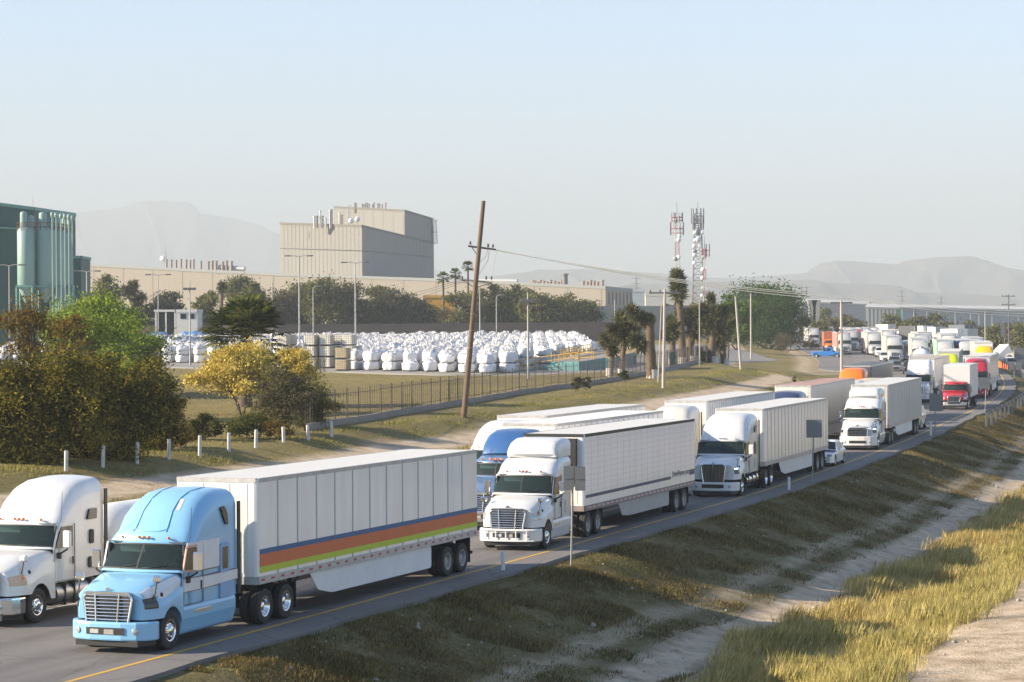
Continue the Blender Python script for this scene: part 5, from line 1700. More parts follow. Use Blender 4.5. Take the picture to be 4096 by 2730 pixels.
# olive trees behind the perimeter wall
ol = [(245, 642, 32, 0), (390, 656, 38, 1), (470, 668, 30, 0), (555, 632, 40, 0), (585, 640, 34, 0), (665, 655, 36, 1), (702, 632, 44, 0), (748, 628, 46, 0), (800, 645, 44, 1), (868, 650, 40, 0), (905, 672, 42, 1), (955, 680, 46, 1), (1010, 690, 40, 1), (1070, 665, 48, 0), (1130, 650, 46, 0), (1180, 652, 44, 0), (1240, 660, 50, 0), (1300, 675, 48, 0), (1345, 690, 42, 0), (205, 690, 26, 1), (320, 690, 30, 1), (610, 665, 40, 1)]
words_ = ['rounded olive tree', 'grey olive spreading tree']
place_ = ['behind the lime tree near the silos', 'above the gate house', 'right of the gate house', 'left of the tall block, tallest there', 'just left of the first double lamp', 'under the first double lamp', 'below the left corner of the tall block', 'under the joint of the tall block', 'under the second double lamp', 'below the right face of the tall block', 'left of the orange shed', 'in front of the orange shed', 'below the three palms', 'left of the leaning wooden pole', 'right behind the leaning wooden pole', 'second right of the leaning wooden pole', 'left of the tall yard lamp', 'right of the tall yard lamp', 'last of the row, at its right end', 'against the green annex', 'left of the gate house', 'filling the gap beside the palm crown']
for k, ((px, pt, hwp, kind), pl) in enumerate(zip(ol, place_)):
    y = 478 + (k * 7) % 22 + (8 if px > 900 else 0) if px > 500 else 466 + (k * 5) % 10
    T('%s %s' % (words_[kind], pl), px, 0, pt, hwp, L_MESQ2 if kind else L_MESQ, 9000, .62, 60 + k, y=y, group='olive trees behind the perimeter wall', clumps=34, trunks=2, rzf=.5, elong=2.0, tr=.25, c_low=-.25, crf=.37)
# big green tree by the road and its lighter neighbour
T('big dense dark green tree standing alone beside the road', 1768, 803, 653, 82, L_GRN, 52000, .46, 91, clumps=150, trunks=2, crf=.36, rzf=.50, elong=1.7, tr=.3, hollow=.15)
T('lighter green tree at the left foot of the big dark green tree', 1695, 806, 690, 44, L_LGRN, 14000, .45, 92, clumps=36, trunks=2, rzf=.46, elong=1.8, tr=.2)
T('slim light green tree top behind the leaning concrete pole', 1672, 0, 672, 20, L_LGRN, 3000, .36, 93, y=335, clumps=16, rzf=.3, tr=.15)
T('pale dusty shrub at the right foot of the big tree', 1808, 812, 765, 34, L_MESQ2, 3600, .26, 94, name='bush', cat='bush', clumps=18, trunks=2, rzf=.42, tr=.06)
T('brown roadside shrub behind the blue pickup', 1865, 806, 782, 30, L_BROWN, 2600, .24, 95, name='bush', cat='bush', clumps=14, trunks=2, rzf=.45, tr=.05)
T('dark brown shrub between the pickup and the queue', 1952, 800, 768, 34, L_MESQ2, 3000, .26, 96, name='bush', cat='bush', clumps=16, trunks=2, rzf=.45, tr=.05)
T('tiny dark conifer like bush beside the dirt track', 1824, 890, 868, 9, L_BUSH, 700, .12, 97, name='bush', cat='bush', clumps=8, rzf=.5, tr=.03)
for k, (px, py, t, hwp, lab) in enumerate(((1325, 902, 866, 13, 'left clump of dry brush in the iron fence'), (1347, 898, 862, 11, 'right clump of dry brush in the iron fence'), (1432, 880, 850, 14, 'dark shrub at the foot of the forked yucca'), (1615, 838, 798, 12, 'clipped dark hedge bush before the green fence panels'), (1012, 760, 742, 12, 'round green cactus bush against the perimeter wall'))):
    T(lab, px, py, t, hwp, L_MESQ2 if k < 2 else L_BUSH, 1500, .18, 110 + k, name='bush', cat='bush', clumps=12, trunks=2, rzf=.48, tr=.03)

# yuccas
SHAG = mat('shaggy yucca trunk', (0.13, 0.088, 0.05), .95, noise=.6, nscale=3.5, col2=(0.05, 0.036, 0.024), bump=.9, bscale=6, stretch=(1, 1, .5))
WASH = mat('whitewashed trunk foot', (0.62, 0.56, 0.50), .9, noise=.4, nscale=4)
def yucca(label, px, y, arms, seed, group='yuccas inside the iron fence', foot=True):
    """arms: (px top, py top, head radius px, px from, py from, trunk half width px)"""
    rng = np.random.default_rng(seed)
    p = GD(px, y)
    root = empty('yucca', p, 0, label, 'yucca', group)
    def W(a, b_): return Vector((XY(a, y)[0] - p.x, rng.uniform(-.5, .5), Z(a, b_, y) - p.z))
    b = MB(); Vs, Fs = [], []
    for (pt, qt, hr, pf, qf, tw_) in arms:
        hr = hr * 1.35; tw_ = tw_ * .85
        a = W(pf, qf) if qf is not None else Vector((XY(pf, y)[0] - p.x, 0, -.15))
        t = W(pt, qt); r_ = wid(hr, y); w2 = wid(tw_, y)
        m = a.lerp(t, .5) + Vector((rng.normal() * .1, 0, .15 * (1 if qf else 0)))
        pts, rs = [], []
        for q in np.linspace(0, 1, 9):
            c = a * (1 - q) ** 2 + m * 2 * q * (1 - q) + t * q * q
            pts.append(c); rs.append(w2 * (1.25 - .35 * q) * rng.uniform(.86, 1.14))
        b.tube(pts, rs, 9)
        ax = (pts[-1] - pts[-3]).normalized()
        nb = 330
        for k in range(nb):
            f = rng.uniform(-.9, 1) 
            d = Vector(rng.normal(size=3)); d.normalize()
            d = (d + ax * (.35 + .6 * f)).normalized()
            o = pts[-1] + ax * r_ * .45 * f
            ln = r_ * rng.uniform(.75, 1.1)
            s_ = d.cross(Vector(rng.normal(size=3))).normalized() * r_ * .055
            i = len(Vs); Vs += [o - s_, o + s_, o + d * ln * .6 + s_ * .9, o + d * ln, o + d * ln * .6 - s_ * .9]
            Fs.append((i, i + 1, i + 2, i + 4)); Fs.append((i + 2, i + 3, i + 4, i + 4))
    b.build('trunk', SHAG, root, fixn=False)
    if foot:
        q = MB(); w2 = wid(arms[0][5] * .85, y)
        q.tube([(0, 0, -.1), (0, 0, .9)], [w2 * 1.36, w2 * 1.33], 12); q.build('trunk_foot', WASH, root)
    Fq = [f for f in Fs if f[2] != f[3]]; Ft = [(f[0], f[1], f[2]) for f in Fs if f[2] == f[3]]
    V = np.array([tuple(v) for v in Vs])
    F4 = np.array([f if f[2] != f[3] else (f[0], f[1], f[2], f[2]) for f in Fs])
    # keep pure quads: a tip triangle becomes a thin quad
    V2 = [];
    for f in Fs:
        if f[2] != f[3]: V2 += [V[i] for i in f]
        else:
            V2 += [V[f[0]], (V[f[0]] + V[f[1]]) / 2, V[f[1]], V[f[2]]]
    fast_mesh('crown', np.array(V2), np.arange(len(V2)).reshape(-1, 4), L_YUC, root)
    return root
yucca('short twin stemmed yucca nearest the railed ramp', 1400, 236, [(1408, 800, 17, 1400, None, 7), (1392, 785, 15, 1402, 815, 6)], 1)
yucca('bushy headed yucca with whitewashed foot right of the short twin one', 1427, 234, [(1436, 770, 26, 1427, None, 7), (1428, 742, 20, 1434, 775, 6), (1412, 762, 16, 1432, 790, 5), (1452, 765, 18, 1436, 785, 5)], 2)
yucca('shaggy brown yucca with drooping skirt and one arm raised to the left', 1500, 232, [(1494, 738, 12, 1500, None, 13), (1458, 722, 19, 1490, 762, 6), (1482, 735, 14, 1492, 765, 5), (1468, 790, 22, 1496, 830, 5)], 3)
yucca('very tall single stemmed yucca leaning left above the others', 1568, 285, [(1560, 650, 20, 1570, None, 9), (1559, 672, 20, 1561, 690, 7), (1556, 640, 17, 1560, 660, 6)], 4)
yucca('many headed dark yucca just right of the tallest one', 1592, 292, [(1590, 735, 22, 1585, None, 10), (1570, 728, 17, 1588, 760, 5), (1610, 722, 20, 1590, 755, 6), (1550, 745, 18, 1585, 775, 5), (1600, 760, 20, 1588, 785, 5)], 5)
yucca('dark yucca crowding the right side of the clump', 1640, 300, [(1640, 735, 22, 1632, None, 9), (1633, 690, 13, 1636, 745, 5), (1662, 722, 16, 1640, 755, 5), (1620, 750, 18, 1636, 775, 5), (1660, 760, 20, 1640, 785, 5)], 6)
yucca('leafy yucca at the right end of the fence clump', 1668, 312, [(1662, 770, 20, 1662, None, 7), (1675, 745, 16, 1664, 780, 5), (1650, 790, 18, 1660, 805, 4)], 7)
yucca('low dark yucca left of the tallest one', 1545, 280, [(1548, 760, 18, 1545, None, 8), (1536, 775, 16, 1546, 790, 5)], 8)
yucca('shaggy tree yucca behind the lime tree', 305, 430, [(306, 664, 15, 305, None, 6), (292, 672, 12, 304, 700, 4), (320, 690, 14, 306, 712, 4)], 9, group='yuccas behind the yard')
yucca('slender single headed yucca behind the fan palm', 508, 430, [(510, 662, 11, 507, None, 5)], 10, group='yuccas behind the yard')

# grass: far too many blades to count
def blades(name, U, Y, hgt, wid_, lm, seed, per=1, leanx=.35):
    rng = np.random.default_rng(seed)
    n = len(U)
    X = xr(Y) - U / np.cos(yaw(Y)); Zg = ground(X, Y) - .03
    a = rng.uniform(0, 2 * PI, n); h = hgt * rng.uniform(.5, 1.3, n)
    h = h * np.clip(.85 + .55 * _n2(U, Y, .8, seed * 1.3) + .25 * _n2(U, Y, 2.3, seed), .35, 1.6)
    lx = rng.normal(leanx, .35, n) * h * .5; ly = rng.normal(0, .35, n) * h * .5
    w2 = wid_ * rng.uniform(.6, 1.4, n)
    c, s = np.cos(a) * w2, np.sin(a) * w2
    B = np.stack([X, Y, Zg], -1)
    V = np.stack([B + np.stack([-c, -s, 0 * c], -1), B + np.stack([c, s, 0 * c], -1), B + np.stack([lx * .5 + c * .7, ly * .5 + s * .7, h * .62], -1), B + np.stack([lx, ly, h], -1)], 1).reshape(-1, 3)
    o = fast_mesh(name, V, np.arange(4 * n).reshape(n, 4), lm)
    return tag(o, kind='stuff')
G_GOLD = leaf_mat('tall golden grass', (0.20, 0.16, 0.05), (0.46, 0.36, 0.125), (0.74, 0.59, 0.27), .4)
G_GREEN = leaf_mat('tall greenish grass', (0.15, 0.135, 0.04), (0.40, 0.345, 0.115), (0.66, 0.54, 0.23), .4)
G_BANK = leaf_mat('short bank grass', (0.05, 0.040, 0.016), (0.14, 0.105, 0.040), (0.33, 0.25, 0.105), .3)
G_VERGE = leaf_mat('verge grass', (0.075, 0.085, 0.018), (0.21, 0.205, 0.05), (0.44, 0.35, 0.13), .35)
rng = np.random.default_rng(5)
def scatter(n, ulo, uhi, ylo, yhi, seed, patch=0.0, s=.35, yp=1.0):
    r = np.random.default_rng(seed)
    U = r.uniform(ulo, uhi, n); Y = ylo + (yhi - ylo) * r.uniform(0, 1, n) ** yp
    if patch:
        k = _n2(U * 1.0, Y * 1.0, s, seed) + .35 * _n2(U, Y, s * 4, seed + 3.0) > patch
        U, Y = U[k], Y[k]
    return U, Y
def band(n, lo, hi, seed, soft=1.5):
    U, Y = scatter(n, lo - soft, hi + soft, 56, 235, seed, -1.2, .5, 1.6)
    edge = np.minimum((U - lo + soft) / soft, (hi + soft - U) / soft) * .5
    U = U + .55 * _n2(U * 0, Y, .37, seed) + .3 * _n2(U * 0, Y, 1.1, seed)
    cl = _n2(U, Y, .33, seed) * .7 + _n2(U, Y, 1.1, seed + 2.0) * .5
    k = rng.uniform(0, 1, len(U)) < np.clip(edge * 1.3 + .65 * cl + .02, 0.03, 1)
    return U[k], Y[k]
U, Y = band(200000, -12.0, -10.7, 1)
blades('tall_grass', U, Y, .50, .0085, G_GOLD, 2, leanx=.25)
U, Y = band(200000, -14.9, -13.4, 21)
blades('tall_green_grass', U, Y, .55, .0085, G_GREEN, 22, leanx=.2)
U, Y = scatter(45000, -16.2, -9.8, 56, 235, 31, -.1, .45, 1.5)
blades('sparse_dry_grass', U, Y, .38, .010, G_GOLD, 32, leanx=.2)
U, Y = scatter(420000, -9.6, -1.8, 55, 230, 3, -.5, 1.0, 1.5)
k = (np.abs(U + 8.6) > .85 + .4 * _n2(U, Y, .5)) & ((np.abs(U + 6.3) > .4) | (rng.uniform(0, 1, len(U)) < .35))
blades('bank_grass', U[k], Y[k], .125, .013, G_BANK, 4)
U, Y = scatter(40000, -8.0, -1.85, 55, 230, 13, .35, 1.1, 1.5)
blades('weed_tufts', U, Y, .17, .016, leaf_mat('weed leaves', (0.035, 0.04, 0.012), (0.10, 0.10, 0.03), (0.24, 0.2, 0.07), .3), 14)
U, Y = scatter(170000, 13.6, 31, 88, 300, 5, -.2, .5, 1.2)
k = np.abs(U - 25) > 1.7
blades('verge_grass', U[k], Y[k], .16, .02, G_VERGE, 6)
U, Y = scatter(80000, 31, 75, 118, 262, 7, -.1, .4, 1.0)
blades('lawn_grass', U, Y, .10, .025, G_VERGE, 8)
U, Y = scatter(22000, 14.2, 23, 66, 150, 9, -.4, .5, 1.0)
blades('roadside_grass', U, Y, .42, .018, G_GOLD, 10)
# loose stones on the bank and the tracks
rs = np.random.default_rng(77); Vs, Fs = [], []
U, Y = scatter(900, -17.5, -2.2, 56, 150, 41)
X = xr(Y) - U / np.cos(yaw(Y)); Zg = ground(X, Y)
oct_ = np.array([(1, 0, 0), (0, 1, 0), (-1, 0, 0), (0, -1, 0), (0, 0, .8), (0, 0, -.6)])
of = np.array([(0, 1, 4), (1, 2, 4), (2, 3, 4), (3, 0, 4), (1, 0, 5), (2, 1, 5), (3, 2, 5), (0, 3, 5)])
for k in range(len(U)):
    sc = rs.uniform(.02, .07) * (2 if rs.random() < .06 else 1)
    Vs.append(oct_ * sc * rs.uniform(.6, 1.3, (6, 3)) + np.array([X[k], Y[k], Zg[k] + sc * .2])); Fs.append(of + 6 * k)
tag(fast_mesh('loose_stones', np.concatenate(Vs), np.concatenate(Fs), mat('pale stones', (.38, .33, .27), .9, noise=.4, nscale=3)), kind='stuff')
# ------------------------------------------------------------------ the bag yard
BAG = mat('woven bag white', (0.72, 0.71, 0.71), .75, noise=.35, nscale=2.2, col2=(0.50, 0.49, 0.50))
_nt = BAG.node_tree; _oi = _nt.nodes.new('ShaderNodeObjectInfo'); _mr = _nt.nodes.new('ShaderNodeMapRange'); _mr.inputs[3].default_value = .74; _mr.inputs[4].default_value = 1.06
_mm = _nt.nodes.new('ShaderNodeMix'); _mm.data_type = 'RGBA'; _mm.blend_type = 'MULTIPLY'; _mm.inputs[0].default_value = 1.0
_src = _nt.nodes['Principled BSDF'].inputs['Base Color'].links[0].from_socket
_nt.links.new(_oi.outputs['Random'], _mr.inputs[0]); _nt.links.new(_src, _mm.inputs[6]); _nt.links.new(_mr.outputs[0], _mm.inputs[7]); _nt.links.new(_mm.outputs[2], _nt.nodes['Principled BSDF'].inputs['Base Color'])
BAGB = mat('woven bag pale', (0.62, 0.65, 0.70), .75, noise=.35, nscale=2.2, col2=(0.44, 0.47, 0.52))
TARP = mat('blue tarpaulin', (0.10, 0.22, 0.45), .7, noise=.4, nscale=1.5)
WOOD = mat('pallet wood', (0.22, 0.16, 0.10), .85, noise=.6, nscale=4)
GRIME = mat('dark strap', (0.06, 0.05, 0.045), .8)
def bag_mesh(seed, crumple=True):
    rng = np.random.default_rng(seed)
    rows = []
    W_, H_ = .75, 1.0
    ph = rng.uniform(0, 6, 6)
    for i in range(11):
        t = i / 10
        z = .10 + H_ * (1 - (1 - t) ** 1.15)
        bul = (.90 + .12 * math.sin(PI * min(1, t * 1.02)) ** .6) * (1 if t < .82 else 1 - ((t - .82) / .18) ** 2 * .42)
        row = []
        for k in range(24):
            a = 2 * PI * k / 24
            c, s = math.cos(a), math.sin(a)
            m = (abs(c) ** 6 + abs(s) ** 6) ** (-1 / 6)
            rr = W_ * bul * m * (1 + .030 * math.sin(4 * a + ph[0] + 3 * t) + .025 * math.sin(7 * a + ph[1] - 5 * t) + .02 * rng.normal())
            zz = z + (.05 * math.sin(3 * a + ph[2]) + .09 * rng.normal()) * max(0, t - .5) * 1.8
            row.append((rr * c, rr * s, zz))
        row.append(row[0]); rows.append(row)
    b = MB()
    b.grid(rows, 0, True)
    top = rows[-1][:24]; cz = sum(p[2] for p in top) / 24
    b.add(top + [(0, 0, cz + .06)], [(k, (k + 1) % 24, 24) for k in range(24)], 0, False)
    # crumpled filling spout and the lifting loops
    for k in range(16):
        a = rng.uniform(0, 2 * PI); r_ = rng.uniform(.05, .55)
        c = Vector((r_ * math.cos(a), r_ * math.sin(a), cz))
        p = [c + Vector((rng.normal() * .09, rng.normal() * .09, h)) for h in (0, .12, .12 + rng.uniform(.08, .28))]
        w_ = rng.uniform(.08, .17); d = Vector((rng.normal(), rng.normal(), .2)).normalized() * w_
        b.add([p[0] - d, p[0] + d, p[1] + d * .8, p[2] + d * .25, p[2] - d * .3, p[1] - d * .9], [(0, 1, 2, 5), (5, 2, 3, 4)])
    for sx in (-1, 1):
        for sy in (-1, 1):
            c = Vector((sx * .48, sy * .48, cz - .1))
            b.tube([c, c + Vector((sx * .1, sy * .04, .22)), c + Vector((-sx * .1, sy * .1, .3)), c + Vector((-sx * .18, -sy * .05, .02))], .022, 4)
    for x0 in (-.38, .38):
        b.box(x0 - .03, x0 + .03, -.735, -.70, .2, .95, 1) if seed % 2 else None
    if seed in (1, 4): b.box(-.10, .06, -.742, -.70, .42, .80, 1)
    # pallet under the bag
    for y0 in (-.6, -.2, .2, .6):
        b.box(-.66, .66, y0 - .09, y0 + .09, .085, .115, 1)
    for x0 in (-.55, 0, .55):
        b.box(x0 - .06, x0 + .06, -.66, .66, 0, .085, 1)
    o = b.build('bulk_bag', [BAG, GRIME], fixn=False)
    me = o.data; bpy.data.objects.remove(o)
    return me
BAGS = [bag_mesh(s) for s in range(6)]
BAGS_LO = BAGS
def yfront(x): return float(np.interp(x, [-75, -50, -44, -30, -25, -18.6, -12, -7, -1.0, 1.6, 7, 10.5, 15], [318, 306, 300, 290, 272, 263, 255.5, 251.5, 244.5, 276, 300, 314, 330]))
rngb = random.Random(3)
stacks = []
cols_ = list(np.arange(-18.6, 12, 2.25)) + list(np.arange(-72, -20, 2.3))
for ci, x0 in enumerate(cols_):
    y = yfront(x0) + .9 + rngb.uniform(0, .8); r_ = 0
    back = 432 if x0 > -20 else 418
    while y < back:
        x = x0 + (y - yfront(x0)) * .008 + rngb.uniform(-.38, .38)
        d = math.hypot(x, y)
        if -36 < x0 < -19.5 and y < 292: y += 1.8; continue
        stacks.append((d, x, y, 2 if rngb.random() < (.92 if r_ < 3 else .9) else 1, r_, x0))
        y += 1.62 + rngb.uniform(0, .45) + (1.6 if rngb.random() < .10 else 0)
        r_ += 1
        if r_ % 6 == 0: y += rngb.uniform(3.5, 6.5)
stacks.sort()
front = [s for s in stacks if s[4] < 4][:150]
fs_ = set(front)
cnt = 0
for (d, x, y, n, r_, x0) in front:
    z = float(ground(x, y)) + .05
    # a bag belongs to the front face of the stacks or to the tops behind
    for k in range(n):
        if cnt >= 297: break
        o = link('bulk_bag', rngb.choice(BAGS), None, (x + rngb.uniform(-.06, .06), y + rngb.uniform(-.06, .06), z + k * 1.09 - (.05 if k else 0)))
        o.rotation_euler = (rngb.uniform(-.03, .03), rngb.uniform(-.03, .03), rngb.uniform(0, 6.28))
        o.scale = (rngb.uniform(.9, 1.08), rngb.uniform(.9, 1.08), 1.0 if k < n - 1 else rngb.uniform(.82, 1.16))
        lvl = 'lower' if k == 0 else ('upper' if k == 1 else 'third')
        where = 'left of the palm' if x < -30 else ('left of the leaning pole' if x < -4 else 'right of the leaning pole')
        row = ['front row', 'second row', 'third row', 'fourth row'][r_]
        tag(o, 'white bulk bag, %s in its stack, %s, %s' % (lvl, row, where), 'bulk bag', 'white bulk bags %s in the %s %s' % (lvl, row, where))
        cnt += 1
# the rest of the yard: one mass of bags, 900 stacks and more
Vb, Fb = [], []
lo = []
for s in range(3):
    rg = np.random.default_rng(50 + s)
    me = BAGS[s]
    v = np.empty(len(me.vertices) * 3, dtype=np.float32); me.vertices.foreach_get('co', v); v = v.reshape(-1, 3)
    tri = []
    for p in me.polygons:
        ids = list(p.vertices)
        for i in range(1, len(ids) - 1): tri.append((ids[0], ids[i], ids[i + 1]))
    lo.append((v, np.array(tri)))
off = 0
blue = []
for st_ in stacks:
    if st_ in fs_: continue
    d, x, y, n, r_, x0 = st_
    z = float(ground(x, y)) + .05
    n_ = n
    for k in range(max(0, n - 2), n):
        v, f = lo[rngb.randrange(3)]
        a = rngb.uniform(0, 6.28); sz = rngb.uniform(.8, 1.2)
        c, s = math.cos(a), math.sin(a)
        q = np.stack([v[:, 0] * c - v[:, 1] * s + x, v[:, 0] * s + v[:, 1] * c + y, v[:, 2] * sz + z + k * 1.05], -1)
        Vb.append(q); Fb.append(f + off); off += len(q)
ob_ = fast_mesh('far_bags', np.concatenate(Vb), np.concatenate(Fb), BAG)
tag(ob_, 'mass of white bulk bags filling the yard behind the front rows', 'bulk bags', kind='stuff')
for k, (px0, px1, py, y, lab) in enumerate(((415, 462, 742, 425, 'blue tarpaulin over bags in front of the gate house'), (440, 472, 757, 405, 'smaller blue tarpaulin on the bag mass, right of the first'), (345, 385, 742, 428, 'faded blue tarpaulin over bags at the left end of the mass'))):
    p0, p1 = XY(px0, y)[0], XY(px1, y)[0]
    rows = []
    rg = np.random.default_rng(k)
    zt = float(ground(p0, y)) + 2.75
    for i in range(10):
        rows.append([(p0 + (p1 - p0) * j / 12, y - 2 + i * .5, (zt if 1 < i < 8 else zt - 1.2 - .5 * (i in (0, 9))) + .18 * rg.normal() - (1.0 if j in (0, 12) else 0)) for j in range(13)])
    q = MB(); q.grid(rows, 0, True); tag(q.build('tarpaulin', TARP), lab, 'tarpaulin')

# caged crates
CAGE = mat('pale cage wrap', (0.74, 0.70, 0.61), .6, noise=.4, nscale=3, col2=(0.46, 0.42, 0.35))
CAGEY = mat('yellowed cage wrap', (0.50, 0.38, 0.20), .6, noise=.4, nscale=3)
GRID = mat('cage bars', (0.36, 0.33, 0.28), .6)
def crate(x, y, z, body, label, w_=1.1, h=1.1):
    o = empty('caged_crate', (x, y, z), -.35 + rngb.uniform(-.06, .06), label, 'crate', 'caged crates in the yard')
    b = MB(); b.rbox(-w_ / 2, w_ / 2, -w_ / 2, w_ / 2, .14, h, .06); b.build('liner', body, o)
    b = MB(); e = w_ / 2 + .02
    for k in range(6):
        z_ = .16 + (h - .18) * k / 5
        b.tube([(-e, -e, z_), (e, -e, z_), (e, e, z_), (-e, e, z_), (-e, -e, z_)], .026, 4)
    for k in range(7):
        t = -e + 2 * e * k / 6
        for q in ((t, -e), (e, t), (t, e), (-e, t)):
            b.tube([(q[0], q[1], .14), (q[0], q[1], h)], .024, 4)
    b.build('cage', GRID, o)
    b = MB()
    for y0 in (-.45, 0, .45): b.box(-w_ / 2, w_ / 2, y0 - .06, y0 + .06, 0, .10)
    b.box(-w_ / 2, w_ / 2, -w_ / 2, w_ / 2, .10, .135)
    b.build('pallet', GRIME, o)
    return o
cr = [(652, 830, 3, 0), (664, 830, 3, 0), (676, 832, 2, 0), (715, 836, 3, 0), (727, 836, 3, 0), (739, 837, 2, 0), (751, 838, 3, 0), (766, 828, 2, 0), (778, 828, 3, 0), (802, 826, 3, 0), (814, 826, 2, 0), (788, 849, 2, 1)]
for i, (px, py, n, yel) in enumerate(cr):
    y = 262 if yel else 272 + (i % 3) * 1.5
    p = GD(px, y)
    w_ = 1.38
    for k in range(n):
        lv = ['bottom', 'middle', 'top'][k] if n == 3 else ['lower', 'upper'][k]
        crate(p.x, p.y, p.z + .05 + k * 1.36, CAGEY if yel else CAGE, ('yellowed caged crate, %s of the two standing alone' % lv) if yel else 'pale caged crate, %s of stack %s from the fan palm' % (lv, ['one', 'two', 'three', 'four', 'five', 'six', 'seven', 'eight', 'nine', 'ten', 'eleven'][i]), w_, 1.32)
# pallets
for i, (px, y, n) in enumerate(((1012, 432, 8), (1022, 428, 6), (985, 415, 4), (735, 258, 9))):
    p = GD(px, y)
    for k in range(n):
        o = empty('pallet', (p.x, p.y, p.z + .05 + k * (.30 if i < 3 else .17)), rngb.uniform(-.1, .1), 'weathered wooden pallet, level %d of the %s pile' % (k + 1, ['tall back', 'short back', 'low', 'grey front'][i]), 'pallet', 'pallet piles')
        b = MB(); f = 1.8 if i < 3 else 1
        for y0 in (-.5, -.25, 0, .25, .5): b.box(-.6 * f, .6 * f, (y0 - .05) * f, (y0 + .05) * f, .11 * f, .14 * f)
        for x0 in (-.5, 0, .5): b.box((x0 - .05) * f, (x0 + .05) * f, -.55 * f, .55 * f, 0, .11 * f)
        b.build('deck', WOOD, o)

# railed loading ramp
TEAL = mat('teal painted concrete', (0.085, 0.25, 0.26), .75, noise=.4, nscale=.6, col2=(0.06, 0.17, 0.18))
YRAIL = mat('yellow rail paint', (0.42, 0.25, 0.035), .6)
def ramp(label, pts, dep=5.0):
    """pts: (px, py base, py top) along the front face"""
    root = None; b = MB(); bt = MB(); tops = []
    for (px, pb, pt) in pts:
        p = G(px, pb); tops.append((p, Z(px, pt, p.y)))
    root = empty('loading_ramp', tops[0][0], 0, label, 'ramp')
    o0 = tops[0][0]
    for (p, z0), (q, z1) in zip(tops[:-1], tops[1:]):
        d = (q - p); nn = Vector((-d.y, d.x, 0)).normalized() * dep
        a, c = p - o0, q - o0
        za, zc_ = max(z0 - o0.z, .08), max(z1 - o0.z, .08)
        vs = [(a.x, a.y, -.6), (c.x, c.y, c.z - .6), (c.x, c.y, zc_), (a.x, a.y, za), (a.x + nn.x, a.y + nn.y, -.6), (c.x + nn.x, c.y + nn.y, c.z - .6), (c.x + nn.x, c.y + nn.y, zc_), (a.x + nn.x, a.y + nn.y, za)]
        b.add(vs, [(0, 1, 2, 3), (5, 4, 7, 6), (1, 5, 6, 2), (4, 0, 3, 7)])
        bt.add([vs[3], vs[2], vs[6], vs[7]], [(0, 1, 2, 3)])
    b.build('ramp_wall', TEAL, root); bt.build('ramp_deck', mat('yard concrete'), root)
    n = 0
    for (p, z0), (q, z1) in zip(tops[:-1], tops[1:]):
        L_ = (q - p).length; k = max(1, int(L_ / 1.9))
        for side in (0, 1):
            d = (q - p); nn = Vector((-d.y, d.x, 0)).normalized() * (dep - .2) * side
            rb = MB()
            a = Vector((p.x - o0.x, p.y - o0.y, z0 - o0.z)) + nn; c = Vector((q.x - o0.x, q.y - o0.y, z1 - o0.z)) + nn
            for hh in (.55, 1.1): rb.tube([a + Vector((0, 0, hh)), c + Vector((0, 0, hh))], .055, 6)
            rb.build('rail', YRAIL, root)
            for i in range(k + 1):
                e = a.lerp(c, i / k)
                rb = MB(); rb.tube([e, e + Vector((0, 0, 1.12))], .065, 6); rb.build('rail_post', YRAIL, root)
    return root
ramp('long teal loading ramp with yellow railing rising to the right behind the lamp', [(1178, 858, 854), (1240, 852, 843), (1330, 853, 832), (1392, 851, 822)], 4.0)
ramp('teal loading platform with yellow railing behind the short yuccas', [(1400, 848, 824), (1462, 835, 809)], 6.0)
# ------------------------------------------------------------------ poles, lamps, fences, signs
CONC = mat('concrete pole', (0.40, 0.36, 0.31), .85, noise=.4, nscale=1.5, col2=(0.28, 0.25, 0.22), stretch=(1, 1, .3))
WPOLE = mat('wooden pole', (0.15, 0.10, 0.065), .9, noise=.6, nscale=2.5, col2=(0.065, 0.045, 0.03), stretch=(3, 3, .25))
GALV = mat('galvanised post', (0.34, 0.34, 0.33), .55, .3, noise=.3, nscale=3)
DKST = mat('dark steel', (0.10, 0.10, 0.11), .6)
CER = mat('dark insulator', (0.07, 0.05, 0.05), .3)
def pole_root(name, label, px, py, cat='pole', y=None, group=None):
    p = G(px, py) if y is None else GD(px, y)
    return empty(name, p, 0, label, cat, group), p
def lamp(label, px, py, ptop, y=None, kind='double', r_=.10, lean=0):
    root, p = pole_root('yard_lamp', label, px, py, 'street lamp', y, 'lamp posts around the yard')
    h = Z(px, ptop, p.y) - p.z
    b = MB(); b.tube([(0, 0, -.2), (0, 0, h * .4), (0, 0, h)], [r_ * 1.25, r_ * 1.05, r_ * .75], 8); b.build('post', GALV, root)
    def head(x0, dx, z, dz=.15):
        b = MB(); b.tube([(0, 0, z), (x0 * .5, 0, z + dz), (x0, 0, z + dz)], .055, 5); ao = b.build('arm', GALV, root)
        b = MB(); b.rbox(min(x0, x0 + dx), max(x0, x0 + dx), -.20, .20, z + dz - .09, z + dz + .07, .04); b.build('lamp_head', DKST, ao)
    if kind == 'double': head(1.1, .8, h - .1); head(-1.1, -.8, h - .1)
    elif kind == 'single': head(.7, .7, h - .1, .35)
    elif kind == 'flood':
        b = MB(); z = h * .905
        for s in (-.55, .0, .55): b.rbox(s - .25, s + .25, -.32, -.1, z - .2, z + .12, .03)
        b.box(-.85, .85, -.1, .06, z - .05, z + .05)
        b.build('lamp_head', DKST, root)
    return root
lamp('tall double armed lamp in front of the tall block, left face', 688, 0, 589, 300)
lamp('tall double armed lamp in front of the tall block, right face', 817, 0, 604, 300)
lamp('double armed lamp beside the green annex', 200, 0, 624, 300)
lamp('slim double armed lamp left of the gate house', 364, 0, 632, 330, r_=.08)
lamp('double armed lamp in front of the dark green plant', 22, 0, 610, 260, r_=.08)
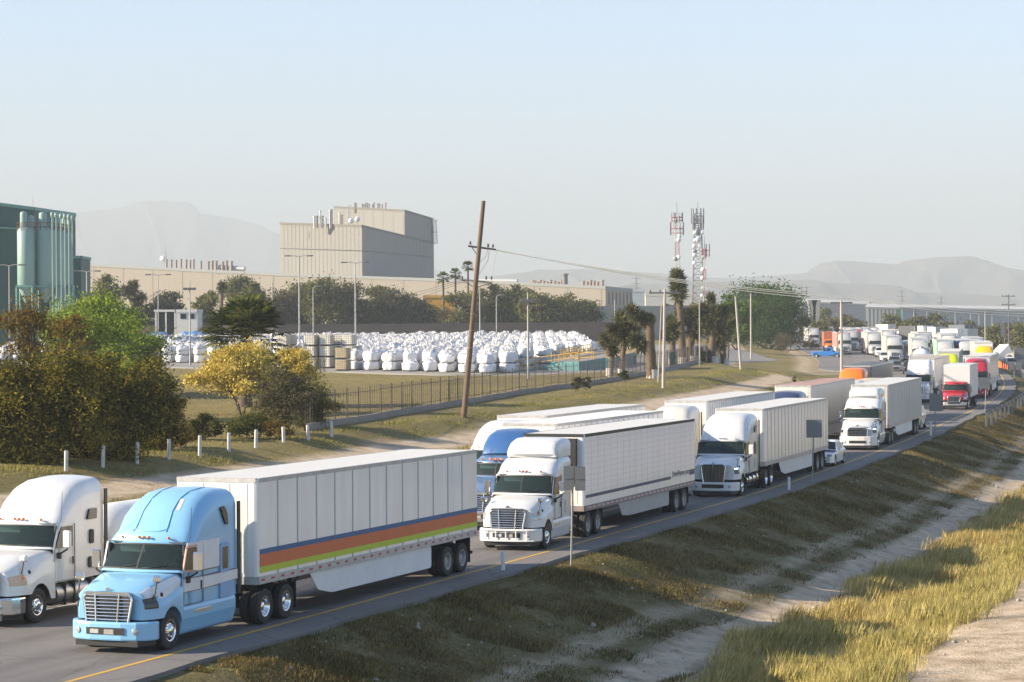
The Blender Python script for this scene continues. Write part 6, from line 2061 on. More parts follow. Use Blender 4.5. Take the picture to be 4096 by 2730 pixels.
lamp('flood lamp post standing on the yard edge beside the small bag group', 437, 842, 645, None, 'flood')
lamp('flood lamp post at the foot of the railed ramp', 1214, 872, 672, None, 'flood')
lamp('single armed lamp between the tall double armed ones', 720, 0, 662, 330, 'single', .08)
lamp('bare pole left of the first tall lamp', 626, 0, 650, 340, 'none', .10)
lamp('bare pale pole behind the leaning wooden pole', 1103, 0, 668, 360, 'none', .10)
lamp('thin pole banded red, right of the leaning wooden pole', 1141, 0, 682, 350, 'single', .08)
lamp('thin lamp post in front of the beige boundary wall', 1413, 0, 690, 330, 'none', .08)
# leaning wooden pole
root, p = pole_root('wooden_pole', 'tall leaning wooden utility pole with two cross arms and snapped top span', 1065, 960, 'utility pole')
PW = p.copy(); yP = p.y
def PL(px, py): return Vector((XY(px, yP)[0] - p.x, 0, Z(px, py, yP) - p.z))
top = PL(1113, 462); bot = Vector((0, 0, -.3))
b = MB(); b.tube([bot, PL(1081, 790) , PL(1094, 650), top], [.21, .19, .17, .145], 12); b.build('post', WPOLE, root)
b = MB(); a0, a1 = PL(1077, 566), PL(1141, 574)
b.tube([a0, a1], .075, 6); ca = b.build('cross_arm', mat('tarred timber', (0.07, 0.055, 0.05), .8), root)
b = MB()
for px, py in ((1082, 565), (1123, 571), (1134, 572)):
    q = PL(px, py); b.lathe([(.03, 0), (.09, .08), (.05, .14), (.09, .2), (0, .28)], q + Vector((0, 0, .06)), (0, 0, 1), 8)
b.tube([PL(1085, 568), PL(1100, 590)], .03, 5)
b.build('insulator', CER, ca)
b = MB(); b.tube([PL(1060, 643), PL(1132, 650)], .075, 6); cb = b.build('cross_arm', mat('weathered timber', (0.24, 0.20, 0.16), .85), root)
b = MB()
for px in (1063, 1076, 1118, 1130):
    q = PL(px, 645); b.lathe([(.03, 0), (.08, .08), (.04, .14), (.08, .2), (0, .26)], q + Vector((0, 0, .06)), (0, 0, 1), 8)
b.tube([PL(1060, 643), PL(1092, 662)], .025, 5); b.tube([PL(1132, 650), PL(1092, 662)], .025, 5)
b.build('insulator', CER, cb)
b = MB()
for (x0, y0, x1, y1, x2, y2) in ((1122, 574, 1118, 590, 1096, 610), (1126, 574, 1122, 600, 1098, 636), (1142, 578, 1136, 610, 1130, 648)):
    b.tube([PL(x0, y0), PL(x1, y1), PL(x2, y2)], .015, 4)
for py in (722, 760, 800):
    q = PL(1081 + (790 - py) * .09, py); b.tube([q + Vector((.20 * math.cos(a), .20 * math.sin(a), 0)) for a in np.linspace(0, 2 * PI, 13)], .018, 4)
b.build('jumper_wire', mat('grey wire', (0.3, 0.29, 0.28), .6), root)
def wire(label, A, B, sag, r_, mt, n=24):
    A, B = Vector(A), Vector(B)
    pts = [A.lerp(B, t) - Vector((0, 0, 4 * sag * t * (1 - t))) for t in np.linspace(0, 1, n)]
    b = MB(); b.tube([q - A for q in pts], r_, 4)
    return tag(b.build('power_line', mt, None, A), label, 'power line', 'power lines')
WIREL = mat('bright aluminium wire', (0.92, 0.85, 0.68), .6)
WIRED = mat('dark wire', (0.05, 0.05, 0.05), .6)
# pole by the road at column 1932 and the wires to it
root, p2 = pole_root('concrete_pole', 'tall pale concrete pole standing beside the orange truck', 1934, 0, 'utility pole', 226)
z2 = Z(1932, 690, p2.y)
b = MB(); b.tube([(0, 0, -.2), (-.03, 0, z2 - p2.z)], [.17, .12], 8); b.build('post', CONC, root)
b = MB(); b.box(-1.1, 1.1, -.06, .06, z2 - p2.z - .35, z2 - p2.z - .2); b.build('cross_arm', DKST, root)
b = MB(); c = Z(1932, 758, p2.y) - p2.z
b.lathe([(.20, -.05), (.24, 0), (.20, .05), (.16, 0), (.2, -.05)], (-.45, -.1, c), (0.2, -1, 0), 16); b.tube([(0, 0, c), (-.3, -.1, c)], .03, 5)
b.build('ring_bracket', BLACK, root)
p3 = GD(2470, 320)
root, _ = pole_root('concrete_pole', 'concrete pole beyond the right edge of the picture carrying the bright wires', 2470, 0, 'utility pole', 320)
b = MB(); b.tube([(0, 0, -.2), (0, 0, 11)], [.17, .12], 8); b.build('post', CONC, root)
A0 = Vector((p.x, yP, p.z))
for k, (px, py, dx, lab) in enumerate(((1124, 572, -.9, 'upper bright wire from the wooden pole to the roadside concrete pole'), (1134, 574, 0, 'middle bright wire from the wooden pole to the roadside concrete pole'), (1143, 575, .9, 'lower bright wire from the wooden pole to the roadside concrete pole'))):
    a = A0 + PL(px, py); e = Vector((p2.x + dx, p2.y, z2 + [.55, .30, -.05][k]))
    wire(lab, a, e, .45 + .04 * k, .030, WIREL)
    wire(lab.replace('from the wooden pole to the roadside concrete pole', 'running on over the trucks to the right edge'), e, Vector((p3.x + dx * 1.2, p3.y, Z(2400, 716, 320) - k * .38)), .55, .030, WIREL)
for k, (py, zz) in enumerate(((826, 0), (833, 0), (846, 0))):
    a = A0 + PL(1062 + k * 8, 643); e0 = XY(-160, 96)
    wire(['top', 'middle', 'lowest'][k] + ' thin dark wire crossing the left thicket', Vector((e0[0], e0[1], Z(-160, py, 96))), a, .9 + .25 * k, .011, WIRED)
# concrete utility poles with arms
def upole(label, px, py, ptop, pxt=None, arms=1, y=None, r_=.16, mt=None, arm_w=1.5):
    root, p = pole_root('concrete_pole', label, px, py, 'utility pole', y)
    h = Z(px, ptop, p.y) - p.z; dx = 0 if pxt is None else wid(pxt - px, p.y)
    b = MB(); b.tube([(0, 0, -.3), (dx, 0, h)], [r_, r_ * .7], 8); b.build('post', mt or CONC, root)
    for k in range(arms):
        z = h - .35 - k * 1.6
        b = MB(); b.box(dx * z / h - arm_w, dx * z / h + arm_w, -.06, .06, z - .07, z + .07); ao = b.build('cross_arm', DKST, root)
        b = MB()
        for s in (-.9, -.3, .75): b.lathe([(.04, 0), (.1, .1), (.05, .18), (0, .3)], (dx * z / h + s * arm_w, 0, z + .06), (0, 0, 1), 7)
        b.build('insulator', CER, ao)
    return root, p, h
_, pa, ha = upole('concrete pole with an insulator arm in front of the shaggy yucca', 1524, 893, 665, 1529)
upole('leaning concrete pole with brackets at the left of the big green tree', 1703, 850, 682, 1691, 1, arm_w=1.3)
upole('upright concrete pole with one arm before the big green tree', 1726, 826, 675, None, 1, arm_w=1.0)
upole('thin guyed pole beside the insulator pole', 1512, 880, 700, 1521, 0, r_=.07)
upole('short pole hidden in the yucca clump', 1608, 845, 690, None, 0, r_=.09)
upole('dark tall utility pole with two arms at the far right', 2319, 0, 676, None, 2, y=430, mat=None) if False else upole('dark tall utility pole with two arms at the far right', 2318, 0, 677, None, 2, y=420, mt=DKST, arm_w=1.3)
upole('far pole carrying a square box near the containers', 2264, 0, 716, None, 1, y=420, mt=GALV, arm_w=1.4)
for k, (px, pt) in enumerate(((2100, 700), (2130, 702), (2158, 703), (2195, 704), (2230, 706), (2250, 707), (2280, 709), (2340, 716))):
    upole('slender grey pole in the row before the grey warehouse, number %s from the left' % ['one', 'two', 'three', 'four', 'five', 'six', 'seven', 'eight'][k], px, 0, pt + 14, None, 1, y=640 + 8 * k, r_=.14, mt=GALV, arm_w=1.6)
for k, (px, pt, yy) in enumerate(((1843, 658, 1500), (1854, 658, 1500), (2073, 668, 1500), (2163, 682, 1500), (1463, 637, 1400))):
    root, p = pole_root('pylon', 'hazy distant power pylon, number %s on the skyline from the left' % ['two', 'three', 'four', 'five', 'one'][k], px, 0, 'pylon', yy)
    h = Z(px, pt, yy) - p.z
    b = MB()
    for s in (-.5, .5): b.tube([(s * 1.6, 0, 0), (s * .5, 0, h)], .16, 4)
    for z in (h - 1, h - 4, h - 7): b.box(-3.2, 3.2, -.1, .1, z - .12, z + .12)
    b.build('frame', DKST, root)
# twin concrete piers of an unfinished bridge
root, p = pole_root('bridge_pier', 'pair of tall concrete bridge piers beyond the left end of the queue', 1870, 0, 'pier', 640)
for px in (1866, 1875):
    x = XY(px, 640)[0] - p.x
    b = MB(); zt = Z(px, 690, 640) - p.z
    b.prism([(x - .9, 0), (x + .9, 0), (x + .9, zt - 2), (x + 1.4, zt), (x - 1.4, zt), (x - .9, zt - 2)], 'y', -1, 1); b.build('column', mat('grey concrete', (0.33, 0.31, 0.28), .85, noise=.3, nscale=.4), root)
b = MB(); b.prism([(-4, -.3), (4, -.3), (2.6, 2.6), (-2.6, 2.6)], 'y', -2, 2); b.build('footing', mat('grey concrete'), root)

# telecom masts
REDM = mat('mast red', (0.26, 0.035, 0.04), .6); WHTM = mat('mast white', (0.42, 0.41, 0.40), .6); STM = mat('mast steel', (0.13, 0.14, 0.16), .6)
DISH = mat('white dish', (0.7, 0.7, 0.68), .5)
def mast(label, px, ptop, y, w0, w1, banded, dishes, heads, seed):
    rg = random.Random(seed)
    root, p = pole_root('telecom_mast', label, px, 0, 'mast', y)
    h = Z(px, ptop, y) - p.z
    nb = 9
    b = MB()
    nseg = 17 if w0 < 3 else 20
    corners = [(-1, -1), (1, -1), (1, 1), (-1, 1)]
    def wz(z): return (w0 + (w1 - w0) * z / h) / 2
    for i in range(nseg):
        z0, z1 = h * i / nseg, h * (i + 1) / nseg
        mi = (int((z0 + z1) / 2 / h * nb) % 2) if banded else 2
        a, c = wz(z0), wz(z1)
        t_ = .055 if w0 < 3 else .085
        for k, (cx, cy) in enumerate(corners):
            b.tube([(cx * a, cy * a, z0), (cx * c, cy * c, z1)], t_, 4, mi)
            nx, ny = corners[(k + 1) % 4]
            b.tube([(cx * a, cy * a, z0), (nx * c, ny * c, z1)] if i % 2 else [(nx * a, ny * a, z0), (cx * c, cy * c, z1)], t_ * .7, 3, mi)
            b.tube([(cx * c, cy * c, z1), (nx * c, ny * c, z1)], t_ * .6, 3, mi)
    b.build('lattice', [REDM, WHTM, STM], root, fixn=False)
    for (pd, dx, r_) in dishes:
        r_ *= .72
        z = Z(px, pd, y) - p.z; q = MB()
        q.lathe([(0, .25), (r_ * .6, .2), (r_, 0), (r_ * .95, -.3), (0, -.35)], (dx, -wz(z) - .3, z), (rg.uniform(-.8, .8), -1, 0), 14)
        q.build('dish', DISH if rg.random() < .75 else GREYW, root)
    for (pd, wd2, n, hh) in heads:
        z = Z(px, pd, y) - p.z; q = MB()
        for k in range(n):
            a = 2 * PI * k / n + .2
            x_, y_ = math.cos(a) * wd2, math.sin(a) * wd2
            q.rbox(x_ - .12, x_ + .12, y_ - .08, y_ + .08, z - hh / 2, z + hh / 2, .04, 1 if rg.random() < .6 else 2)
        q.tube([(math.cos(a) * wd2, math.sin(a) * wd2, z) for a in np.linspace(0, 2 * PI, 13)], .06, 4, 0 if banded else 2)
        q.tube([(math.cos(a) * wd2, math.sin(a) * wd2, z - hh * .35) for a in np.linspace(0, 2 * PI, 13)], .05, 4, 0 if banded else 2)
        for a in (0, PI / 2, PI, 3 * PI / 2): q.tube([(0, 0, z), (math.cos(a) * wd2, math.sin(a) * wd2, z)], .06, 4, 2)
        q.build('antenna_ring', [REDM, WHTM, STM], root)
    q = MB(); q.tube([(0, 0, h), (0, 0, h + 3)], .06, 4); q.build('lightning_rod', STM, root)
mast('red and white lattice telecom mast, left of the three', 1557, 492, 560, 1.2, .85, True, [(508, -0.496, .9), (552, 0.496, .8), (543, 0.558, .7), (595, -0.372, .9), (592, 0.186, .8)], [(500, 1.45, 8, 2.4), (526, 1.7, 8, 3.2)], 1)
mast('grey steel lattice telecom mast crowded with dishes, middle of the three', 1605, 491, 580, 3.4, 1.6, False, [(534, 0, 1.3), (536, 0.744, .9), (536, -0.744, .8), (552, 0, 1.1), (553, -0.744, .7), (566, -0.992, .8), (567, 0.496, .9), (579, -0.93, .9), (577, 1.054, .8), (586, -0.992, .9), (620, 0.992, .8), (640, 0.992, .8), (663, 1.054, .8), (680, 0.868, .7), (605, -1.116, .7)], [(497, 1.6, 9, 4.0), (514, 1.5, 7, 3.2)], 2)
mast('short red and white mast with a forked head, right of the three', 1620, 572, 545, .65, .55, True, [(590, -0.372, .6)], [(576, 1.25, 7, 3.2)], 3)

# white posts, iron fence
POSTW = mat('whitewashed concrete', (0.58, 0.56, 0.53), .85, noise=.6, nscale=3, col2=(0.34, 0.32, 0.29))
pw = [(152, 1086, 1036), (236, 1076, 1024), (315, 1070, 1016), (388, 1060, 1009), (459, 1049, 1001), (526, 1041, 995), (588, 1033, 988), (652, 1018, 983), (708, 1014, 977), (762, 1004, 968)]
num = ['first', 'second', 'third', 'fourth', 'fifth', 'sixth', 'seventh', 'eighth', 'ninth', 'tenth']
for k, (px, pb, pt) in enumerate(pw):
    p = G(px, pb)
    h = max(.9, Z(px, pt, p.y) - p.z)
    b = MB(); b.rbox(-.085, .085, -.085, .085, -.2, h, .03)
    o = b.build('fence_post', POSTW, None, p); o.rotation_euler = (0, R(rngb.uniform(-2, 2)), .4)
    tag(o, 'short white concrete fence post, %s from the left along the hedge' % num[k], 'post', 'white fence posts along the hedge')
IRON = mat('rusty iron fence', (0.075, 0.06, 0.05), .75, noise=.5, nscale=4)
PLINTH = mat('fence plinth', (0.26, 0.23, 0.20), .85, noise=.5, nscale=1.0)
fr = empty('iron_fence', (float(fence_x(141)), 141, float(ground(fence_x(141), 141))), 0, 'long dark iron bar fence on a low plinth running beside the dirt track', 'fence')
o0 = fr.location
b = MB(); bb = MB(); rl = MB()
ys = np.arange(138, 330, 1.0)
for ya, yb in zip(ys[:-1], ys[1:]):
    a = Vector((float(fence_x(ya)), ya, float(ground(fence_x(ya), ya)))) - o0; c = Vector((float(fence_x(yb)), yb, float(ground(fence_x(yb), yb)))) - o0
    t_ = Vector((.1, 0, 0))
    b.add([a - t_ - Vector((0, 0, .3)), c - t_ - Vector((0, 0, .3)), c - t_ + Vector((0, 0, .42)), a - t_ + Vector((0, 0, .42)), a + t_ - Vector((0, 0, .3)), c + t_ - Vector((0, 0, .3)), c + t_ + Vector((0, 0, .42)), a + t_ + Vector((0, 0, .42))], [(0, 1, 2, 3), (5, 4, 7, 6), (3, 2, 6, 7)])
    for f in (0, .5):
        e = a.lerp(c, f); bb.tube([e + Vector((0, 0, .4)), e + Vector((0, 0, 2.15)), e + Vector((0, 0, 2.32))], [.017, .017, .004], 4)
    for z in (.62, 2.0): rl.tube([a + Vector((0, 0, z)), c + Vector((0, 0, z))], .018, 4)
b.build('plinth', PLINTH, fr); bb.build('bars', IRON, fr, fixn=False); rl.build('rails', IRON, fr, fixn=False)
for i, y in enumerate(np.arange(139, 330, 2.4)):
    a = Vector((float(fence_x(y)), y, float(ground(fence_x(y), y)))) - o0
    q = MB(); q.tube([a + Vector((0, 0, .3)), a + Vector((0, 0, 2.35))], .04, 5); q.build('post', IRON, fr)
gpn = mat('green fence panel', (0.06, 0.19, 0.17), .6)
for i, (ya, yb) in enumerate(((262, 268), (292, 300), (304, 312))):
    a = Vector((float(fence_x(ya)) - .15, ya, float(ground(fence_x(ya), ya)))); c = Vector((float(fence_x(yb)) - .15, yb, float(ground(fence_x(yb), yb))))
    q = MB(); e = c - a
    q.add([(0, 0, .45), (e.x, e.y, e.z + .45), (e.x, e.y, e.z + 2.0), (0, 0, 2.0), (.05, 0, .45), (e.x + .05, e.y, e.z + .45), (e.x + .05, e.y, e.z + 2.0), (.05, 0, 2.0)], [(0, 1, 2, 3), (7, 6, 5, 4), (3, 2, 6, 7), (0, 4, 5, 1), (0, 3, 7, 4), (1, 5, 6, 2)])
    fp_ = q.build('sheet_panel', gpn, fr, a - o0)

# sign backs and delineators on the median bank
SIGNB = mat('sign back', (0.19, 0.19, 0.185), .6, .2, noise=.25, nscale=2)
def sign(label, px, pb, panels, y=None, name='road_sign', r_=.04, lean=0):
    root, p = pole_root(name, label, px, pb, 'road sign', y)
    def Lp(a, c): return (XY(a, p.y)[0] - p.x, Z(a, c, p.y) - p.z)
    zt = max(Lp(px, q[2])[1] for q in panels)
    b = MB(); b.tube([(0, 0, -.3), (wid(lean, p.y), 0, zt)], r_, 6); b.build('post', mat('sign post', (0.26, 0.26, 0.25), .5, .3), root)
    for (a, c, t, bt) in panels:
        x0, z1 = Lp(a, t); x1, z0 = Lp(c, bt)
        b = MB(); b.prism(fpoly([(x0, z0), (x1, z0), (x1, z1), (x0, z1)], .05), 'y', -.075, -.05); po = b.build('panel', SIGNB, root)
        b = MB(); b.box(x0 + .05, x1 - .05, -.09, -.076, (z0 + z1) / 2 - .02, (z0 + z1) / 2 + .02); b.build('stiffener', SIGNB, po)
    return root
sign('pair of grey sign backs on one steel post in front of the white truck', 1312, 1306, [(1293, 1316.5, 1071, 1127), (1319, 1343, 1072, 1128)], lean=6)
sign('square grey sign back on a post before the split grille truck trailer', 1864, 0, [(1851, 1887, 965, 1006)], y=119.5, lean=5)
sign('grey sign back on a post in front of the red box truck', 2149, 1002, [(2134, 2166, 905, 945)])
sign('pale sign back on a yellowish post along the guardrail', 2262, 0, [(2247, 2274, 868, 893)], y=196, lean=4)
sign('small stacked grey sign backs on a post beyond the guardrail end', 2330, 0, [(2318, 2330, 831, 850), (2333, 2348, 832, 851)], y=290)
sign('square sign back higher up behind the stacked ones', 2338, 0, [(2330, 2353, 800, 827)], y=310)
sign('narrow sign back beside the yellow truck', 2308, 0, [(2300, 2310, 745, 775)], y=330)
sign('small diamond sign back at the far left of the queue', 1888, 0, [(1881, 1892, 759, 775), (1882, 1894, 783, 795)], y=470)
DEL = mat('white plastic post', (0.62, 0.62, 0.60), .45)
for k, (px, pb, pt, lab) in enumerate(((1156, 1319, 1267, 'white plastic delineator post behind the striped trailer'), (1813, 1132, 1096, 'white plastic delineator post before the split grille truck'), (2139, 1006, 971, 'white plastic delineator post at the foot of the sign by the silver car'))):
    p = G(px, pb); h = max(.7, Z(px, pt, p.y) - p.z)
    b = MB(); b.rbox(-.07, .07, -.04, .04, -.15, h, .025)
    tag(b.build('delineator_post', DEL, None, p), lab, 'post', 'white delineator posts')
# guardrail
GR = mat('guardrail steel', (0.22, 0.22, 0.215), .5, .5, noise=.4, nscale=2)
ys = np.arange(182, 345, 2.0)
pts = [Vector((*at_u(-2.3 - 1.1 * float(sstep(200, 176, 0)) , y), float(zr(y)))) for y in ys]
root = empty('guardrail', pts[0], 0, 'long steel guardrail bending away along the median side of the road', 'guardrail')
o0 = pts[0]
rows = []
for q in pts:
    rows.append([q - o0 + Vector((dx, 0, z)) for dx, z in ((0, .45), (-.05, .48), (-.05, .53), (0, .57), (0, .60), (-.05, .64), (-.05, .69), (0, .73))])
b = MB(); b.grid(rows, 0, False); b.build('beam', GR, root)
for q in pts[::2]:
    b = MB(); b.box(-.06 + (q - o0).x + .06, (q - o0).x + .16, (q - o0).y - .06, (q - o0).y + .06, (q - o0).z - .8, (q - o0).z + .74); b.build('post', GR, root)
# ------------------------------------------------------------------ cars and the far queue
def car(label, x, y, yw, colr, kind='sedan', z=None, flip=False, group='cars among the trucks', lit=True, nm=None):
    name = nm or {'sedan': 'sedan', 'suv': 'sport_utility_car', 'pickup': 'pickup_truck', 'hatch': 'hatchback'}[kind]
    th = math.atan2(-math.cos(yw), -math.sin(yw)) + (PI if flip else 0)
    root = empty(name, (x, y, float(zr(y)) + .006 if z is None else z), th, label, {'sedan': 'car', 'suv': 'car', 'hatch': 'car', 'pickup': 'pickup'}[kind], group)
    g = (float(zr(y + 3)) - float(zr(y - 3))) / 6
    root.rotation_euler = (0, math.atan(g) * (-1 if flip else 1) * math.cos(yw), th)
    tall = {'sedan': 1.45, 'suv': 1.75, 'pickup': 1.85, 'hatch': 1.50}[kind]; L_ = {'sedan': 4.5, 'suv': 4.7, 'pickup': 5.4, 'hatch': 4.0}[kind]
    hw = .90 if kind != 'pickup' else .98; belt = tall * .62; zb = .22 if kind in ('sedan', 'hatch') else .34
    f, rr = L_ / 2, -L_ / 2; r_ = .32 if kind in ('sedan', 'hatch') else .38
    fx, rx = f - .85, rr + .85
    xs_ = sorted(set([f, f - .06, f - .25] + [fx + d for d in (.42, .36, .2, 0, -.2, -.36, -.42)] + [0, .4, -.4] + [rx + d for d in (.42, .36, .2, 0, -.2, -.36, -.42)] + [rr + .25, rr + .06, rr]), reverse=True)
    rows = []
    for x_ in xs_:
        e = min(f - x_, x_ - rr)
        wv = hw * (1 - .22 * max(0, 1 - e / .45) ** 2)
        hood = belt - .10 if x_ > fx - .5 else belt
        if kind == 'suv': hood = belt - .03 if x_ > fx - .4 else belt
        zt = hood - .22 * max(0, 1 - e / .3) ** 1.5 * (1 if x_ > 0 else .5)
        zl = zb
        for ax in (fx, rx):
            dd = (r_ + .06) ** 2 - (x_ - ax) ** 2
            if dd > 0: zl = max(zl, r_ + math.sqrt(dd) * .98)
        zl = min(zl, zt - .12)
        rows.append(sec(wv, zl, zt, [(zl + zt) / 2, zt - .12], .10, 0, .03, x=x_, curve=.12 if e < .5 and x_ > 0 else 0, rcz=.07))
    b = MB(); b.grid(rows, 0, True); m = len(rows[0]); b.add(rows[0], [tuple(range(m))]); b.add(rows[-1], [tuple(range(m))])
    body = b.build('body', colr, root)
    # greenhouse
    if kind == 'pickup': gx_ = [(fx - .42, belt), (fx - .95, tall - .06), (fx - 1.3, tall), (fx - 2.2, tall), (fx - 2.35, tall - .08), (fx - 2.45, belt)]
    elif kind == 'suv': gx_ = [(fx - .40, belt), (fx - .95, tall - .08), (fx - 1.4, tall), (rr + .5, tall - .03), (rr + .28, tall - .1), (rr + .1, belt)]
    else: gx_ = [(fx - .45, belt), (fx - 1.1, tall - .06), (fx - 1.5, tall), (fx - 2.35, tall - .02), (rr + (1.0 if kind == 'sedan' else .55), tall - .16), (rr + (.45 if kind == 'sedan' else .15), belt)]
    gs = []
    for k, (x_, z_) in enumerate(gx_):
        gs.append(sec(hw - .05 if k in (0, 5) else hw - .06, belt - .04, max(z_, belt + .002), [belt, (belt + tall - .1) / 2, tall - .14], .10, .28, .02, x=x_, curve=.10 if k < 3 else 0, rcz=.06))
    b = MB(); b.grid(gs, 0, True); b.build('roof', colr, body)
    m = len(gs[0]); jt = 1 + 3 + 2
    b = MB(); patch(b, gs, .08, .95, jt + .1, m - 1 - jt - .1, .006, 4, 8); b.build('windscreen', DGLASS, body)
    b = MB(); patch(b, gs, 4.05, 4.92, jt + .1, m - 1 - jt - .1, .006, 3, 6); b.build('rear_window', DGLASS, body)
    for s in (-1, 1):
        j0, j1 = (1.1, 3.1) if s > 0 else (m - 1 - 3.1, m - 1 - 1.1)
        for (i0, i1) in ((1.0, 2.45), (2.6, 3.9)):
            b = MB(); patch(b, gs, i0, i1, j0, j1, .006, 3, 3); b.build('side_window', DGLASS, body)
        b = MB(); b.rbox(f - .42, f - .06, min(s * (hw - .34), s * (hw - .10)), max(s * (hw - .34), s * (hw - .10)), belt - .30, belt - .17, .03)
        b.build('headlight', LIT if lit and kind == 'suvx' else LAMPG, body)
        b = MB(); b.rbox(rr + .02, rr + .16, min(s * (hw - .32), s * (hw - .10)), max(s * (hw - .32), s * (hw - .10)), belt - .28, belt - .12, .03); b.build('tail_light', REDL, body)
        b = MB(); b.rbox(fx - .80, fx - .62, min(s * hw, s * (hw + .17)), max(s * hw, s * (hw + .17)), belt - .02, belt + .13, .03); b.build('mirror', colr, body)
        for ax in (fx, rx): wheel(root, ax, s * (hw - .10), 'car', r_, .22)
    b = MB(); b.rbox(f - .10, f + .03 - .12, -.42, .42, .42, .58, .03); b.rbox(f - .12, f - .06, -.5, .5, .27, .37, .02); b.build('grille', BLACK, body)
    b = MB(); b.box(rx, fx, -hw + .12, hw - .12, zb - .02, zb + .3); b.build('underbody', CHASSIS, root)
    return root
def lane(u, y): 
    x, yy = at_u(u, y); return x, y, float(yaw(y))
x, y, a = lane(0.55, 134); car('white sedan in the gap behind the split grille truck', x, y, a, paint('car white', (.75, .75, .74), .2, .05), 'sedan')
x, y, a = lane(1.1, 172.5); car('silver sport utility car between the bar grille truck and the red box truck', x, y, a, paint('car silver', (.42, .44, .46), .25, .1), 'suv')
x, y, a = lane(13.2, 318); car('grey sedan on the empty outer lane, beyond the orange truck', x, y, a, paint('car grey', (.20, .21, .23), .25, .1), 'sedan')
x, y, a = lane(11.4, 305); car('nearly black sport utility car right of the grey sedan', x, y, a, paint('car black', (.03, .03, .035), .25, .1), 'suv')
x, y, a = lane(12.6, 402); car('white sport utility car left of the bus, the farther of two', x, y, a, paint('car white', (.75, .75, .74)), 'suv')
x, y, a = lane(13.3, 372); car('white hatchback left of the bus, the nearer of two', x, y, a, paint('car white', (.75, .75, .74)), 'hatch')
x, y, a = lane(8.6, 352); car('white hatchback close in front of the bus', x, y, a, paint('car white', (.75, .75, .74)), 'hatch')
x, y, a = lane(12.8, 345); car('dark grey sedan just behind the grey one', x, y, a, paint('car grey', (.20, .21, .23)), 'sedan')
x, y, a = lane(12.0, 455); car('dark jeep like car beneath the white lorry far down the queue', x, y, a, paint('car black', (.03, .03, .035)), 'suv')
x, y, a = lane(9.4, 447); car('blue grey car beside the dark one far down the queue', x, y, a, paint('car slate', (.12, .17, .24), .25, .1), 'suv')
p = GD(1900, 402)
car('bright blue pickup parked on the grass left of the queue', p.x, p.y, R(-72), paint('pickup blue', (.02, .16, .46), .25, .1), 'pickup', z=p.z, group='pickups')
for k, (u, y) in enumerate(((.9, 214.5), (1.0, 262), (1.1, 268))):
    x, y, a = lane(u, y)
    if k: car('bluish car ahead of the yellow truck, number %s from it' % num[2 - k], x, y, a, paint('car slate', (.12, .17, .24)), 'sedan')

DUSTW = paint('dusty white', (.46, .45, .43), .35, .5)
DUSTY = mat('dusty trailer skin', (.50, .485, .455), .5, noise=.6, nscale=1.0, col2=(.34, .32, .29), stretch=(1, 1, .2))
def simple_trailer_args(**k):
    d = dict(lod=2, seams=.9); d.update(k); return d
def queue(label, u, y, P, T_=None, lod=2, zadj=0.0):
    """trailer nose at distance y, left flank u metres from the reference line"""
    x, yy = at_u(u, y)
    t = ref_truck(x, yy, math.degrees(float(yaw(y))), label=label)
    if T_ is not None and lod == 3: T_ = {**dict(side=DUSTY, front=DUSTY, roof=DUSTY), **T_}
    if T_ is not None: trailer(t, **simple_trailer_args(**T_))
    d = dict(col=WHITE, xs=4.8, nose=5.95, back=1.15, roof=aero_roof(1.15), rim='steel'); d.update(P)
    tractor(t, d, lod)
    return t
def dash(px5): return 3100 + px5 * .4233           # columns measured in an enlarged crop
def u_px(px, y): return float((xr(y) - ray(px, 1335).x * y) * math.cos(float(yaw(y))))
REDP = paint('red', (.42, .02, .035), .25, .1)
YELP = paint('yellow', (.72, .46, .01), .25, .08)
LIMEP = paint('lime yellow', (.62, .70, .01), .25, .05)
ORGP = paint('orange', (.80, .17, .01), .3, .08)
DKTR = mat('dark trailer skin', (.06, .065, .07), .5, noise=.5, nscale=.7, col2=(.13, .14, .14))
GREYTR = mat('grey trailer skin', (.44, .44, .43), .5, noise=.3, nscale=.8)
BLUETR = mat('blue trailer skin', (.05, .10, .34), .5, noise=.2, nscale=.8)
LBTR = mat('light blue trailer skin', (.24, .40, .62), .5, noise=.2, nscale=.8)
def daycab(top): return [(3.3, top, 1.17, .25), (3.0, top + .08, 1.16, .22), (2.3, top + .08, 1.15, .22)]
def box_body(root, L_, h0, h1, mt, w_=2.5, x1=0.0):
    b = MB(); b.rbox(x1 - L_, x1, -w_ / 2, w_ / 2, h0, h1, .05); bo = b.build('cargo_box', mt, root)
    b = MB()
    for s in (-1, 1):
        for z in (h0, h1 - .1): b.box(x1 - L_ - .01, x1 + .01, min(s * w_ / 2, s * (w_ / 2 + .015)) - .01, max(s * w_ / 2, s * (w_ / 2 + .015)), z - .02, z + .12)
        b.box(x1 - .06, x1 + .015, min(s * (w_ / 2 - .06), s * (w_ / 2 + .014)), max(s * (w_ / 2 - .06), s * (w_ / 2 + .014)), h0, h1)
    b.build('edge_trim', ALU, bo)
    return bo
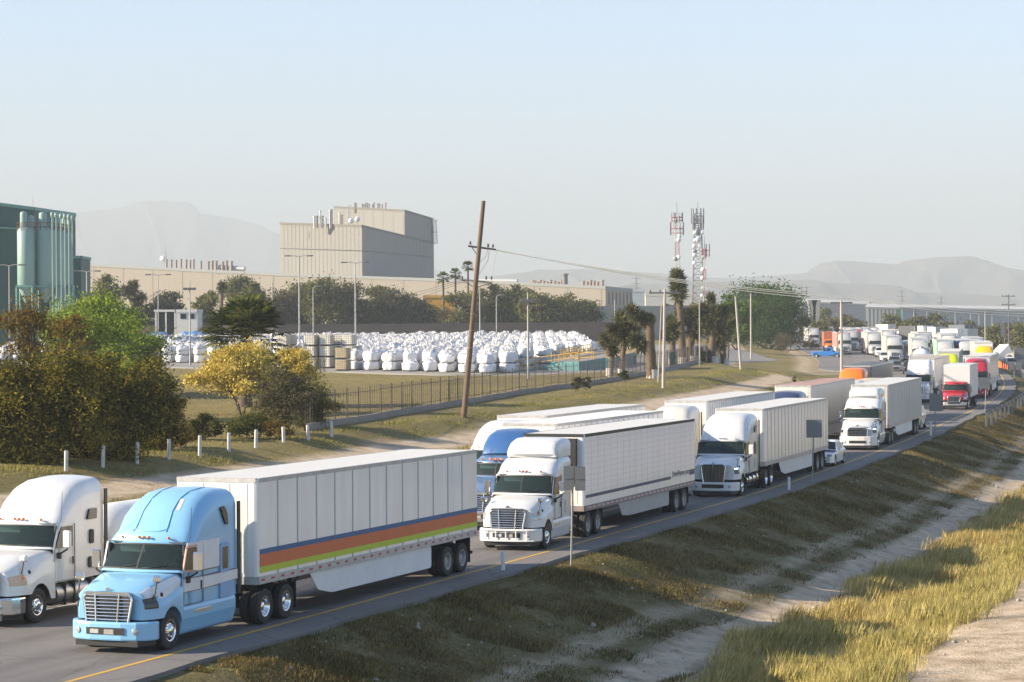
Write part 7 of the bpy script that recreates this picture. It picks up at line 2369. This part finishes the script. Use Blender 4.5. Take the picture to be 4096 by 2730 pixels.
# red box truck
def box_truck(label, u, y, colr, boxm, L_=7.2, h1=3.95, rx_=-5.2, P=None, flat=False):
    x, yy = at_u(u, y); yw = float(yaw(y)); lf = Vector((math.cos(yw), -math.sin(yw)))
    t = semi_root(x - lf.x * 1.25, yy - lf.y * 1.25, yw, float(zr(y)), label, 'box trucks in the queue'); t.name = 'box_truck'
    box_body(t, L_, 1.05, h1, boxm)
    d = dict(col=colr, xs=1.35, nose=2.45, back=.25, hw=1.12, xw=1.45, zc=1.62, zw=2.22, zb=.85, rake=.32, roof=[(.95, 2.42, 1.1, .2), (.6, 2.48, 1.09, .2), (.25, 2.48, 1.09, .2)], ext=0, hz=(1.28, 1.58), gz=(.72, 1.22), gw=(.52, .58), gstyle='mesh', zf=1.0,
             fairing=None, drives=(rx_,), tail=-L_, bz=(.38, .68), bumper=ALU, hmir=0, rim='steel', plate=0, htop=.6, nosew=.85, visor=.02)
    d.update(P or {})
    tractor(t, d, 2)
    return t
box_truck('red cabbed box truck with white box and one lit headlamp', 0.0, 204, REDP, mat('white box skin', (.60, .59, .57), .45, noise=.2, nscale=.8), 7.6, 3.98)
queue('red semi truck with a white trailer close behind the red box truck', .2, 231, dict(col=REDP, bumper=REDP), dict())
queue('yellow semi truck with a pale trailer near the bend of the guardrail', .1, 306, dict(col=YELP, bumper=YELP, roof=aero_roof(1.15, 3.6)), dict(zt=4.15))
WWIND = paint('white wind deflector', (.70, .70, .70), .3, .3)
queue('white semi truck with a big wind deflector left of the red box truck', 4.9, 222, dict(col=WHITE, gstyle='bars', roof=mid_roof(1.15), fair=[(3.3, 2.95, 1.1, .1), (3.0, 3.6, 1.12, .3), (2.5, 4.0, 1.14, .3), (1.4, 4.05, 1.16, .3)], fairz=2.8, faircol=WWIND), dict(roof=mat('brownish roof', (.45, .38, .32), .7, noise=.4, nscale=1)))
queue('lime yellow semi truck behind the white one with the wind deflector', 4.6, 262, dict(col=LIMEP, bumper=LIMEP, roof=aero_roof(1.15, 3.6)), dict(zt=3.95, side=GREYTR))
queue('orange semi truck with a dark trailer in the outer lane', 8.9, 206, dict(col=ORGP, bumper=ORGP, roof=aero_roof(1.15, 3.75)), dict(side=DKTR, roof=DKTR, front=DKTR, zt=3.9))
# flatbed with planks
x, yy = at_u(5.4, 181); 
fb_ = ref_truck(x, yy, math.degrees(float(yaw(181))), label='white semi truck hauling a flatbed of pale boards in front of the orange one')
b = MB(); b.box(-14, 0, -1.25, 1.25, 1.25, 1.42); b.box(-14, 0, -.5, .5, .9, 1.25); b.build('flatbed_deck', CHASSIS, fb_)
for a_ in (11, 12.3):
    for s in (-1, 1): wheel(fb_, -a_, s * 1.13, 'steel', .5, .27, .33)
tractor(fb_, dict(col=CREAM, xs=4.6, nose=5.7, back=1.3, roof=[(3.4, 3.0, 1.18, .3), (3.0, 3.3, 1.17, .4), (2.2, 3.5, 1.16, .4), (1.3, 3.5, 1.16, .4)], rim='steel'), 2)
for k in range(3):
    o = empty('board_stack', (0, 0, 0), 0, 'bundle of pale boards on the flatbed, %s from its cab' % num[k], 'boards', 'board bundles on the flatbed')
    b = MB()
    for j in range(6): b.box(-2.0 + .05 * (j % 2), 2.0 - .08 * (j % 3), -1.1 + .06 * (j % 2), 1.1 - .05 * (j % 3), j * .30, j * .30 + .26)
    b.build('boards', mat('pale boards', (.55, .48, .36), .8, noise=.5, nscale=2), o)
    o.matrix_world = fb_.matrix_basis @ Matrix.Translation((-2.6 - 4.4 * k, 0, 1.44))
box_truck('grey white box truck in the outer lane before the bus', u_px(dash(1480), 258), 258, WHITE, GREYTR, 7, 3.6)
def cyl_tank(root, L_, r_, zc, mt, x1=-.3):
    rows = []
    for x_, s in [(x1 + .35, .05), (x1 + .3, .4), (x1 + .18, .72), (x1, .92), (x1 - .3, 1), (x1 - L_, 1), (x1 - L_ - .25, .9), (x1 - L_ - .4, .5), (x1 - L_ - .45, .05)]:
        rows.append([(x_, r_ * s * math.cos(t), zc + r_ * s * math.sin(t)) for t in np.linspace(0, 2 * PI, 25)])
    b = MB(); b.grid(rows, 0, True); o = b.build('tank', mt, root)
    b = MB()
    for k in range(5): b.tube([(x1 - .8 - k * (L_ - 1.6) / 4, (r_ + .02) * math.cos(t), zc + (r_ + .02) * math.sin(t)) for t in np.linspace(0, 2 * PI, 21)], .04, 4)
    b.lathe([(.35, 0), (.35, .2), (0, .25)], (x1 - L_ / 2, 0, zc + r_ - .05), (0, 0, 1), 12)
    b.build('tank_band', ALU, o)
    b = MB(); b.box(x1 - L_, x1, -.5, .5, .85, zc - r_ + .15); b.build('tank_frame', CHASSIS, root)
    return o
def tanker(label, u, y, L_=11):
    x, yy = at_u(u, y); t = ref_truck(x, yy, math.degrees(float(yaw(y))), label=label); t['category'] = 'tanker'; t.name = 'tanker_truck'
    cyl_tank(t, L_, 1.2, 2.4, mat('white tank', (0.72, 0.71, 0.69)))
    for a_ in (9.5, 10.8):
        for s in (-1, 1): wheel(t, -a_, s * 1.13, 'steel', .5, .27, .33)
    tractor(t, dict(col=WHITE, xs=4.6, nose=5.7, back=1.5, roof=daycab(2.85), rim='steel'), 3)
tanker('white tanker truck with hoops, beyond the grey white box truck', u_px(dash(1475), 296), 296, 9)
tanker('silver white tanker far down the queue beside the white lorry', u_px(dash(950), 515), 515)
# bus
x, yy = at_u(u_px(dash(1375), 372), 372); yw = float(yaw(372)); lf = Vector((math.cos(yw), -math.sin(yw)))
bus = semi_root(x - lf.x * 1.25, yy - lf.y * 1.25, yw, float(zr(372)), 'white coach with a tall dark windscreen in the outer lane', 'buses'); bus.name = 'coach'; bus['category'] = 'bus'
rows = [sec(1.22, .35, 3.1, [1.0, 1.5, 2.7], .2, 0, .05, x=0, curve=.15), sec(1.25, .35, 3.25, [1.0, 1.5, 2.7], .25, 0, .05, x=-.3, curve=.1), sec(1.25, .35, 3.3, [1.0, 1.5, 2.7], .25, 0, .05, x=-9.7), sec(1.2, .35, 3.2, [1.0, 1.5, 2.7], .25, 0, .05, x=-10)]
b = MB(); b.grid(rows, 0, True); m = len(rows[0]); b.add(rows[0], [tuple(range(m))]); b.add(rows[-1], [tuple(range(m))]); bb_ = b.build('body', WHITE, bus)
b = MB(); b.prism(fpoly([(-1.08, 1.35), (1.08, 1.35), (1.05, 2.75), (-1.05, 2.75)], .15), 'x', -.12, .03); b.build('windscreen', DGLASS, bb_)
for s in (-1, 1):
    for k in range(6):
        b = MB(); b.rbox(-1.9 - k * 1.35, -.7 - k * 1.35, min(s * 1.2, s * 1.262), max(s * 1.2, s * 1.262), 1.6, 2.6, .01); b.build('side_window', DGLASS, bb_)
    b = MB(); b.lathe([(.14, 0), (.12, .04), (0, .05)], (-.08, s * .85, .85), (1, 0, 0), 12); b.build('headlight', LAMPG, bb_)
    b = MB(); b.rbox(.05, .2, min(s * 1.2, s * 1.45), max(s * 1.2, s * 1.45), 2.0, 2.5, .03); b.build('mirror', BLACK, bb_)
    for ax in (-2.2, -7.6): wheel(bus, ax, s * 1.1, 'steel', .48, .27)
b = MB(); b.rbox(-.1, .02, -.6, .6, .45, .7, .03); b.build('grille', BLACK, bb_)

far = [('semi truck with a pale trailer edged green beyond the lime yellow one', 4.4, 330, WHITE, dict(side=mat('green edged skin', (.30, .50, .36), .5), zt=4.1)),
       ('white semi truck just left of the green edged trailer', 7.6, 345, WHITE, dict()),
       ('white semi truck right of the coach, two places behind it', 10.6, 372, WHITE, dict()),
       ('semi truck with a light blue trailer beyond the yellow one', -1.2, 350, LBTR, dict(side=LBTR, front=LBTR)),
       ('semi truck with a dark blue edged trailer behind the yellow one', 1.3, 330, WHITE, dict(side=BLUETR)),
       ('cream semi truck behind the light blue trailer, roof and nose showing', 0.6, 385, CREAM, dict()),
       ('white semi truck in the middle lane past the green edged trailer', 4.6, 392, WHITE, dict(side=GREYTR)),
       ('tall white lorry with a lit cab, standing left of the pale trailers', 11.2, 420, WHITE, dict(zt=4.2)),
       ('white semi truck with a red and white marked trailer beside the tall lorry', 16.4, 428, WHITE, dict(side=mat('red white skin', (.55, .30, .26), .5, noise=.8, nscale=.5, col2=(.6, .06, .04)))),
       ('white semi truck ahead of the silver white tanker', 12.4, 468, WHITE, dict()),
       ('grey roofed semi truck in the inner lane far ahead of the yellow one', 1.2, 425, GREYTR, dict(side=GREYTR)),
       ('white semi truck deep in the middle lane under the grey warehouse', 5.2, 462, WHITE, dict()),
       ('pale semi truck deep in the inner lane under the containers', 1.0, 478, CREAM, dict()),
       ('grey trailer semi truck left of the silver white tanker', 17.2, 520, WHITE, dict(side=GREYTR)),
       ('white semi truck fourth in the thin far line', 14.8, 560, WHITE, dict()),
       ('dark roofed semi truck beside the far tanker', 10.6, 565, WHITE, dict(side=DKTR)),
       ('white semi truck with pale nose in the thin far line past the dust', 17.5, 600, WHITE, dict()),
       ('cream semi truck in the thin far line', 14.6, 650, CREAM, dict()),
       ('white semi truck third from the end of the far line', 17.5, 690, WHITE, dict()),
       ('grey white semi truck second from the end of the far line', 14.2, 730, WHITE, dict(side=GREYTR)),
       ('white semi truck at the very end of the far line', 17.0, 775, WHITE, dict()),
       ('orange semi truck at the end of the far line beside the big tree', 20.5, 800, ORGP, dict(side=WHITE)),
       ('white semi truck half behind the orange one at the end of the line', 24.0, 830, WHITE, dict())]
far += [('red cabbed semi truck among the pale ones before the grey warehouse', 8.6, 500, REDP, dict()),
        ('cream semi truck left of the red cabbed far one', 12.6, 610, CREAM, dict()),
        ('white semi truck in the middle lane well past the tall lorry', 7.4, 540, WHITE, dict()),
        ('grey roofed semi truck behind the row of slender poles', 4.4, 530, WHITE, dict(side=GREYTR, roof=GREYTR)),
        ('white semi truck behind the far red cabbed one', 8.2, 580, WHITE, dict()),
        ('pale semi truck at the bend below the parked trailers', 1.2, 545, CREAM, dict(side=GREYTR)),
        ('white semi truck in the inner lane between the blue edged and grey roofed ones', -1.4, 400, WHITE, dict()),
        ('semi truck with a rusty red trailer at the left side of the far line', 20.6, 640, WHITE, dict(side=mat('rust orange box', (.42, .12, .05)))),
        ('dark blue semi truck in the far line before the bridge piers', 11.2, 680, STEELBL, dict())]
for (lab, u, y, colr, T_) in far:
    queue(lab, u, y, dict(col=colr if colr not in (GREYTR, LBTR, WHITE) else DUSTW), T_, 3)
box_truck('white box truck with a grey box between the far semi trucks', u_px(dash(893), 470), 470, WHITE, GREYTR, 7, 3.7)
ot = box_truck('orange lorry with dark windscreen standing on the side road', u_px(dash(580), 455), 455, ORGP, mat('rust orange box', (.42, .12, .05), .6, noise=.3, nscale=.8), 8, 4.0, P=dict(hw=1.2))

# heap yard on the right
def container(label, px0, px1, pt, y, mt, L_=6.5, rz=.35):
    x0, x1 = XY(px0, y)[0], XY(px1, y)[0]; w_ = 2.5
    p = Vector(((x0 + x1) / 2, y, float(ground((x0 + x1) / 2, y)))); h = Z(px0, pt, y) - p.z
    o = empty('cargo_trailer', p, rz, label, 'trailer', 'parked box trailers right of the queue')
    b = MB(); b.rbox(-w_ / 2, w_ / 2, -L_ / 2, L_ / 2, h - 2.7, h, .05); bo = b.build('box', mt, o)
    b = MB()
    for s in (-1, 1): b.box(s * (w_ / 2 - .1) - .05, s * (w_ / 2 - .1) + .05, -L_ / 2 - .03, -L_ / 2, h - 2.65, h - .05)
    b.box(-.03, .03, -L_ / 2 - .03, -L_ / 2, h - 2.65, h - .05); b.build('door_bars', ALU, bo)
    b = MB(); b.box(-.5, .5, -L_ / 2, L_ / 2, .8, h - 2.7); 
    for ax in (-L_ / 2 + 1, L_ / 2 - 1.2):
        for s in (-1, 1): b.lathe([(.48, -.15), (.48, .15), (0, .16)], (s * 1.0, ax, .5), (s, 0, 0), 14)
    b.build('running_gear', CHASSIS, o)
for k, a_ in enumerate(((1650 + 0, 0),)): pass
for (lab, c0_, c1_, pt, y, mt) in (('dark box trailer at the left of the parked group', 1262, 1320, 365, 470, DKTR), ('white box trailer next to the dark one', 1320, 1425, 365, 468, mat('trailer white')), ('white vented box trailer in front of the soil heap', 1430, 1550, 375, 465, GREYTR), ('white box trailer right of the soil heap', 1645, 1740, 393, 450, mat('trailer white')), ('low grey box trailer at the right of the group', 1740, 1830, 395, 452, GREYTR), ('blue grey roofed box trailer standing behind the others', 1690, 1830, 355, 490, mat('slate box', (.10, .12, .14), .6)), ('lone white box trailer above the far lorry', 1028, 1068, 352, 600, mat('trailer white'))):
    container(lab, (3100 + c0_ * .4233) / S, (3100 + c1_ * .4233) / S, (1150 + pt * .4233) / S, y, mt)
def heap(name, label, px, y, w_, h, mt, seed):
    p = GD(px, y); rg = np.random.default_rng(seed); rows = []
    for i in range(16):
        t = i / 15; row = []
        for k in range(25):
            a = 2 * PI * k / 24
            r_ = w_ * (1 - t) * (1 + .12 * math.sin(3 * a + seed) + .06 * math.sin(7 * a))
            row.append((r_ * math.cos(a), r_ * math.sin(a) * .6, h * (t ** .8) * (1 + .05 * math.sin(5 * a)) - .2 * (i == 0)))
        rows.append(row)
    b = MB(); b.grid(rows, 0, True); tag(b.build(name, mt, None, p), label, 'heap')
SOILD = mat('dark soil', (.07, .055, .045), .95, noise=.5, nscale=.6); SOILB = mat('brown soil', (.17, .12, .09), .95, noise=.5, nscale=.6)
heap('soil_heap', 'dark soil heap between the parked box trailers', 2010 + 0, 500, 9, 5.5, SOILD, 1) if False else heap('soil_heap', 'dark soil heap between the parked box trailers', (3100 + 1560 * .4233) / S, 500, 6.5, 6.0, SOILD, 1)
heap('soil_heap', 'long brown soil heap left of the parked box trailers', (3100 + 1160 * .4233) / S, 540, 11, 4.5, SOILB, 2)
heap('soil_heap', 'black gravel heap under the conveyor', (3100 + 1900 * .4233) / S, 430, 6, 3.0, mat('black gravel', (.035, .033, .033), .95, noise=.5, nscale=2), 3)
# tipped dumper, conveyor, van, pipe
def near_px(px5, y): return GD((3100 + px5 * .4233) / S, y)
p = near_px(2120, 400)
o = empty('dump_trailer', p, .5, 'white dump body tipped up at the gravel heap', 'dump trailer')
b = MB(); b.M = Matrix.Translation((0, 0, 1.6)) @ Matrix.Rotation(R(-38), 4, 'Y')
b.prism([(-2.2, 0), (2.4, 0), (2.6, 1.5), (-2.4, 1.5)], 'y', -1.2, 1.2); b.M = None; b.build('tipping_body', mat('trailer white'), o)
b = MB(); b.box(-2.6, 2.2, -.9, .9, .8, 1.1)
for ax in (-1.8, 1.6):
    for s in (-1, 1): b.lathe([(.45, -.15), (.45, .15), (0, .16)], (ax, s * 1.0, .45), (0, s, 0), 14)
b.tube([(1.6, 0, 1.0), (1.2, 0, 2.6)], .1, 6); b.build('chassis', CHASSIS, o)
p = near_px(2070, 392)
o = empty('conveyor', p, 0, 'dark inclined conveyor below the tipped dump body', 'conveyor')
b = MB(); b.M = Matrix.Rotation(R(28), 4, 'Y'); b.box(-4, 3, -.4, .4, 1.2, 1.5); b.M = None
b.box(-2.6, -2.4, -.4, .4, -.1, 2.6); b.box(1.6, 1.8, -.4, .4, -.1, .9); b.build('belt_frame', DKST, o)
p = near_px(2225, 395)
o = empty('passenger_van', p, R(-95), 'white passenger van behind the orange barrier', 'van')
rows = [sec(.85, .4, 1.1, [.6, .8], .1, 0, .02, x=2.6), sec(.95, .4, 1.35, [.6, .8], .12, 0, .02, x=2.3), sec(.98, .4, 2.2, [.6, .8], .2, 0, .03, x=1.5), sec(.98, .4, 2.35, [.6, .8], .2, 0, .03, x=1.0), sec(.98, .4, 2.35, [.6, .8], .2, 0, .03, x=-2.5), sec(.95, .4, 2.2, [.6, .8], .2, 0, .03, x=-2.6)]
b = MB(); b.grid(rows, 0, True); m = len(rows[0]); b.add(rows[0], [tuple(range(m))]); b.add(rows[-1], [tuple(range(m))]); vb = b.build('body', WHITE, o)
for s in (-1, 1):
    for k in range(3):
        b = MB(); b.rbox(.6 - k * 1.05, 1.5 - k * 1.05, min(s * .95, s * .99), max(s * .95, s * .99), 1.35, 2.0, .01); b.build('side_window', DGLASS, vb)
    for ax in (1.7, -1.7): wheel(o, ax, s * .88, 'car', .36, .22)
b = MB(); patch(b, rows, 1.15, 1.95, 6.2, m - 7.2, .01, 3, 6); b.build('windscreen', DGLASS, vb)
b = MB(); b.box(-2.63, -2.60, -.75, .75, 1.35, 2.0); b.build('rear_window', DGLASS, vb)
p = near_px(2335, 398)
b = MB(); b.lathe([(1.5, 0), (1.5, 3), (1.3, 3), (1.3, 0), (1.5, 0)], (0, 0, 1.5), (-.9, -.5, 0), 24)
tag(b.build('concrete_pipe', mat('grey concrete'), None, p), 'big grey concrete pipe section at the right edge behind the barrier', 'pipe')
# orange safety netting
A, B = near_px(2095, 372), GD(2420, 352)
b = MB(); n = 26; rows = []
for k in range(n + 1):
    q = A.lerp(B, k / n); g = float(ground(q.x, q.y)); w_ = .06 * math.sin(k * 1.9)
    rows.append([(q.x - A.x, q.y - A.y + w_ + dd, g - A.z + z) for z, dd in ((.15, 0), (.7, .03), (1.25, 0), (1.25, .04), (.7, .07), (.15, .04))])
b.grid(rows, 0, False)
bo = b.build('safety_barrier', mat('orange plastic', (.75, .16, .05), .5, noise=.3, nscale=1), None, A); tag(bo, 'long low orange plastic barrier along the far carriageway', 'barrier')
# far carriageway strip behind the barrier
def strip(name, pts, wdt, mt, dz=.05):
    rows = []
    for k in range(len(pts)):
        q = Vector(pts[k]); d = (Vector(pts[min(k + 1, len(pts) - 1)]) - Vector(pts[max(k - 1, 0)])); d.z = 0; d.normalize(); s_ = Vector((-d.y, d.x, 0)) * wdt / 2
        rows.append([(q.x + s_.x * t, q.y + s_.y * t, float(ground(q.x + s_.x * t, q.y + s_.y * t)) + dz) for t in (-1, -.5, 0, .5, 1)])
    b = MB(); b.grid(rows); return tag(b.build(name, mt), kind='structure')
strip('side_road', [tuple(A.lerp(B, t) + Vector((1.5, -5, 0))) for t in np.linspace(-.25, 1.6, 16)], 6, asphalt(), .07)
# far scrub
scr = [(1885, 735, 560, 26), (1920, 738, 575, 24), (1945, 728, 600, 28), (1975, 742, 580, 20), (1890, 705, 720, 24), (1950, 712, 730, 26), (2085, 738, 560, 26), (2112, 726, 600, 28), (2145, 728, 590, 28), (2178, 735, 580, 28), (2215, 742, 600, 30), (2250, 748, 590, 30), (2290, 745, 560, 30), (2325, 740, 540, 26), (2350, 752, 520, 26), (2215, 765, 480, 18), (2275, 770, 470, 20), (1850, 730, 640, 20), (1500, 700, 560, 30), (1545, 695, 560, 26), (1600, 695, 540, 26), (1660, 700, 560, 26), (2050, 722, 640, 14)]
sl = ['round olive shrub', 'wide pale scrub bush', 'low dark scrub bush']
sp = ['near the bridge piers', 'right of the bridge piers', 'below the pale shed', 'before the white ribbed warehouse', 'behind the bridge piers', 'behind the pale shed line', 'right of the white ribbed warehouse', 'under the slender pole row, leftmost', 'under the slender pole row, second', 'under the slender pole row, third', 'under the slender pole row, fourth', 'under the slender pole row, fifth', 'left of the dark tall pole', 'right of the dark tall pole', 'at the right edge below the warehouse', 'above the parked trailers', 'right of the parked trailers', 'left of the bridge piers', 'behind the forked yucca', 'between the two yucca groups', 'behind the tallest yucca', 'left behind the big green tree', 'tall thin, left of the white ribbed warehouse']
for k, ((px, pt, y, hwp), w_) in enumerate(zip(scr, sp)):
    T('%s %s' % (sl[k % 3], w_), px, 0, pt, hwp, L_MESQ2 if k % 2 else L_MESQ, 2600, .75, 200 + k, y=y, name='shrub', cat='shrub', group='scrub beyond the road', clumps=18, trunks=2, rzf=.5, elong=1.8, tr=.12, clump_r=1.5)

# driver in the blue truck
def driver(root, x, y, z, shirt, label):
    o = empty('person', (0, 0, 0), 0, label, 'person')
    o.matrix_world = root.matrix_basis @ Matrix.Translation((x, y, z))
    V = [(0, 0, 0), (.02, 0, .22), (0, 0, .45), (.02, 0, .55), (.06, 0, .68), (.08, 0, .80), (0, .2, .45), (.16, .26, .22), (.42, .2, .30), (0, -.2, .45), (.16, -.26, .22), (.42, -.2, .30), (.34, .12, .02), (.34, -.12, .02)]
    E = [(0, 1), (1, 2), (2, 3), (3, 4), (4, 5), (2, 6), (6, 7), (7, 8), (2, 9), (9, 10), (10, 11), (0, 12), (0, 13)]
    RR = [.17, .17, .17, .065, .10, .07, .075, .055, .045, .075, .055, .045, .09, .09]
    me = bpy.data.meshes.new('body'); me.from_pydata(V, E, [])
    me.materials.append(mat('skin', (.36, .21, .14), .6)); me.materials.append(shirt)
    b_ = link('body', me, o)
    md = b_.modifiers.new('skin', 'SKIN')
    for v, r_ in zip(me.skin_vertices[0].data, RR): v.radius = (r_, r_)
    me.skin_vertices[0].data[0].use_root = True
    b_.modifiers.new('smooth', 'SUBSURF').levels = 1
    b = MB(); b.lathe([(.16, -.02), (.19, .05), (.2, .3), (.17, .46), (.08, .52)], (0, 0, .0), (0, 0, 1), 16); b.build('shirt', shirt, o)
    b = MB(); b.lathe([(.112, 0), (.10, .06), (.06, .10), (0, .115)], (.05, 0, .74), (-.2, 0, 1), 14); b.build('hair', mat('dark hair', (.02, .015, .012), .8), o)
driver(t1, 3.1, .5, 1.52, mat('red shirt', (.45, .03, .02), .8), 'person in a red shirt at the wheel of the light blue truck')

# the air
b = MB(); b.box(-9500, 9500, -400, 13500, -8, 765)
hz = bpy.data.materials.new('haze air'); hz.use_nodes = True
nt = hz.node_tree; nt.nodes.remove(nt.nodes['Principled BSDF'])
v = nt.nodes.new('ShaderNodeVolumePrincipled'); v.inputs['Color'].default_value = (0.495, 0.54, 0.585, 1); v.inputs['Density'].default_value = HAZE_DENSITY; v.inputs['Anisotropy'].default_value = 0.0
nt.links.new(v.outputs[0], nt.nodes['Material Output'].inputs['Volume'])
tag(b.build('haze', hz), kind='stuff')
